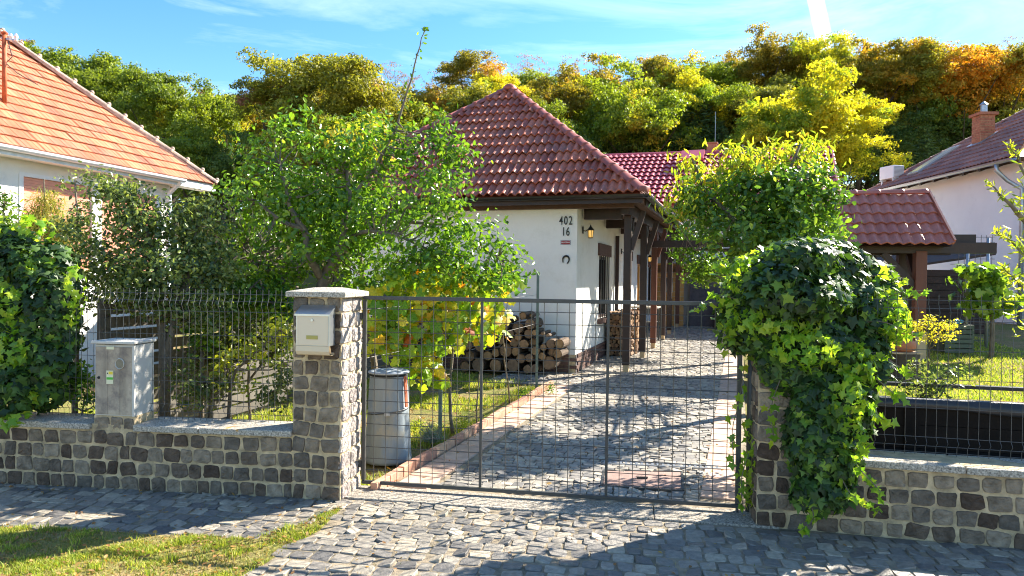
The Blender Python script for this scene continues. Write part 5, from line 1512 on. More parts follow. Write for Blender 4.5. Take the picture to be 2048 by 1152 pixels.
# downpipe
yd = FRH.hitx(2012, 400, 0.40).y
mb = MB(); yq = FRH.hitx(1993, 330, -0.09).y
mb.tube([(-0.09, yq, EZR - 0.08), (-0.09, yq, EZR - 0.25), (0.15, yq - 0.05, EZR - 0.5), (0.40, yq - 0.2, EZR - 0.72), (0.40, yq - 0.22, EZR - 1.1), (0.40, yq - 0.22, 0)], 0.05, 10); mb.obj('downpipe', m_zinc, rh, smooth=True)
# chimney
def onroof(px, py):      # point on the visible slope
    o = FRH.I @ Vector((0, 0, EYE)); d = FRH.I.to_3x3() @ ray(px, py)
    n_ = Vector((-TPR, 0, 1)); t = n_.dot(Vector((0, 0, EZR)) - o) / n_.dot(d)
    return o + d * t
c = onroof(1966, 284); cd = proj(FRH.w(c))[2]
cwid = 27 / F * cd; ctop = (284 - 226) / F * cd
chn = rb_('chimney', (c.x, c.y, c.z + ctop / 2 - 0.1), (cwid, cwid, ctop), m_mortar)
nr_ = int(ctop / 0.075)
bkm = MB().box((0, 0, 0), (cwid / 2 - 0.01, 0.02, 0.062)).mesh('chimney_brick', m_chimney)
for r_ in range(nr_):
    z = c.z - 0.1 + r_ * 0.075 + 0.05
    for k in range(3 if r_ % 2 else 2):
        x = c.x - cwid / 2 + (k + 0.5) * cwid / 2 if r_ % 2 == 0 else c.x - cwid / 2 + k * cwid / 2
        sc = 1.0 if (r_ % 2 == 0 or k == 1) else 0.5
        if r_ % 2 and k != 1: x += cwid / 8 * (1 if k == 0 else -1)
        mk('brick', bkm, chn, (x, c.y - cwid / 2 - 0.006, z), scale=(sc, 1, 1))
    for k in range(2):
        mk('brick', bkm, chn, (c.x - cwid / 2 - 0.006, c.y - cwid / 2 + (k + 0.5) * cwid / 2, z), (0, 0, math.pi / 2))
rb_('crown', (c.x, c.y, c.z + ctop - 0.06), (cwid + 0.14, cwid + 0.14, 0.08), m_chimney, chn)
mb = MB(); mb.lathe([(0.09, ctop - 0.03), (0.085, ctop + 0.22), (0.12, ctop + 0.23), (0.02, ctop + 0.33)], 12, (c.x, c.y, c.z)); mb.obj('flue_cowl', m_zinc, chn)
mb = MB(); mb.add([(c.x - cwid / 2 - 0.1, c.y - cwid / 2 - 0.1, c.z - TPR * (cwid / 2 + 0.1) + 0.08), (c.x + cwid / 2 + 0.05, c.y - cwid / 2 - 0.1, c.z + TPR * (cwid / 2 + 0.05) + 0.08), (c.x + cwid / 2 + 0.05, c.y + cwid / 2 + 0.1, c.z + TPR * (cwid / 2 + 0.05) + 0.08), (c.x - cwid / 2 - 0.1, c.y + cwid / 2 + 0.1, c.z - TPR * (cwid / 2 + 0.1) + 0.08)], [(0, 1, 2, 3)]); fl = mb.obj('flashing', m_zinc, chn)
sd = fl.modifiers.new('thickness', 'SOLIDIFY'); sd.thickness = 0.02
# skylight
k0 = [onroof(*p) for p in ((1827, 354), (1848, 344), (1912, 300), (1893, 305))]
cs = sum(k0, Vector()) / 4
nn = Vector((-TPR, 0, 1)).normalized()
ka = onroof(1838, 349); kb2 = onroof(1905, 302)
upv = Vector((1, 0, TPR)).normalized(); alv = Vector((0, -1, 0))
Mx = Matrix((alv, upv, alv.cross(upv))).transposed()
mb = MB(); mb.box(cs + nn * 0.07, (0.62, abs((kb2 - ka).dot(upv)) + 0.1, 0.09), M=Mx)
skl = mb.obj('skylight', m_zinc, rh)
mb = MB(); mb.box(cs + nn * 0.122, (0.48, abs((kb2 - ka).dot(upv)) - 0.05, 0.012), M=Mx); mb.obj('pane', M('bright_roof_glass', [(0.30, 0.34, 0.36)], 0.12, 3, 0.1, 0, spec=0.9), skl)
# air conditioning unit
q = onroof(1783, 364)
acu = thing('air_conditioner', 'white air conditioning unit on a bracket above the brown roof', 'air conditioner', FRH.w(q), FRH.rz + 0.25)
dd = proj(FRH.w(q))[2]
MB().box((0, 0, 0.30), (0.42, 0.62, 0.42)).obj('casing', m_ac, acu)
bevel(acu.children[0], 0.02)
for k in range(9): MB().box((0, -0.315, 0.14 + k * 0.04), (0.36, 0.012, 0.012)).obj('grille_slat', m_zinc, acu)
mb = MB(); mb.bar((-0.2, -0.25, 0.06), (0.5, -0.25, 0.06), 0.04, 0.04); mb.bar((-0.2, 0.25, 0.06), (0.5, 0.25, 0.06), 0.04, 0.04); mb.bar((-0.15, -0.25, 0.05), (-0.15, -0.25, -0.25), 0.04, 0.04, up=(0, 1, 0)); mb.bar((-0.15, 0.25, 0.05), (-0.15, 0.25, -0.25), 0.04, 0.04, up=(0, 1, 0)); mb.obj('bracket', m_white, acu)

# ================================================================ RED METAL ROOF BEHIND
MR0 = at(1205, 312, 30.0); MR1 = at(1652, 300, 27.0)
dm = (MR1 - MR0); dm.z = 0; Lm = dm.length
FM = Fr((MR0.x, MR0.y, 0), math.atan2(dm.y, dm.x))
mh = thing('barn', 'long low building with a crimson metal tile roof behind the cottage', 'building', FM.o, FM.rz)
zr = MR0.z; zr2 = MR1.z
run_m = 4.3; tpm = 0.58
X0 = -2.5; X1 = Lm + 0.15
sl = math.hypot(1, tpm)
nr_m = 12; gm = run_m * sl / nr_m
upm = Vector((0, 1, tpm)).normalized()
rise = (zr2 - zr) / Lm
o_m = Vector((X0, -run_m, zr - tpm * run_m + rise * X0))
tiled_plane(mh, FM, o_m, (1, 0, rise), (0, 1, tpm), 0, X1 - X0, nr_m, tile_mesh('roof_panel', 0.46, gm * 1.03, m_metalroof, 2, 0.055, 0.01, 6, 0.06), 0.46, gm, m_metalroof, (), nmax=300, jitter=0.0005, name='roof_panel')
mb = MB(); mb.add([(X0, -run_m, zr - tpm * run_m - 0.03), (X1, -run_m, zr2 - tpm * run_m - 0.03), (X1, 0, zr2 - 0.03), (X0, 0, zr - 0.03)], [(0, 1, 2, 3)]); mb.obj('roof_deck', m_metalroof, mh)
mb = MB(); mb.add([(X0, 0, zr), (X1, 0, zr2), (X1, run_m * 1.0, zr - 2.4), (X0, run_m, zr - 2.4)], [(0, 1, 2, 3)]); mb.obj('rear_roof_sheet', m_metalroof, mh)
MB().tube([(X0, 0, zr + 0.03), (X1, 0, zr2 + 0.06)], 0.09, 8).obj('ridge_cap', m_metalroof, mh)
MB().box(((X0 + X1) / 2, -run_m + 0.5, (zr - tpm * run_m) / 2), (X1 - X0 - 0.4, 0.3, zr - tpm * run_m + 0.1)).obj('front_wall', m_plaster_old, mh)
mb = MB(); mb.add([(X1 - 0.1, 0, zr2 - 0.05), (X1 - 0.1, -run_m, zr2 - 0.05 - tpm * run_m), (X1 - 0.1, -run_m, 0), (X1 - 0.1, run_m, 0), (X1 - 0.1, run_m, zr2 - 2.45)], [(0, 1, 2, 3, 4)]); mb.obj('gable_wall', m_plaster_old, mh)
MB().bar((X1 + 0.03, 0.0, zr2 + 0.05), (X1 + 0.03, -run_m, zr2 + 0.05 - tpm * run_m), 0.06, 0.16).obj('verge_board', m_metalroof, mh)
q = FM.l(at(1422, 296, 28.3))
cm_ = MB().box((q.x, 0.4, zr - 0.08), (0.40, 0.40, 0.8)).obj('chimney', m_chimney, mh)
MB().box((q.x, 0.4, zr + 0.355), (0.46, 0.46, 0.06)).obj('crown', m_chimney, cm_)
MB().tube([(q.x + 0.1, 0.6, zr), (q.x + 0.1, 0.6, zr + 1.7)], 0.010, 6).obj('antenna_mast', m_zinc, mh)
MB().box((FM.l(at(1388, 320, 28.5)).x, -0.9, zr - 0.30), (0.9, 0.9, 0.10), M=Matrix.Rotation(math.atan(tpm), 3, 'X')).obj('roof_hatch', m_metalroof, mh)

# ================================================================ LEAVES
def _ivy():
    o = [(0, -0.30), (0.26, -0.46), (0.30, -0.16), (0.56, 0.02), (0.24, 0.16), (0, 0.66), (-0.24, 0.16), (-0.56, 0.02), (-0.30, -0.16), (-0.26, -0.46)]
    V = [(0, -0.12, 0.03)] + [(x, y, -0.10 * abs(x) - 0.05 * max(0, y)) for x, y in o]
    return V, [(0, k + 1, (k + 1) % 10 + 1) for k in range(10)]
def _vine():
    o = [(0, -0.28), (0.22, -0.50), (0.48, -0.36), (0.42, -0.12), (0.66, 0.10), (0.36, 0.18), (0.26, 0.44), (0, 0.62), (-0.26, 0.44), (-0.36, 0.18), (-0.66, 0.10), (-0.42, -0.12), (-0.48, -0.36), (-0.22, -0.50)]
    V = [(0, -0.15, 0.05)] + [(x, y, -0.16 * abs(x) + (0.05 if i % 2 else -0.03)) for i, (x, y) in enumerate(o)]
    n = len(o)
    return V, [(0, k + 1, (k + 1) % n + 1) for k in range(n)]
SH = {
 'fold': ([(0, -0.5, 0), (0.27, 0, 0.09), (0, 0.5, -0.03), (-0.27, 0, 0.09)], [(0, 1, 2), (0, 2, 3)]),
 'oval': ([(0, -0.5, 0), (0.24, -0.2, 0.07), (0.22, 0.18, 0.06), (0, 0.5, -0.05), (-0.22, 0.18, 0.06), (-0.24, -0.2, 0.07)], [(0, 1, 2, 3), (0, 3, 4, 5)]),
 'long': ([(0, -0.5, 0), (0.13, -0.1, 0.05), (0.10, 0.22, 0.03), (0, 0.5, -0.10), (-0.10, 0.22, 0.03), (-0.13, -0.1, 0.05)], [(0, 1, 2, 3), (0, 3, 4, 5)]),
 'needle': ([(-0.05, -0.5, 0), (0.05, -0.5, 0), (0.012, 0.5, 0)], [(0, 1, 2)]),
 'ivy': _ivy(), 'vine': _vine(),
}
LAST = None
def frames(N, T=None):
    n = len(N)
    N = N / np.maximum(np.linalg.norm(N, axis=1, keepdims=True), 1e-6)
    if T is None: T = rng.normal(size=(n, 3))
    T = T - N * np.sum(T * N, axis=1, keepdims=True)
    T = T / np.maximum(np.linalg.norm(T, axis=1, keepdims=True), 1e-6)
    B = np.cross(T, N)
    return B, T, N
def leaf_mesh(name, P, N, size, mat, shape='fold', T=None, rnd=None):
    V0, F0 = SH[shape]
    V0 = np.array(V0); F0 = np.array(F0)
    B, T_, N_ = frames(np.asarray(N, float), T)
    size = np.broadcast_to(np.asarray(size, float), (len(P),))
    V = P[:, None, :] + size[:, None, None] * (V0[None, :, 0:1] * B[:, None, :] + V0[None, :, 1:2] * T_[:, None, :] + V0[None, :, 2:3] * N_[:, None, :])
    k = len(V0); m_ = len(F0)
    Fc = (F0[None] + (np.arange(len(P)) * k)[:, None, None]).reshape(-1, F0.shape[1])
    if rnd is None: rnd = LAST if (LAST is not None and len(LAST) == len(P)) else rng.random(len(P))
    r = np.repeat(rnd, m_)
    return mesh_np(name, V.reshape(-1, 3), Fc, mat, r)
def clumps(blobs, ncl, per, spread, surf=0.6, up=0.35, rand=0.9, flat=0.7):
    """blobs rows: cx,cy,cz,rx,ry,rz -> leaf points and normals gathered in clumps on and inside the blobs"""
    b = np.array(blobs, float)
    w = (b[:, 3] * b[:, 4] * b[:, 5]) ** (2 / 3); w /= w.sum()
    i = rng.choice(len(b), ncl, p=w)
    d = rng.normal(size=(ncl, 3)); d /= np.linalg.norm(d, axis=1, keepdims=True)
    r = rng.uniform(surf ** 2, 1, ncl) ** 0.5
    C = b[i, :3] + d * b[i, 3:] * r[:, None]
    per_n = np.maximum(1, rng.poisson(per, ncl))
    j = np.repeat(np.arange(ncl), per_n)
    off = rng.normal(size=(len(j), 3)) * spread; off[:, 2] *= flat
    P = C[j] + off
    N = d[j] * 0.6 + rng.normal(size=(len(j), 3)) * rand + np.array([0, 0, up]) + off / max(spread, 1e-6) * 0.25
    global LAST
    cr_ = rng.random(ncl)
    LAST = np.clip(cr_[j] * 0.6 + rng.random(len(j)) * 0.4, 0, 0.999)
    return P, N, C
def tree_thing(name, label, cat, base, group=None): return thing(name, label, cat, base, 0, group)
def pxblob(px, py, rx, ry, Y, depth=None, ref=None):
    p = at(px, py, Y); s_ = Y / F
    v = [p.x, p.y, p.z, rx * s_, (depth if depth else rx * s_ * 0.9), ry * s_]
    if ref is not None:
        for k in range(3): v[k] -= ref[k]
    return v
def bez(a, b, c, n=6):
    a, b, c = Vector(a), Vector(b), Vector(c)
    return [a * (1 - t) ** 2 + b * 2 * t * (1 - t) + c * t * t for t in [k / (n - 1) for k in range(n)]]
def limbs(mb, paths, ref):
    for pts, r0, r1 in paths:
        P = [Vector(p) - Vector(ref) for p in pts]
        # smooth path
        Q = []
        for i in range(len(P) - 1):
            for t in (0, 0.34, 0.67): Q.append(P[i].lerp(P[i + 1], t) + Vector((random.gauss(0, 0.008), random.gauss(0, 0.008), 0)))
        Q.append(P[-1])
        mb.tube(Q, [r0 + (r1 - r0) * k / (len(Q) - 1) for k in range(len(Q))], 7, 0.4)
    out = []
    for pts, _, _ in paths:
        for i in range(len(pts) - 1):
            for t in (0.0, 0.2, 0.4, 0.6, 0.8): out.append(Vector(pts[i]).lerp(Vector(pts[i + 1]), t))
        out.append(Vector(pts[-1]))
    return out
def twigs(mb, C, anchors, ref, n, r=0.006):
    A = np.array([list(Vector(a) - Vector(ref)) for a in anchors])
    for c in C[rng.permutation(len(C))[:n]]:
        d = np.linalg.norm(A - c, axis=1); k = int(np.argmin(d + rng.random(len(A)) * 0.15))
        mid = (A[k] + c) / 2 + rng.normal(0, 0.05, 3) + np.array([0, 0, -0.04])
        mb.tube(bez(A[k], mid, c, 5), [r * 2, r * 1.6, r * 1.2, r * 0.8, r * 0.4], 4, 0.4)

# ---------------------------------------------------------------- big fruit tree
base = Vector((-1.95, 7.75, float(gz(-1.95, 7.75))))
ft = tree_thing('fruit_tree', 'large leafy green fruit tree behind the mailbox pillar, one long shoot rising above it', 'tree', base)
Y0 = 7.8
B = [(520, 320, 55, 65), (590, 265, 50, 60), (555, 400, 90, 70), (690, 330, 90, 65), (790, 300, 65, 60), (730, 270, 50, 40), (895, 320, 45, 65), (860, 410, 95, 75), (720, 430, 110, 80), (640, 500, 140, 60), (480, 470, 55, 90), (935, 480, 75, 65), (1015, 530, 42, 50), (850, 520, 110, 60), (880, 255, 25, 40), (475, 390, 28, 40), (750, 560, 100, 45), (960, 560, 70, 45), (540, 560, 90, 40)]
bl_ = [pxblob(a, b, c, d, Y0 + random.uniform(-0.35, 0.5), None, base) for a, b, c, d in B]
bl_ += [pxblob(a, b, c, d, y_, None, base) for a, b, c, d, y_ in ((500, 560, 80, 40, 7.9), (560, 600, 60, 35, 7.7), (640, 420, 90, 60, 7.9), (690, 400, 90, 80, 9.3), (600, 390, 70, 70, 9.5), (760, 430, 80, 60, 9.2), (560, 470, 80, 60, 9.8), (680, 480, 90, 50, 10.0))]  # the rear lobes, hidden behind the crown, are added to shade the board fence
P, N, C = clumps(bl_, 1500, 11, 0.085, 0.2, 0.35, 0.8)
mk('foliage', leaf_mesh('foliage', P, N, rng.uniform(0.055, 0.088, len(P)), m_apple, 'oval'), ft, kind='stuff')
mb = MB()
W = lambda px, py, Y=Y0: at(px, py, Y)
paths = [([base, W(648, 700), W(640, 600), W(655, 545)], 0.10, 0.075), ([W(655, 545), W(685, 500, 7.7), W(690, 455, 7.7), W(700, 400, 7.8), W(690, 330, 7.9)], 0.07, 0.02),
         ([W(648, 560), W(620, 520, 7.6), W(608, 460, 7.6), W(580, 410, 7.6), W(560, 330, 7.7)], 0.05, 0.015), ([W(660, 540), W(700, 480, 8.0), W(760, 440, 8.1), W(840, 400, 8.2), W(890, 330, 8.2)], 0.045, 0.012),
         ([W(608, 460, 7.6), W(560, 440, 7.5), W(510, 400, 7.5)], 0.03, 0.012), ([W(700, 470, 7.7), W(740, 462, 7.5), W(790, 470, 7.5), W(860, 500, 7.6)], 0.028, 0.01), ([W(640, 600), W(560, 560, 7.9), W(490, 500, 7.9)], 0.04, 0.012),
         ([W(700, 400, 7.8), W(745, 340, 7.8), W(790, 260, 7.8), W(815, 180, 7.8), W(835, 110, 7.8), W(851, 60, 7.8)], 0.022, 0.005), ([W(760, 440, 8.1), W(900, 450, 8.0), W(1000, 520, 8.0)], 0.025, 0.008)]
anch = limbs(mb, paths, base); twigs(mb, C, anch, base, 320)
mb.obj('trunk', m_bark, ft, smooth=True)
# leaves along the long shoot
pp = []; 
for t in np.linspace(0, 1, 34):
    q = W(790, 260).lerp(W(815, 180), min(1, t * 2.5)) if t < 0.4 else W(815, 180).lerp(W(851, 60), (t - 0.4) / 0.6)
    pp.append(list(q - base + Vector((random.gauss(0, 0.035), random.gauss(0, 0.03), random.gauss(0, 0.01)))))
pp += [list(W(851, 60) - base + Vector((random.gauss(0, 0.02), random.gauss(0, 0.02), random.gauss(0, 0.02)))) for _ in range(7)]
pp = np.array(pp)
mk('shoot_leaves', leaf_mesh('shoot_leaves', pp, rng.normal(size=pp.shape), 0.055, m_apple, 'oval'), ft, kind='stuff')
# yellow crown behind it
yb = Vector((-1.75, 9.3, float(gz(-1.75, 9.3))))
yt = tree_thing('small_tree', 'small tree with bright yellow top leaves behind the big fruit tree', 'tree', yb)
bl_ = [pxblob(725, 290, 55, 40, 9.3, None, yb), pxblob(690, 300, 30, 30, 9.2, None, yb), pxblob(745, 270, 30, 22, 9.3, None, yb)]
P, N, C = clumps(bl_, 110, 11, 0.09, 0.3)
mk('foliage', leaf_mesh('foliage', P, N, rng.uniform(0.06, 0.09, len(P)), m_goldshrub, 'oval'), yt, kind='stuff')
mb = MB(); limbs(mb, [([yb, at(720, 500, 9.3), at(722, 300, 9.3)], 0.05, 0.015)], yb); mb.obj('trunk', m_bark, yt)

# ---------------------------------------------------------------- dull shrubs on the left
def shrub(name, label, cat, base, blobs, ncl, per, spread, leaf, mat, shape, paths, ntw, lo=0.25, bark=m_bark, up=0.3, group=None, leafname='foliage', rt_=0.004):
    base = Vector(base); t = tree_thing(name, label, cat, base, group)
    bl_ = [pxblob(*b[:5], None, base) for b in blobs]
    P, N, C = clumps(bl_, ncl, per, spread, lo, up)
    mk(leafname, leaf_mesh(leafname, P, N, rng.uniform(leaf * 0.75, leaf * 1.2, len(P)), mat, shape), t, kind='stuff')
    mb = MB(); an = limbs(mb, paths, base); twigs(mb, C, an, base, ntw, rt_)
    mb.obj('stem', bark, t, smooth=True)
    return t
b1 = gnd(332, 838)
b1 = Vector((at(332, 800, 6.9).x, 6.9, float(gz(-3, 6.9))))
shrub('quince_tree', 'dull green small leaved tree with a forked trunk just right of the meter box', 'tree', b1,
      [(300, 450, 70, 60, 7.0), (250, 410, 45, 55, 7.1), (395, 465, 55, 60, 7.1), (340, 540, 110, 55, 6.9), (220, 520, 60, 60, 7.0), (430, 540, 60, 60, 7.2), (270, 590, 60, 40, 6.8), (420, 620, 45, 40, 6.8), (205, 370, 22, 30, 7.1), (400, 410, 22, 25, 7.1), (345, 620, 70, 30, 6.9)],
      900, 12, 0.075, 0.052, m_quince, 'oval', [([b1, at(330, 700, 6.9), at(322, 600, 6.9), at(300, 480, 7.0), at(260, 400, 7.1)], 0.06, 0.012), ([at(335, 760, 6.9), at(345, 650, 6.9), at(380, 540, 7.0), at(400, 430, 7.1)], 0.045, 0.01), ([at(325, 640, 6.9), at(370, 590, 7.0), at(430, 540, 7.1)], 0.03, 0.008)], 130)
b2 = Vector((at(150, 800, 7.3).x, 7.3, 0.0))
shrub('garden_shrub', 'tall dark grey green shrub between the ivy and the quince tree', 'shrub', b2,
      [(160, 500, 55, 70, 7.2), (150, 430, 35, 50, 7.3), (180, 580, 50, 50, 7.1), (155, 360, 20, 28, 7.3), (120, 560, 50, 60, 7.2)],
      230, 11, 0.075, 0.05, m_quince, 'oval', [([b2, at(155, 600, 7.3), at(150, 360, 7.3)], 0.035, 0.008)], 50)
b3 = Vector((at(85, 600, 8.2).x, 8.2, 0.0))
t = tree_thing('conifer', 'soft feathery golden green conifer in front of the salmon blinds', 'conifer', b3)
P, N, C = clumps([pxblob(100, 455, 45, 30, 8.2, None, b3), pxblob(95, 420, 22, 40, 8.2, None, b3), pxblob(70, 440, 25, 25, 8.2, None, b3), pxblob(128, 470, 30, 25, 8.2, None, b3), pxblob(88, 385, 5, 30, 8.2, None, b3)], 170, 20, 0.07, 0.1)
T = rng.normal(size=P.shape) * 0.5 + np.array([0, 0, 0.7])
mk('fronds', leaf_mesh('fronds', P, N, rng.uniform(0.08, 0.13, len(P)), m_fir, 'needle', T), t, kind='stuff')
mb = MB(); limbs(mb, [([b3, at(92, 500, 8.2), at(88, 358, 8.2)], 0.03, 0.006)], b3); mb.obj('stem', m_bark, t)
# sapling behind the fence left of the pillar
b4 = Vector((at(458, 825, 6.75).x, 6.75, 0.01))
shrub('sapling', 'thin young apple sapling with yellowish leaves behind the fence, left of the mailbox', 'sapling', b4,
      [(500, 700, 60, 45, 6.6), (545, 670, 30, 30, 6.6), (455, 720, 30, 40, 6.8), (480, 770, 40, 20, 6.7), (565, 720, 18, 35, 6.5), (570, 660, 20, 30, 6.5)],
      85, 7, 0.06, 0.052, m_sapling, 'oval', [([b4, at(460, 780, 6.75), at(470, 740, 6.7), at(520, 700, 6.6), at(560, 660, 6.5)], 0.02, 0.005), ([at(462, 770, 6.75), at(450, 700, 6.8)], 0.012, 0.004), ([at(470, 740, 6.7), at(540, 740, 6.6), at(578, 730, 6.5)], 0.01, 0.003)], 35, 0.1)
b4c = Vector((at(420, 810, 6.7).x, 6.7, 0.0))
shrub('low_bush', 'low dark green bush just behind the wall between the forked trunk and the sapling', 'bush', b4c,
      [(390, 790, 35, 32, 6.6), (430, 760, 30, 30, 6.8), (365, 745, 22, 30, 6.7), (540, 790, 35, 28, 6.7), (570, 760, 20, 30, 6.6)],
      110, 9, 0.06, 0.05, m_quince, 'oval', [([b4c, at(420, 780, 6.7), at(400, 740, 6.7)], 0.012, 0.004), ([at(425, 800, 6.7), at(500, 805, 6.7), at(550, 780, 6.7)], 0.01, 0.004)], 25, 0.1)
b5 = Vector((at(400, 820, 7.3).x, 7.3, 0.02))
shrub('young_tree', 'young tree with a bright green leaf tuft between the forked trunk and the sapling', 'tree', b5,
      [(400, 665, 25, 25, 7.0), (410, 690, 18, 18, 7.0), (450, 610, 45, 40, 7.3), (500, 590, 50, 40, 7.4), (560, 610, 40, 40, 7.4)],
      230, 10, 0.07, 0.06, m_apple, 'oval', [([b5, at(405, 700, 7.1), at(450, 620, 7.3), at(520, 560, 7.4)], 0.03, 0.008)], 35, 0.1)
b4b = Vector((at(500, 780, 8.3).x, 8.3, 0.03))  # bush added on the sunny side of the board fence to darken it
shrub('fence_shade_bush', 'broad green bush added to shade the board fence, behind the yellowish sapling', 'bush', b4b,
      [(470, 690, 55, 50, 8.3), (545, 680, 45, 55, 8.5), (400, 720, 45, 40, 8.1), (590, 640, 40, 50, 8.8), (500, 630, 50, 30, 8.4)],
      300, 11, 0.08, 0.06, m_quince, 'oval', [([b4b, at(500, 740, 8.3), at(480, 670, 8.3)], 0.02, 0.006), ([at(500, 760, 8.3), at(550, 700, 8.5), at(580, 640, 8.7)], 0.015, 0.005)], 40, 0.1)
# low weeds by the left wall, behind the fence
b6 = Vector((at(165, 760, 6.25).x, 6.25, 0.0))
shrub('bramble_bush', 'low light green bush behind the wall left of the meter box', 'bush', b6,
      [(165, 770, 30, 25, 6.2), (150, 740, 20, 20, 6.2), (178, 800, 18, 20, 6.2)], 45, 9, 0.05, 0.05, m_apple, 'oval', [([b6, at(165, 790, 6.25), at(160, 745, 6.25)], 0.01, 0.004)], 12, 0.1)

# ---------------------------------------------------------------- grape vine
vb = Vector((at(905, 850, 8.0).x, 8.0, float(gz(-0.7, 8.0))))
vine = tree_thing('grape_vine', 'grape vine with large yellow, orange and green leaves and hanging blue grapes', 'vine', vb)
VB = [(795, 600, 50, 45, 7.5), (850, 610, 55, 50, 7.7), (910, 600, 55, 45, 8.0), (965, 590, 40, 45, 8.5), (1005, 570, 28, 40, 9.0), (790, 680, 42, 45, 7.4), (840, 700, 42, 50, 7.6), (850, 745, 30, 35, 7.6), (900, 665, 45, 35, 7.9), (955, 660, 30, 30, 8.4), (985, 640, 22, 35, 8.8), (880, 550, 50, 30, 7.9), (765, 640, 25, 40, 7.3)]
bl_ = [pxblob(a, b, c, d, y_, 0.16, vb) for a, b, c, d, y_ in VB]
P, N, C = clumps(bl_, 230, 4.2, 0.10, 0.2, 0.2, 0.7)
N = N + np.array([0.25, -0.9, 0.2])
T = np.tile(np.array([0, 0, -1.0]), (len(P), 1)) + rng.normal(size=P.shape) * 0.45
sz = rng.uniform(0.085, 0.15, len(P))
rn = np.clip(rng.beta(1.5, 1.7, len(P)), 0, 0.999)
order = np.argsort(P[:, 1]); 
def leaf_objects(name, parent, P, N, T, sz, rn, mat, shape, nobj, mats_by_rnd=None):
    """the first nobj leaves become objects that share a few meshes, the rest one joined mesh"""
    V0, F0 = SH[shape]
    protos = []
    for k in range(6):
        r_ = np.random.default_rng(900 + k)
        V = np.array(V0, float) * (1 + r_.normal(0, 0.07, (len(V0), 1)))
        V[:, 2] += r_.normal(0, 0.02, len(V0))
        protos.append(mesh_np(name, V, [tuple(f) for f in F0], mat, np.zeros(len(F0))))
    B_, T_, N_ = frames(N, T)
    for i in range(min(nobj, len(P))):
        Mx = Matrix(((B_[i][0], T_[i][0], N_[i][0]), (B_[i][1], T_[i][1], N_[i][1]), (B_[i][2], T_[i][2], N_[i][2])))
        s_ = sz[i]
        mk(name, protos[i % 6], parent, P[i], Mx.to_euler(), (s_, s_, s_))
    if len(P) > nobj:
        mk('foliage', leaf_mesh('foliage', P[nobj:], N[nobj:], sz[nobj:], mat, shape, T[nobj:], rn[nobj:]), parent, kind='stuff')
P, N, T, sz, rn = P[order], N[order], T[order], sz[order], rn[order]
leaf_objects('leaf', vine, P, N, T, sz, rn, m_vine, 'vine', 300)
mb = MB()
cans = [([vb, at(900, 780, 8.0), at(905, 700, 8.0), at(880, 640, 7.8), at(820, 610, 7.6), at(760, 620, 7.4)], 0.022, 0.007),
        ([Vector((at(1020, 790, 9.6).x, 9.6, 0.03)), at(1012, 740, 9.3), at(1008, 680, 9.1), at(1000, 600, 9.0), at(960, 590, 8.5)], 0.012, 0.005),
        ([Vector((at(790, 900, 7.3).x, 7.3, 0.01)), at(712 + 60, 700, 7.3), at(790, 620, 7.4)], 0.008, 0.005),
        ([Vector((at(952, 850, 8.3).x, 8.3, 0.02)), at(958, 760, 8.3), at(962, 690, 8.3), at(950, 620, 8.3)], 0.010, 0.004)]
an = limbs(mb, cans, vb); twigs(mb, C, an, vb, 40, 0.004)
mb.obj('cane', m_bark, vine, smooth=True)
# bunches of grapes
m_grape = M('blue_black_grape', [(0.015, 0.01, 0.03), (0.03, 0.015, 0.05)], 0.5, 40, 0.3, 0)
for (px, py, Y) in ((822, 715, 7.45), (958, 565, 8.2), (835, 690, 7.5)):
    mb = MB(); c = at(px, py, Y) - vb
    for k in range(34):
        t = random.random(); rr = 0.045 * (1 - t) + 0.008
        p = c + Vector((random.uniform(-rr, rr), random.uniform(-rr, rr), -0.16 * t + 0.08))
        mb.lathe([(0.001, -0.011), (0.009, -0.007), (0.0115, 0), (0.009, 0.007), (0.001, 0.011)], 6, tuple(p))
    o = mb.obj('grape_bunch', m_grape, vine, smooth=True)
# red leaves low on the left
# lavender and weeds along the kerb
lb = gnd(862, 885)
lav = tree_thing('lavender_bush', 'small silvery lavender bush beside the terracotta kerb', 'bush', lb)
n = 900; d = rng.normal(size=(n, 3)); d[:, 2] = np.abs(d[:, 2]) + 0.3; d /= np.linalg.norm(d, axis=1, keepdims=True)
P = d * rng.uniform(0.03, 0.17, n)[:, None] * np.array([1, 1, 1.3])
mk('foliage', leaf_mesh('foliage', P, rng.normal(size=P.shape), rng.uniform(0.04, 0.09, n), m_lavender, 'needle', d), lav, kind='stuff')
for (px, py, lb_, mt_) in ((1100, 790, 'small bright green weed tuft at the foot of the vine post', m_apple), (1045, 800, 'small green weed tuft on the garden edge left of the vine post', m_apple), (835, 870, 'low green herb tuft beside the grey bin', m_sapling), (925, 860, 'small tuft of green herbs between the vine canes', m_sapling)):
    b = gnd(px, py); t = tree_thing('weed', lb_, 'plant', b)
    P, N, C = clumps([[0, 0, 0.10, 0.09, 0.09, 0.09]], 30, 6, 0.03, 0.1)
    mk('foliage', leaf_mesh('foliage', P, N, 0.03, mt_, 'fold'), t, kind='stuff')

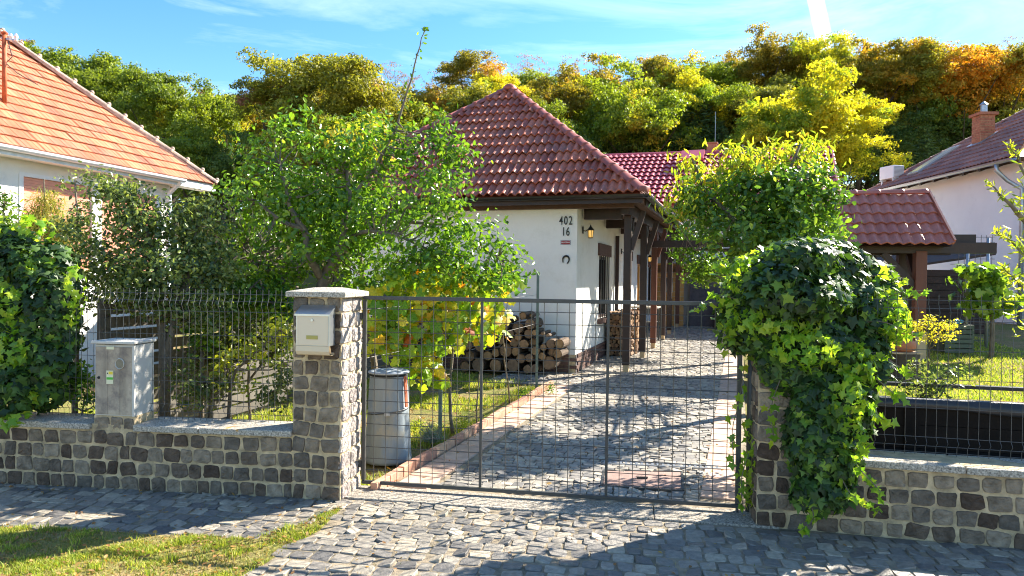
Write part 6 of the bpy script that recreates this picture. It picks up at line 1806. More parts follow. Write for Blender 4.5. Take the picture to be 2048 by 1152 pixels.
# ---------------------------------------------------------------- right garden tree over the drive
b7 = FH.w((3.35, -2.3, 0)); b7 = Vector((b7.x, b7.y, float(gz(b7.x, b7.y))))
RTY = b7.y
print('right tree', b7, proj(b7))
rtree = tree_thing('garden_tree', 'broad leaved green tree with yellowing top leaves overhanging the drive behind the ivy', 'tree', b7)
RB = [(1560, 390, 90, 60), (1450, 420, 75, 60), (1620, 400, 60, 70), (1500, 470, 110, 50), (1390, 490, 50, 42), (1420, 540, 60, 30), (1640, 470, 45, 50), (1580, 460, 70, 50)]
bl_ = [pxblob(a, b, c, d, RTY + (6.5 if a < 1430 and b > 480 else random.uniform(-0.5, 0.5)), None, b7) for a, b, c, d in RB]
P, N, C = clumps(bl_ + [pxblob(a, b, c, d, RTY, None, b7) for a, b, c, d in ((1390, 410, 45, 50), (1500, 370, 60, 30))], 700, 12, 0.10, 0.25, 0.35)
N[:, 2] += 0.2
mk('foliage', leaf_mesh('foliage', P, N, rng.uniform(0.07, 0.12, len(P)), m_mag, 'oval'), rtree, kind='stuff')
RB2 = [(1385, 350, 35, 45), (1400, 400, 40, 45), (1480, 330, 45, 40), (1440, 360, 40, 30), (1610, 300, 40, 30), (1560, 310, 45, 22), (1650, 330, 25, 30), (1350, 420, 25, 50), (1520, 330, 30, 30)]
bl2 = [pxblob(a, b, c, d, RTY + 0.3 + random.uniform(-0.5, 0.5), None, b7) for a, b, c, d in RB2]
P, N, C2 = clumps(bl2, 190, 9, 0.11, 0.1, 0.2)
T = rng.normal(size=P.shape) * 0.5 + np.array([0, 0, -0.8])
mk('yellowing_leaves', leaf_mesh('yellowing_leaves', P, N, rng.uniform(0.09, 0.15, len(P)), m_cherry, 'long', T), rtree, kind='stuff')
mb = MB()
an = limbs(mb, [([b7, at(1560, 600, RTY), at(1545, 500, RTY), at(1550, 400, RTY), at(1600, 290, RTY)], 0.10, 0.015), ([at(1545, 500, RTY), at(1480, 450, RTY), at(1410, 380, RTY + 0.2), at(1380, 310, RTY + 0.3)], 0.05, 0.01), ([at(1548, 520, RTY), at(1460, 500, RTY - 0.2), at(1390, 500, RTY - 0.2)], 0.04, 0.01), ([at(1480, 450, RTY), at(1490, 380, RTY), at(1485, 290, RTY + 0.3)], 0.03, 0.008)], b7)
twigs(mb, C, an, b7, 110, 0.006); twigs(mb, C2, an, b7, 50, 0.005)
mb.obj('trunk', m_bark, rtree, smooth=True)

b14 = Vector((at(1600, 700, 7.0).x, 7.0, float(gz(2.9, 7.0))))
shrub('garden_bush', 'loose green bush standing behind the ivy dome beside the drive', 'bush', b14,
      [(1540, 610, 80, 70, 6.9), (1640, 560, 90, 70, 7.3), (1700, 620, 60, 60, 7.2), (1560, 540, 60, 45, 7.6), (1600, 700, 70, 60, 7.0)],
      210, 10, 0.09, 0.07, m_apple, 'oval', [([b14, at(1600, 640, 7.0), at(1620, 560, 7.2)], 0.03, 0.008), ([at(1600, 680, 7.0), at(1540, 600, 6.9)], 0.02, 0.006)], 40, 0.05)
b15 = FH.w((3.5, -0.6, 0)); b15 = Vector((b15.x, b15.y, float(gz(b15.x, b15.y))))
q15 = proj(b15 + Vector((0, 0, 2.2)))
shrub('hazel_bush', 'tall loose green bush behind the overhanging tree on the right side of the drive', 'bush', b15,
      [(q15[0], q15[1], 60, 80, b15.y), (q15[0] + 40, q15[1] - 20, 50, 60, b15.y + 0.4), (q15[0] - 10, q15[1] - 50, 40, 40, b15.y + 0.6)],
      210, 10, 0.10, 0.08, m_mag, 'oval', [([b15, b15 + Vector((0, 0, 1.4)), b15 + Vector((0.1, 0, 2.6))], 0.04, 0.01)], 40, 0.05)
# ---------------------------------------------------------------- ivy on the right pillar
def shell(blobs, n, thick=0.25, facing=(0, -1, 0), lim=-0.35):
    """leaf points on the outside of a union of blobs, with outward normals"""
    b = np.array(blobs, float); w = (b[:, 3] * b[:, 5]); w /= w.sum()
    out_P = []; out_N = []
    while sum(len(x) for x in out_P) < n:
        k = 6000
        i = rng.choice(len(b), k, p=w); d = rng.normal(size=(k, 3)); d /= np.linalg.norm(d, axis=1, keepdims=True)
        rr = 1 - thick * rng.random(k) ** 1.5
        P = b[i, :3] + d * b[i, 3:] * rr[:, None]
        nn_ = d / b[i, 3:]; nn_ /= np.linalg.norm(nn_, axis=1, keepdims=True)
        keep = np.ones(k, bool)
        for q in b:   # drop what lies deep inside another blob
            keep &= ~(np.sum(((P - q[:3]) / (q[3:] * 0.72)) ** 2, axis=1) < 1)
        keep &= (nn_ @ np.array(facing)) > lim
        keep &= P[:, 2] > 0.03
        out_P.append(P[keep]); out_N.append(nn_[keep])
    return np.concatenate(out_P)[:n], np.concatenate(out_N)[:n]
ib = FPR.w((0.2, 0.2, 0.0))
ivy = tree_thing('ivy', 'huge dark green ivy dome covering the right gate pillar and hanging down to the street', 'ivy', ib)
IB = [(1620, 590, 120, 100, 5.5), (1560, 640, 110, 90, 5.35), (1500, 600, 55, 70, 5.5), (1690, 640, 90, 90, 5.45), (1640, 530, 90, 58, 5.6), (1740, 590, 50, 70, 5.7), (1620, 720, 110, 80, 5.1), (1665, 820, 85, 90, 4.98), (1660, 920, 62, 70, 4.92), (1640, 985, 60, 45, 4.9), (1620, 880, 55, 90, 4.98), (1730, 720, 50, 70, 5.2), (1560, 720, 50, 50, 5.15), (1470, 650, 30, 60, 5.45), (1590, 590, 110, 55, 5.08), (1545, 560, 50, 40, 5.15), (1600, 520, 80, 45, 5.25)]
bl_ = [pxblob(a, b, c, d, y_, 0.36 if b < 700 else 0.17, ib) for a, b, c, d, y_ in IB]
def ivy_leaves(parent, bl_, n, size, nobj=300, mat=m_ivy, lim=-0.5, thick=0.3):
    P, NN = shell([b for b in bl_], n, thick, (0, -1, 0.3), lim)
    N = NN + rng.normal(size=P.shape) * 0.45 + np.array([0, -0.1, 0.35])
    T = np.tile(np.array([0, 0, -1.0]), (len(P), 1)) + rng.normal(size=P.shape) * 0.5
    sz = size * (0.5 + 0.9 * rng.beta(1.6, 1.8, len(P))); rn = rng.random(len(P))
    # the frontmost, outermost leaves first
    score = (NN @ np.array([0.0, -1, 0.25])) + rng.random(len(P)) * 0.3
    o = np.argsort(-score)
    leaf_objects('leaf', parent, P[o], N[o], T[o], sz[o], rn[o], mat, 'ivy', nobj)
    return P
P_ = ivy_leaves(ivy, bl_, 6400, 0.074)
# an inner layer of shaded leaves and stems so nothing shows through
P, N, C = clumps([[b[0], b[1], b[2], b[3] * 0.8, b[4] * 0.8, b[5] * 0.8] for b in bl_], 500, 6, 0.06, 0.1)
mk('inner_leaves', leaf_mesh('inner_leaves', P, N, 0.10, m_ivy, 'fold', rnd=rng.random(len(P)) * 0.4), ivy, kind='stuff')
mb = MB()
for k in range(40):
    a = bl_[random.randrange(len(bl_))]; b_ = bl_[random.randrange(len(bl_))]
    mb.tube(bez(a[:3], (Vector(a[:3]) + Vector(b_[:3])) / 2 + Vector((0, 0, 0.1)), b_[:3], 5), 0.008, 5)
mb.obj('stem', m_bark, ivy)
# young bright sprays: trailing runners with leaves
def runner(parent, pts, ref, n, size, mat, mbs):
    P = [Vector(p) - Vector(ref) for p in pts]
    Q = []
    for i in range(len(P) - 1):
        for t in (0, 0.25, 0.5, 0.75): Q.append(P[i].lerp(P[i + 1], t))
    Q.append(P[-1])
    # smooth
    for _ in range(2): Q = [Q[0]] + [(Q[i - 1] + Q[i] * 2 + Q[i + 1]) / 4 for i in range(1, len(Q) - 1)] + [Q[-1]]
    mbs.tube(Q, [0.0035] * (len(Q) - 1) + [0.0015], 5, 0.5)
    L_ = []
    for k in range(n):
        t = (k + random.random()) / n * (len(Q) - 1); i = min(int(t), len(Q) - 2)
        q = Q[i].lerp(Q[i + 1], t - i) + Vector((random.gauss(0, 0.018), random.gauss(0, 0.015), random.gauss(0, 0.018) - 0.012))
        L_.append(list(q))
    return L_
RN = [[(1740, 620, 5.3), (1790, 585, 5.2), (1830, 582, 5.15), (1862, 579, 5.1)], [(1720, 560, 5.4), (1770, 545, 5.3), (1815, 560, 5.3)], [(1700, 650, 5.2), (1760, 640, 5.1), (1810, 660, 5.05), (1845, 670, 5.0)],
      [(1700, 720, 5.05), (1750, 700, 4.95), (1800, 735, 4.9), (1850, 762, 4.9)], [(1690, 750, 5.0), (1740, 745, 4.9), (1790, 790, 4.85), (1808, 797, 4.85)], [(1700, 780, 4.95), (1735, 800, 4.85), (1755, 830, 4.8), (1774, 845, 4.8)],
      [(1690, 900, 4.8), (1720, 940, 4.7), (1750, 970, 4.65), (1770, 995, 4.65)], [(1680, 950, 4.8), (1700, 990, 4.7), (1735, 1005, 4.7), (1762, 1030, 4.7)], [(1620, 1000, 4.8), (1630, 1040, 4.75), (1598, 1062, 4.72)],
      [(1500, 560, 5.3), (1450, 530, 5.3), (1425, 540, 5.3)], [(1480, 600, 5.25), (1445, 590, 5.25), (1410, 600, 5.3), (1385, 625, 5.3)], [(1470, 680, 5.2), (1455, 640, 5.2), (1440, 700, 5.2)], [(1560, 760, 5.0), (1545, 800, 4.95), (1540, 830, 4.95), (1550, 885, 4.93)],
      [(1490, 720, 5.3), (1480, 800, 5.3), (1462, 860, 5.3), (1470, 950, 5.3)], [(1500, 900, 5.3), (1480, 960, 5.25), (1486, 1020, 5.15)], [(1660, 850, 4.9), (1690, 900, 4.8), (1725, 900, 4.75), (1740, 890, 4.7)], [(1600, 480, 5.5), (1540, 490, 5.4), (1480, 520, 5.4), (1450, 560, 5.4)]]
LL = []
for r_ in RN:
    mb = MB(); LL += runner(ivy, [at(*q) for q in r_], ib, 17, 0.06, m_ivy_y, mb)
    mb.obj('runner', m_bark, ivy)
LL = np.array(LL)
nn_ = len(LL)
mk('young_leaves', leaf_mesh('young_leaves', LL, rng.normal(size=(nn_, 3)) * 0.6 + np.array([0, -0.6, 0.4]), rng.uniform(0.045, 0.085, nn_), m_ivy_y, 'ivy', np.tile([0, 0, -1.0], (nn_, 1)) + rng.normal(size=(nn_, 3)) * 0.6), ivy, kind='stuff')
bb = [pxblob(a, b, c, d, y_, 0.2, ib) for a, b, c, d, y_ in ((1490, 560, 40, 50, 5.3), (1760, 640, 55, 65, 5.3), (1700, 740, 45, 60, 5.0), (1610, 700, 70, 40, 4.95), (1455, 640, 16, 45, 5.3), (1560, 650, 90, 40, 5.1), (1690, 800, 30, 60, 4.85), (1700, 880, 20, 50, 4.8), (1495, 930, 10, 90, 5.35))]
P, N = shell(bb, 1150, 0.3, (0, -1, 0.3), -0.3)
mk('young_leaves', leaf_mesh('young_leaves', P, N + rng.normal(size=P.shape) * 0.6, rng.uniform(0.042, 0.075, len(P)), m_ivy_y, 'ivy', np.tile([0, 0, -1.0], (len(P), 1)) + rng.normal(size=P.shape) * 0.6), ivy, kind='stuff')

# ---------------------------------------------------------------- ivy on the left fence
lb_ = FL.w((-3.6, 0.25, 0.0))
ivl = tree_thing('ivy', 'dense dark green ivy covering the left end of the wire fence and wall', 'ivy', lb_)
IL = [(30, 560, 80, 90, 6.2), (80, 620, 75, 90, 6.15), (20, 680, 80, 90, 6.1), (100, 540, 55, 60, 6.3), (70, 730, 75, 70, 6.1), (15, 780, 55, 60, 5.95), (110, 660, 50, 90, 6.2), (-60, 650, 60, 100, 6.1), (20, 500, 60, 50, 6.3), (90, 780, 50, 40, 6.15)]
bl_ = [pxblob(a, b, c, d, y_, 0.2, lb_) for a, b, c, d, y_ in IL]
ivy_leaves(ivl, bl_, 4000, 0.080)
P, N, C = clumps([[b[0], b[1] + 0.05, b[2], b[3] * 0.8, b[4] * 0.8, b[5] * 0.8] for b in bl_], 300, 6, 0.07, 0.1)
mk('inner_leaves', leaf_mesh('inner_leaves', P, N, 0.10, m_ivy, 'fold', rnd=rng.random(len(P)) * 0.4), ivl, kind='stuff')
bb = [pxblob(a, b, c, d, y_, 0.15, lb_) for a, b, c, d, y_ in ((20, 620, 40, 50, 6.0), (60, 540, 60, 50, 6.2), (30, 700, 40, 40, 5.95), (60, 790, 30, 20, 6.0), (30, 840, 25, 15, 5.75), (40, 460, 70, 30, 6.3), (150, 590, 20, 60, 6.1))]
P, N = shell(bb, 520, 0.3, (0, -1, 0.3), -0.3)
mk('young_leaves', leaf_mesh('young_leaves', P, N + rng.normal(size=P.shape) * 0.6, rng.uniform(0.05, 0.085, len(P)), m_ivy_y, 'ivy', np.tile([0, 0, -1.0], (len(P), 1)) + rng.normal(size=P.shape) * 0.6), ivl, kind='stuff')
mb = MB()
for k in range(16):
    a = bl_[random.randrange(len(bl_))]; b_ = bl_[random.randrange(len(bl_))]
    mb.tube(bez(a[:3], (Vector(a[:3]) + Vector(b_[:3])) / 2, b_[:3], 5), 0.008, 5)
mb.obj('stem', m_bark, ivl)
b8 = Vector((at(5, 600, 6.9).x, 6.9, 0.0))
shrub('laurel_bush', 'glossy leaved branch rising above the left ivy in front of the blinds', 'bush', b8, [(15, 430, 20, 40, 6.9), (5, 400, 18, 20, 6.9), (20, 470, 30, 30, 6.9)], 30, 8, 0.06, 0.075, m_mag, 'long', [([b8, at(5, 500, 6.9), at(10, 385, 6.9)], 0.02, 0.005)], 14, 0.1)

# ---------------------------------------------------------------- small plants on the right
b9 = Vector((at(1845, 790, 7.3).x, 7.3, 0.05))
shrub('golden_shrub', 'small shrub with bright golden yellow leaves in front of the shelter post', 'shrub', b9, [(1860, 650, 28, 18, 7.3), (1835, 655, 16, 16, 7.3), (1895, 655, 22, 15, 7.3), (1880, 675, 25, 12, 7.3), (1850, 680, 20, 10, 7.3)], 75, 7, 0.035, 0.034, m_goldshrub, 'fold', [([b9, at(1858, 720, 7.3), at(1862, 660, 7.3)], 0.012, 0.005)], 25, 0.1)
b10 = Vector((at(1840, 800, 6.1).x, 6.1, 0.3))
shrub('holly_shrub', 'low dark leaved shrub growing out of the black planter in front of the lawn', 'shrub', b10, [(1850, 765, 45, 28, 6.1), (1890, 750, 35, 22, 6.1), (1835, 735, 18, 22, 6.1), (1930, 745, 18, 12, 6.1), (1955, 778, 14, 8, 6.1), (1860, 790, 40, 14, 6.1)], 75, 7, 0.045, 0.042, m_quince, 'fold', [([b10, at(1845, 795, 6.1), at(1835, 730, 6.1)], 0.012, 0.004), ([at(1845, 795, 6.1), at(1900, 770, 6.1), at(1960, 778, 6.1)], 0.008, 0.003), ([at(1845, 795, 6.1), at(1890, 745, 6.1)], 0.008, 0.003)], 25, 0.1)
b11 = Vector((at(1985, 690, 13.0).x, 13.0, 0.27))
shrub('trellis_vine', 'blue green vine on the wire trellis beside the brown shed', 'vine', b11, [(1975, 560, 35, 28, 13.0), (1945, 548, 18, 14, 13.0), (2000, 600, 30, 30, 13.0), (1965, 600, 25, 25, 13.0)], 75, 7, 0.12, 0.15, m_mag, 'vine', [([b11, at(1985, 640, 13.0), at(1970, 560, 13.0)], 0.05, 0.02)], 15, 0.1)
b12 = Vector((at(2110, 900, 6.0).x, 6.0, 0.1))
et = tree_thing('pear_tree', 'pear branches with upright narrow leaves reaching in at the right picture edge', 'tree', b12)
mb = MB()
ps = [([b12, at(2120, 700, 6.0), at(2100, 520, 6.0), at(2050, 440, 6.0), at(2010, 400, 5.9), at(1978, 365, 5.9)], 0.05, 0.004), ([at(2100, 520, 6.0), at(2075, 400, 6.0), at(2040, 330, 6.0), at(2018, 286, 6.0)], 0.02, 0.004), ([at(2100, 560, 6.0), at(2060, 520, 5.9), at(2020, 480, 5.9), at(1992, 462, 5.9)], 0.015, 0.004), ([at(2110, 620, 6.0), at(2070, 590, 5.9), at(2030, 560, 5.9), at(2002, 530, 5.9)], 0.015, 0.004), ([at(2100, 500, 6.0), at(2130, 350, 6.0), at(2100, 250, 6.0)], 0.03, 0.01)]
limbs(mb, ps, b12); mb.obj('trunk', m_bark, et, smooth=True)
L_ = []; TT = []
for pts, _, _ in ps:
    for i in range(max(0, len(pts) - 4), len(pts) - 1):
        for k in range(22):
            t = random.random(); q = Vector(pts[i]).lerp(Vector(pts[i + 1]), t)
            d = (Vector(pts[i + 1]) - Vector(pts[i])).normalized() * 0.5 + Vector((random.gauss(0, 0.6), random.gauss(0, 0.6), random.gauss(0.2, 0.5)))
            L_.append(list(q - b12 + d.normalized() * 0.035)); TT.append(list(d))
for (px, py) in ((2045, 400), (2040, 480), (2045, 560), (2060, 350), (2035, 600), (2055, 640)):
    for k in range(30):
        q = at(px + random.gauss(0, 18), py + random.gauss(0, 22), 6.0 + random.gauss(0, 0.15)); L_.append(list(q - b12)); TT.append([random.gauss(0, 1), random.gauss(0, 1), random.gauss(0.5, 1)])
L_ = np.array(L_); TT = np.array(TT)
mk('foliage', leaf_mesh('foliage', L_, rng.normal(size=L_.shape), rng.uniform(0.055, 0.085, len(L_)), m_sapling, 'long', TT), et, kind='stuff')

# ---------------------------------------------------------------- trees outside the frame on the right whose shade falls on the drive
b13 = FH.w((6.3, -0.6, 0)); b13 = Vector((b13.x, b13.y, float(gz(b13.x, b13.y))))

# ================================================================ FOREST
def crown_variant(k, n, leaf, flat=1.0, sparse=False):
    """uneven crown: boughs of different reach, each carrying several leaf masses, with gaps between"""
    r_ = np.random.default_rng(700 + k)
    blobs = [[0, 0, -0.1, 0.5, 0.5, 0.55]]
    for i in range(19):
        d = r_.normal(size=3); d /= np.linalg.norm(d); d[2] = abs(d[2]) * 0.95 - 0.25 + 0.1 * r_.normal()
        q = r_.uniform(0.42, 0.86)
        for m_ in range(3):
            o = r_.normal(0, 0.13, 3); s_ = r_.uniform(0.09, 0.23)
            blobs.append([d[0] * q + o[0], d[1] * q + o[1], (d[2] * q + o[2] * 0.7) * flat, s_ * 1.25, s_ * 1.25, s_ * 0.62])
    P, N, C = clumps(blobs, n // 11, 11, 0.036, 0.3 if not sparse else 0.1, 0.6, 0.8, 0.55)
    rn_ = np.clip(LAST * 0.75 + 0.25 * (P[:, 2] * 0.5 + 0.5), 0, 0.999) if False else LAST
    return leaf_mesh('crown', P, N, rng.uniform(leaf * 0.7, leaf * 1.3, len(P)), TREE['oak'], 'fold', rnd=rn_)
CV = [crown_variant(k, 19000, 0.046) for k in range(7)]
CS = crown_variant(20, 3600, 0.036, sparse=True)
def trunk_mesh():
    mb = MB()
    mb.tube([(0, 0, -1), (0.02, 0, -0.5), (0, 0.02, 0.0), (0.03, 0, 0.5)], [0.055, 0.045, 0.035, 0.012], 7, 0.3)
    for k in range(9):
        a = k * 2.4; z0 = -0.5 + 0.1 * k
        mb.tube(bez((0, 0, z0), (0.25 * math.cos(a), 0.25 * math.sin(a), z0 + 0.12), (0.62 * math.cos(a), 0.62 * math.sin(a), z0 + 0.42), 4), [0.022, 0.016, 0.010, 0.004], 5, 0.3)
    return mb.mesh('trunk', m_bark_d)
TM = trunk_mesh()
def conifer_variant():
    P = []; T = []
    for k in range(15):
        z = -1 + 2 * k / 15; rad = 0.52 * (1 - k / 15.5) ** 0.8
        for a in np.linspace(0, 2 * np.pi, 9, endpoint=False) + k * 0.7:
            m_ = int(60 * rad) + 6
            t = rng.random(m_) ** 0.6
            p = np.stack([np.cos(a) * rad * t, np.sin(a) * rad * t, z - 0.08 * t + 0.16 * t * t], 1) + rng.normal(0, 0.022, (m_, 3))
            P.append(p); T.append(np.tile([np.cos(a), np.sin(a), 0.3], (m_, 1)) + rng.normal(0, 0.5, (m_, 3)))
    P = np.concatenate(P); T = np.concatenate(T)
    return leaf_mesh('needles', P, rng.normal(size=P.shape), rng.uniform(0.07, 0.12, len(P)), TREE['pine'], 'long', T)
PV = conifer_variant()
def forest_tree(px, py_top, rpx, Y, kind, label, ratio=1.0, sparse=False):
    if px > 1150 and 25 < Y < 37: Y += 6
    rpx *= 1.18
    rx = rpx / F * Y; rz = rx * ratio
    top = at(px, py_top, Y)
    cz = top.z - rz * 0.80
    g_ = float(hz(top.x, Y))
    base = Vector((top.x, Y, g_ - 0.1))
    if kind == 'pine':
        t = thing('pine_tree', label, 'tree', base, 0, 'trees on the wooded hillside')
        h = top.z - base.z
        mk('needles', PV, t, (0, 0, h - rz), (0, 0, random.uniform(0, 6)), (rx * 1.9, rx * 1.9, rz))
        MB().tube([(0, 0, 0), (0, 0, h - 0.2)], [0.14, 0.02], 6).obj('trunk', m_bark_d, t)
        return t
    t = thing('forest_tree', label, 'tree', base, 0, 'trees on the wooded hillside')
    me = CS if sparse else random.choice(CV)
    o = mk('crown', me, t, (0, 0, cz - base.z), (random.gauss(0, 0.12), random.gauss(0, 0.12), random.uniform(0, 6.28)), (rx * random.uniform(0.95, 1.1), rx * random.uniform(0.95, 1.1), rz), kind='stuff')
    o.material_slots[0].link = 'OBJECT'; o.material_slots[0].material = TREE[kind]
    th = max(1.0, cz - base.z)
    mk('trunk', TM, t, (0, 0, th * 0.62), (0, 0, random.uniform(0, 6)), (rx, rx, max(th * 0.62, rz)))
    return t
FT = [
 (150, 68, 105, 36, 'oak', 'dark green oak above the orange roof, highest on the left'), (60, 85, 70, 37, 'oak', 'green oak just right of the rusty roof mast'), (10, 66, 60, 39, 'oliv', 'olive tree at the upper left corner behind the mast'),
 (250, 110, 90, 35, 'oak', 'green oak leaning over the middle of the orange roof hip'), (330, 112, 95, 34, 'oak', 'rounded green oak right of the highest left oak'), (400, 160, 80, 34, 'green', 'fresh green tree above the low end of the orange roof'), (455, 168, 60, 38, 'gold', 'small orange yellow tree between the oaks and the big olive crown'),
 (380, 230, 90, 30, 'oak', 'dark oak directly above the end of the orange roof'), (470, 250, 80, 30, 'dark', 'shaded tree beside the end of the orange roof'), (505, 175, 50, 40, 'amber', 'amber tinted tree left of the big olive crown'),
 (560, 112, 85, 31, 'oliv', 'left shoulder of the olive trees, below the mauve topped crown'), (665, 68, 125, 31, 'oliv', 'big rounded olive tree with mauve top, left of the long shoot'), (740, 120, 85, 32, 'oliv', 'right flank olive tree beside the long shoot'), (600, 230, 100, 28, 'oliv', 'olive tree low behind the fruit tree'),
 (725, 210, 100, 28, 'green', 'green tree low behind the long shoot'), (800, 118, 50, 48, 'mauve', 'nearly bare mauve tree on the skyline right of the long shoot'), (860, 165, 75, 42, 'orange', 'orange tree between the long shoot and the hip roof'), (840, 200, 85, 34, 'green', 'yellow green tree left of the cottage roof'),
 (895, 120, 50, 46, 'mauve', 'sparse mauve tree left of the pointed skyline tree'), (940, 88, 62, 44, 'amber', 'pointed amber olive tree on the skyline left of the roof apex'), (950, 150, 90, 40, 'oliv', 'olive tree just left of the roof apex'), (990, 130, 60, 42, 'gold', 'yellow tree directly behind the roof apex'),
 (1045, 125, 70, 46, 'green', 'light green tree right of the roof apex'), (1060, 105, 55, 50, 'mauve', 'sparse mauve tree on the skyline right of the apex'), (1130, 112, 60, 50, 'mauve', 'sparse bare topped skyline tree in the centre'), (1110, 140, 80, 42, 'amber', 'amber tree in the centre of the skyline'),
 (1185, 100, 75, 48, 'amber', 'brownish skyline tree left of the bright green tree'), (1240, 115, 100, 42, 'green', 'bright green tree above the red metal roof'), (1320, 85, 70, 46, 'amber', 'tall amber skyline tree above the chimney of the red roof'), (1290, 150, 100, 38, 'green', 'yellowish green tree in the middle of the hillside'),
 (1390, 98, 85, 45, 'green', 'green skyline tree left of the dark notch'), (1400, 130, 80, 40, 'gold', 'yellow green tree above the pine'), (1465, 100, 60, 47, 'oliv', 'dark brownish tree in the skyline notch'), (1530, 60, 75, 45, 'amber', 'tall olive amber tree right of the skyline notch'),
 (1590, 75, 80, 46, 'oliv', 'greyish tree above the golden yellow tree'), (1650, 52, 75, 44, 'gold', 'yellow topped tree under the white contrail'), (1725, 85, 70, 42, 'oliv', 'olive tree between the contrail and the big right crowns'), (1770, 62, 90, 40, 'amber', 'broad amber green crown on the right skyline'),
 (1850, 50, 90, 39, 'orange', 'orange tinted crown, highest on the right'), (1930, 60, 95, 38, 'orange', 'orange crown above the brick chimney'), (2010, 75, 85, 38, 'orange', 'glowing orange tree at the right picture edge'), (2045, 60, 55, 44, 'mauve', 'pale sparse tree at the far right skyline'),
 (1620, 132, 125, 27, 'gold', 'big golden yellow tree behind the red metal roof'), (1545, 200, 75, 27, 'gold', 'left half of the golden trees behind the red roof'), (1690, 235, 85, 26, 'gold', 'golden green tree touching the shelter roof'), (1720, 170, 70, 28, 'gold', 'small golden crown on the right side of the big yellow tree'),
 (1100, 210, 90, 36, 'oak', 'green tree right behind the cottage hip'), (1190, 215, 85, 36, 'green', 'mid green tree above the left end of the metal roof'), (1040, 190, 60, 38, 'oliv', 'olive tree behind the upper hip line'), (1290, 225, 90, 34, 'dark', 'dark tree in the shade above the metal roof'),
 (1230, 270, 80, 33, 'dark', 'deep green tree low above the metal roof'), (1150, 280, 60, 33, 'dark', 'deep green tree beside the hip line'), (1480, 200, 85, 36, 'oak', 'dark green tree right of the pine'), (1460, 150, 75, 40, 'green', 'green tree above and right of the pine'), (1540, 150, 70, 38, 'oliv', 'olive tree left of the golden tree'),
 (1780, 140, 105, 36, 'oliv', 'shaded olive tree above the air conditioner'), (1860, 130, 100, 35, 'oliv', 'olive tree left of the brick chimney'), (1830, 210, 90, 33, 'dark', 'dark tree just above the brown roof'), (1950, 140, 95, 34, 'oliv', 'olive tree behind the brick chimney'), (2030, 140, 85, 34, 'amber', 'amber tree above the right end of the brown roof'),
 (1910, 200, 80, 33, 'dark', 'dark tree left of the flue cowl'), (2010, 210, 80, 33, 'dark', 'dark tree right of the brick chimney'), (1760, 250, 70, 32, 'dark', 'dark tree behind the golden tree, right side'),
 (880, 260, 80, 30, 'green', 'green tree seen through the top of the fruit tree'), (780, 290, 90, 29, 'oliv', 'olive tree seen through the fruit tree'), (1360, 280, 60, 33, 'dark', 'dark tree behind the chimney of the red roof'), (1550, 280, 60, 33, 'dark', 'dark tree low behind the golden tree'),
]
for (px, pt_, rr, Y, kd, lb) in FT:
    forest_tree(px, pt_, rr, Y, kd, lb, ratio=random.uniform(0.95, 1.2), sparse=(kd == 'mauve'))
forest_tree(1400, 188, 62, 33, 'pine', 'blue green pine above the red metal roof', 1.1)
forest_tree(1340, 250, 40, 34, 'pine', 'small dark pine left of the blue green pine', 1.3)
forest_tree(1440, 240, 40, 32, 'pine', 'small pine right of the blue green pine', 1.2)
forest_tree(1850, 278, 60, 27, 'pine', 'spreading grey green conifer beside the air conditioner', 0.8)
# backing rows that close the wood behind the named trees
kinds = ['oak', 'oliv', 'green', 'amber', 'oliv', 'dark']
k = 0
sky_x = [0, 150, 330, 440, 500, 560, 660, 760, 850, 940, 1030, 1120, 1250, 1320, 1450, 1540, 1650, 1750, 1850, 1950, 2060]
sky_y = [90, 90, 135, 185, 190, 140, 100, 140, 175, 130, 150, 140, 125, 115, 135, 85, 90, 100, 80, 90, 90]
words_ = ['first', 'second', 'third', 'fourth', 'fifth', 'sixth', 'seventh', 'eighth', 'ninth', 'tenth', 'eleventh', 'twelfth', 'thirteenth', 'fourteenth', 'fifteenth', 'sixteenth', 'seventeenth', 'eighteenth', 'nineteenth', 'twentieth', 'twenty-first', 'twenty-second', 'twenty-third', 'twenty-fourth', 'twenty-fifth', 'twenty-sixth', 'twenty-seventh', 'twenty-eighth']
for i, px in enumerate(range(-60, 2120, 82)):
    yt_ = float(np.interp(px, sky_x, sky_y)) + random.uniform(2, 22)
    forest_tree(px, yt_, 92, 50 + random.uniform(-2, 3), random.choice(kinds), '%s tree from the left in the rear row of the wooded hillside' % words_[i], 1.1)
for i, px in enumerate(range(-60, 2120, 100)):
    yt_ = float(np.interp(px, sky_x, sky_y)) + random.uniform(60, 95)
    forest_tree(px, yt_, 105, 41 + random.uniform(-1, 2), random.choice(['dark', 'oak', 'oliv']), '%s tree from the left in the shaded middle row of the hillside' % words_[i], 1.15)

# ================================================================ GRASS, LITTER
def blades(name, pts, h, mat, label_kind='stuff', wid=0.006, parent=None):
    n = len(pts); P = np.array(pts)
    ang = rng.random(n) * 2 * np.pi; lean = rng.normal(0, 0.45, (n, 2)); hh = h * rng.uniform(0.5, 1.3, n)
    wx = np.cos(ang) * wid / 2; wy = np.sin(ang) * wid / 2
    top = P + np.stack([lean[:, 0] * hh, lean[:, 1] * hh, hh], 1)
    mid = P + np.stack([lean[:, 0] * hh * 0.3, lean[:, 1] * hh * 0.3, hh * 0.55], 1)
    w = np.stack([wx, wy, np.zeros(n)], 1)
    V = np.stack([P - w, P + w, mid + w * 0.7, mid - w * 0.7, top], 1).reshape(-1, 3)
    b = np.arange(n) * 5
    Fc = np.concatenate([np.stack([b, b + 1, b + 2], 1), np.stack([b, b + 2, b + 3], 1), np.stack([b + 3, b + 2, b + 4], 1)])
    r = np.tile(rng.random(n), 3)
    return mk(name, mesh_np(name, V, Fc, mat, r), parent, kind='stuff')
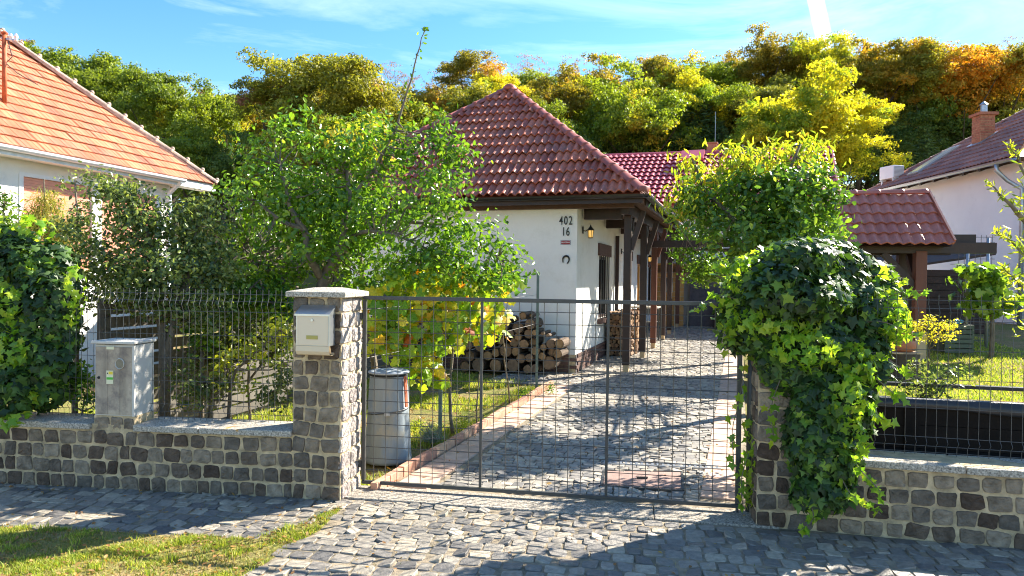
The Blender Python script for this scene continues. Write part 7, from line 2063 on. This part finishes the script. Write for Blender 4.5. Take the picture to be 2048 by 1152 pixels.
# verge at the lower left: soil sheet and blades
vg = MB(); vg.add([(p.x, p.y, 0.006) for p in gA], [tuple(range(len(gA)))])
verge = vg.obj('verge_ground', m_lawn); verge['kind'] = 'structure'
def patchy(x, y, s=1.0):
    return (np.sin(x * 5.1 * s + 1.3) * np.cos(y * 6.3 * s - 0.4) + np.sin(x * 12.7 * s - y * 9.1 * s) * 0.6 + np.sin(x * 2.3 - y * 3.7 + 2) * 0.8)
pts = []
xmin = min(p.x for p in gA); 
while len(pts) < 17000:
    x = random.uniform(-3.6, -0.9); y = random.uniform(3.6, 5.9)
    if not inside(gA, x, y): continue
    if random.random() < 0.04 + 0.42 * patchy(x * 1.7, y * 2.1): pts.append((x, y, 0.004))
blades('verge_grass', pts, 0.028, m_grass, wid=0.005)
pts = []
for _ in range(90):
    cx, cy = random.uniform(-3.6, -0.9), random.uniform(3.6, 5.9)
    for k in range(random.randint(15, 50)):
        x, y = cx + random.gauss(0, 0.022), cy + random.gauss(0, 0.022)
        if inside(gA, x, y): pts.append((x, y, 0.004))
blades('verge_tufts', pts, 0.05, m_grass, wid=0.006)
pts = []
while len(pts) < 7000:
    x = random.uniform(-3.6, -0.9); y = random.uniform(3.6, 5.9)
    if inside(gA, x, y): pts.append((x, y, 0.004))
blades('verge_dry_grass', pts, 0.022, m_grass_d, wid=0.007)
# moss and tufts in the joints of the street
pts = []
for k in range(5200):
    p = FG.w((random.uniform(-4.5, 4.5), random.uniform(-2.6, -0.35), 0))
    if patchy(p.x, p.y, 0.6) > 0.9 or (p.x < -0.7 and random.random() < 0.35): pts.append((p.x + random.gauss(0, 0.02), p.y, 0.0))
blades('joint_grass', pts, 0.018, m_grass_d, wid=0.005)
# gardens
pts = []
while len(pts) < 26000:
    x = random.uniform(-5.5, 1.2); y = random.uniform(6.0, 12.6)
    u = FH.l((x, y, 0)).x
    if u > -0.12: continue
    if y > 11.9 - 0.1 * x and u > -1.3: continue
    if patchy(x, y, 0.45) > -0.15: pts.append((x, y, float(gz(x, y)) - 0.03))
blades('garden_grass', pts, 0.075, m_grass, wid=0.010)
pts = []
while len(pts) < 60000:
    x = random.uniform(2.6, 11); y = 5.8 + random.random() ** 1.1 * 11
    u = FH.l((x, y, 0)).x
    if u < 3.05 or x > 9.9: continue
    pts.append((x, y, float(gz(x, y)) - 0.03))
blades('lawn_grass', pts, 0.045, m_grass, wid=0.014)
# fallen leaves
def litter(name, region, n, size, zoff=0.018):
    P = []
    while len(P) < n:
        q = region()
        if q is not None: P.append((q[0], q[1], q[2] + zoff))
    P = np.array(P)
    N = rng.normal(size=P.shape) * 0.35 + np.array([0, 0, 1.0])
    mk(name, leaf_mesh(name, P, N, rng.uniform(size * 0.6, size * 1.3, n), m_litter, 'oval'), None, kind='stuff')
def reg_street():
    p = FG.w((random.uniform(-4, 4), random.uniform(-2.4, -0.02), 0))
    if p.x > -0.8 and random.random() < 0.7: return None
    return (p.x, p.y, 0.0)
def reg_drive():
    u = random.choice((random.uniform(0, 2.8), random.gauss(0.05, 0.12), random.gauss(2.8, 0.1)))
    v = random.uniform(-7.2, 6); p = FH.w((u, v, 0)); return (p.x, p.y, float(gz(p.x, p.y)) - 0.004)
def reg_garden():
    u = random.uniform(-4.5, -0.1); v = random.uniform(-7, -0.6); p = FH.w((u, v, 0)); return (p.x, p.y, float(gz(p.x, p.y)) - 0.03)
litter('fallen_leaves', reg_street, 420, 0.032)
def reg_verge():
    x, y = random.uniform(-3.6, -0.9), random.uniform(3.7, 5.9)
    return (x, y, 0.012) if inside(gA, x, y) and patchy(x, y) < 0.9 else None
litter('fallen_leaves', reg_verge, 420, 0.034, 0.014)
litter('fallen_leaves', reg_drive, 260, 0.045)
litter('fallen_leaves', reg_garden, 900, 0.055, 0.03)
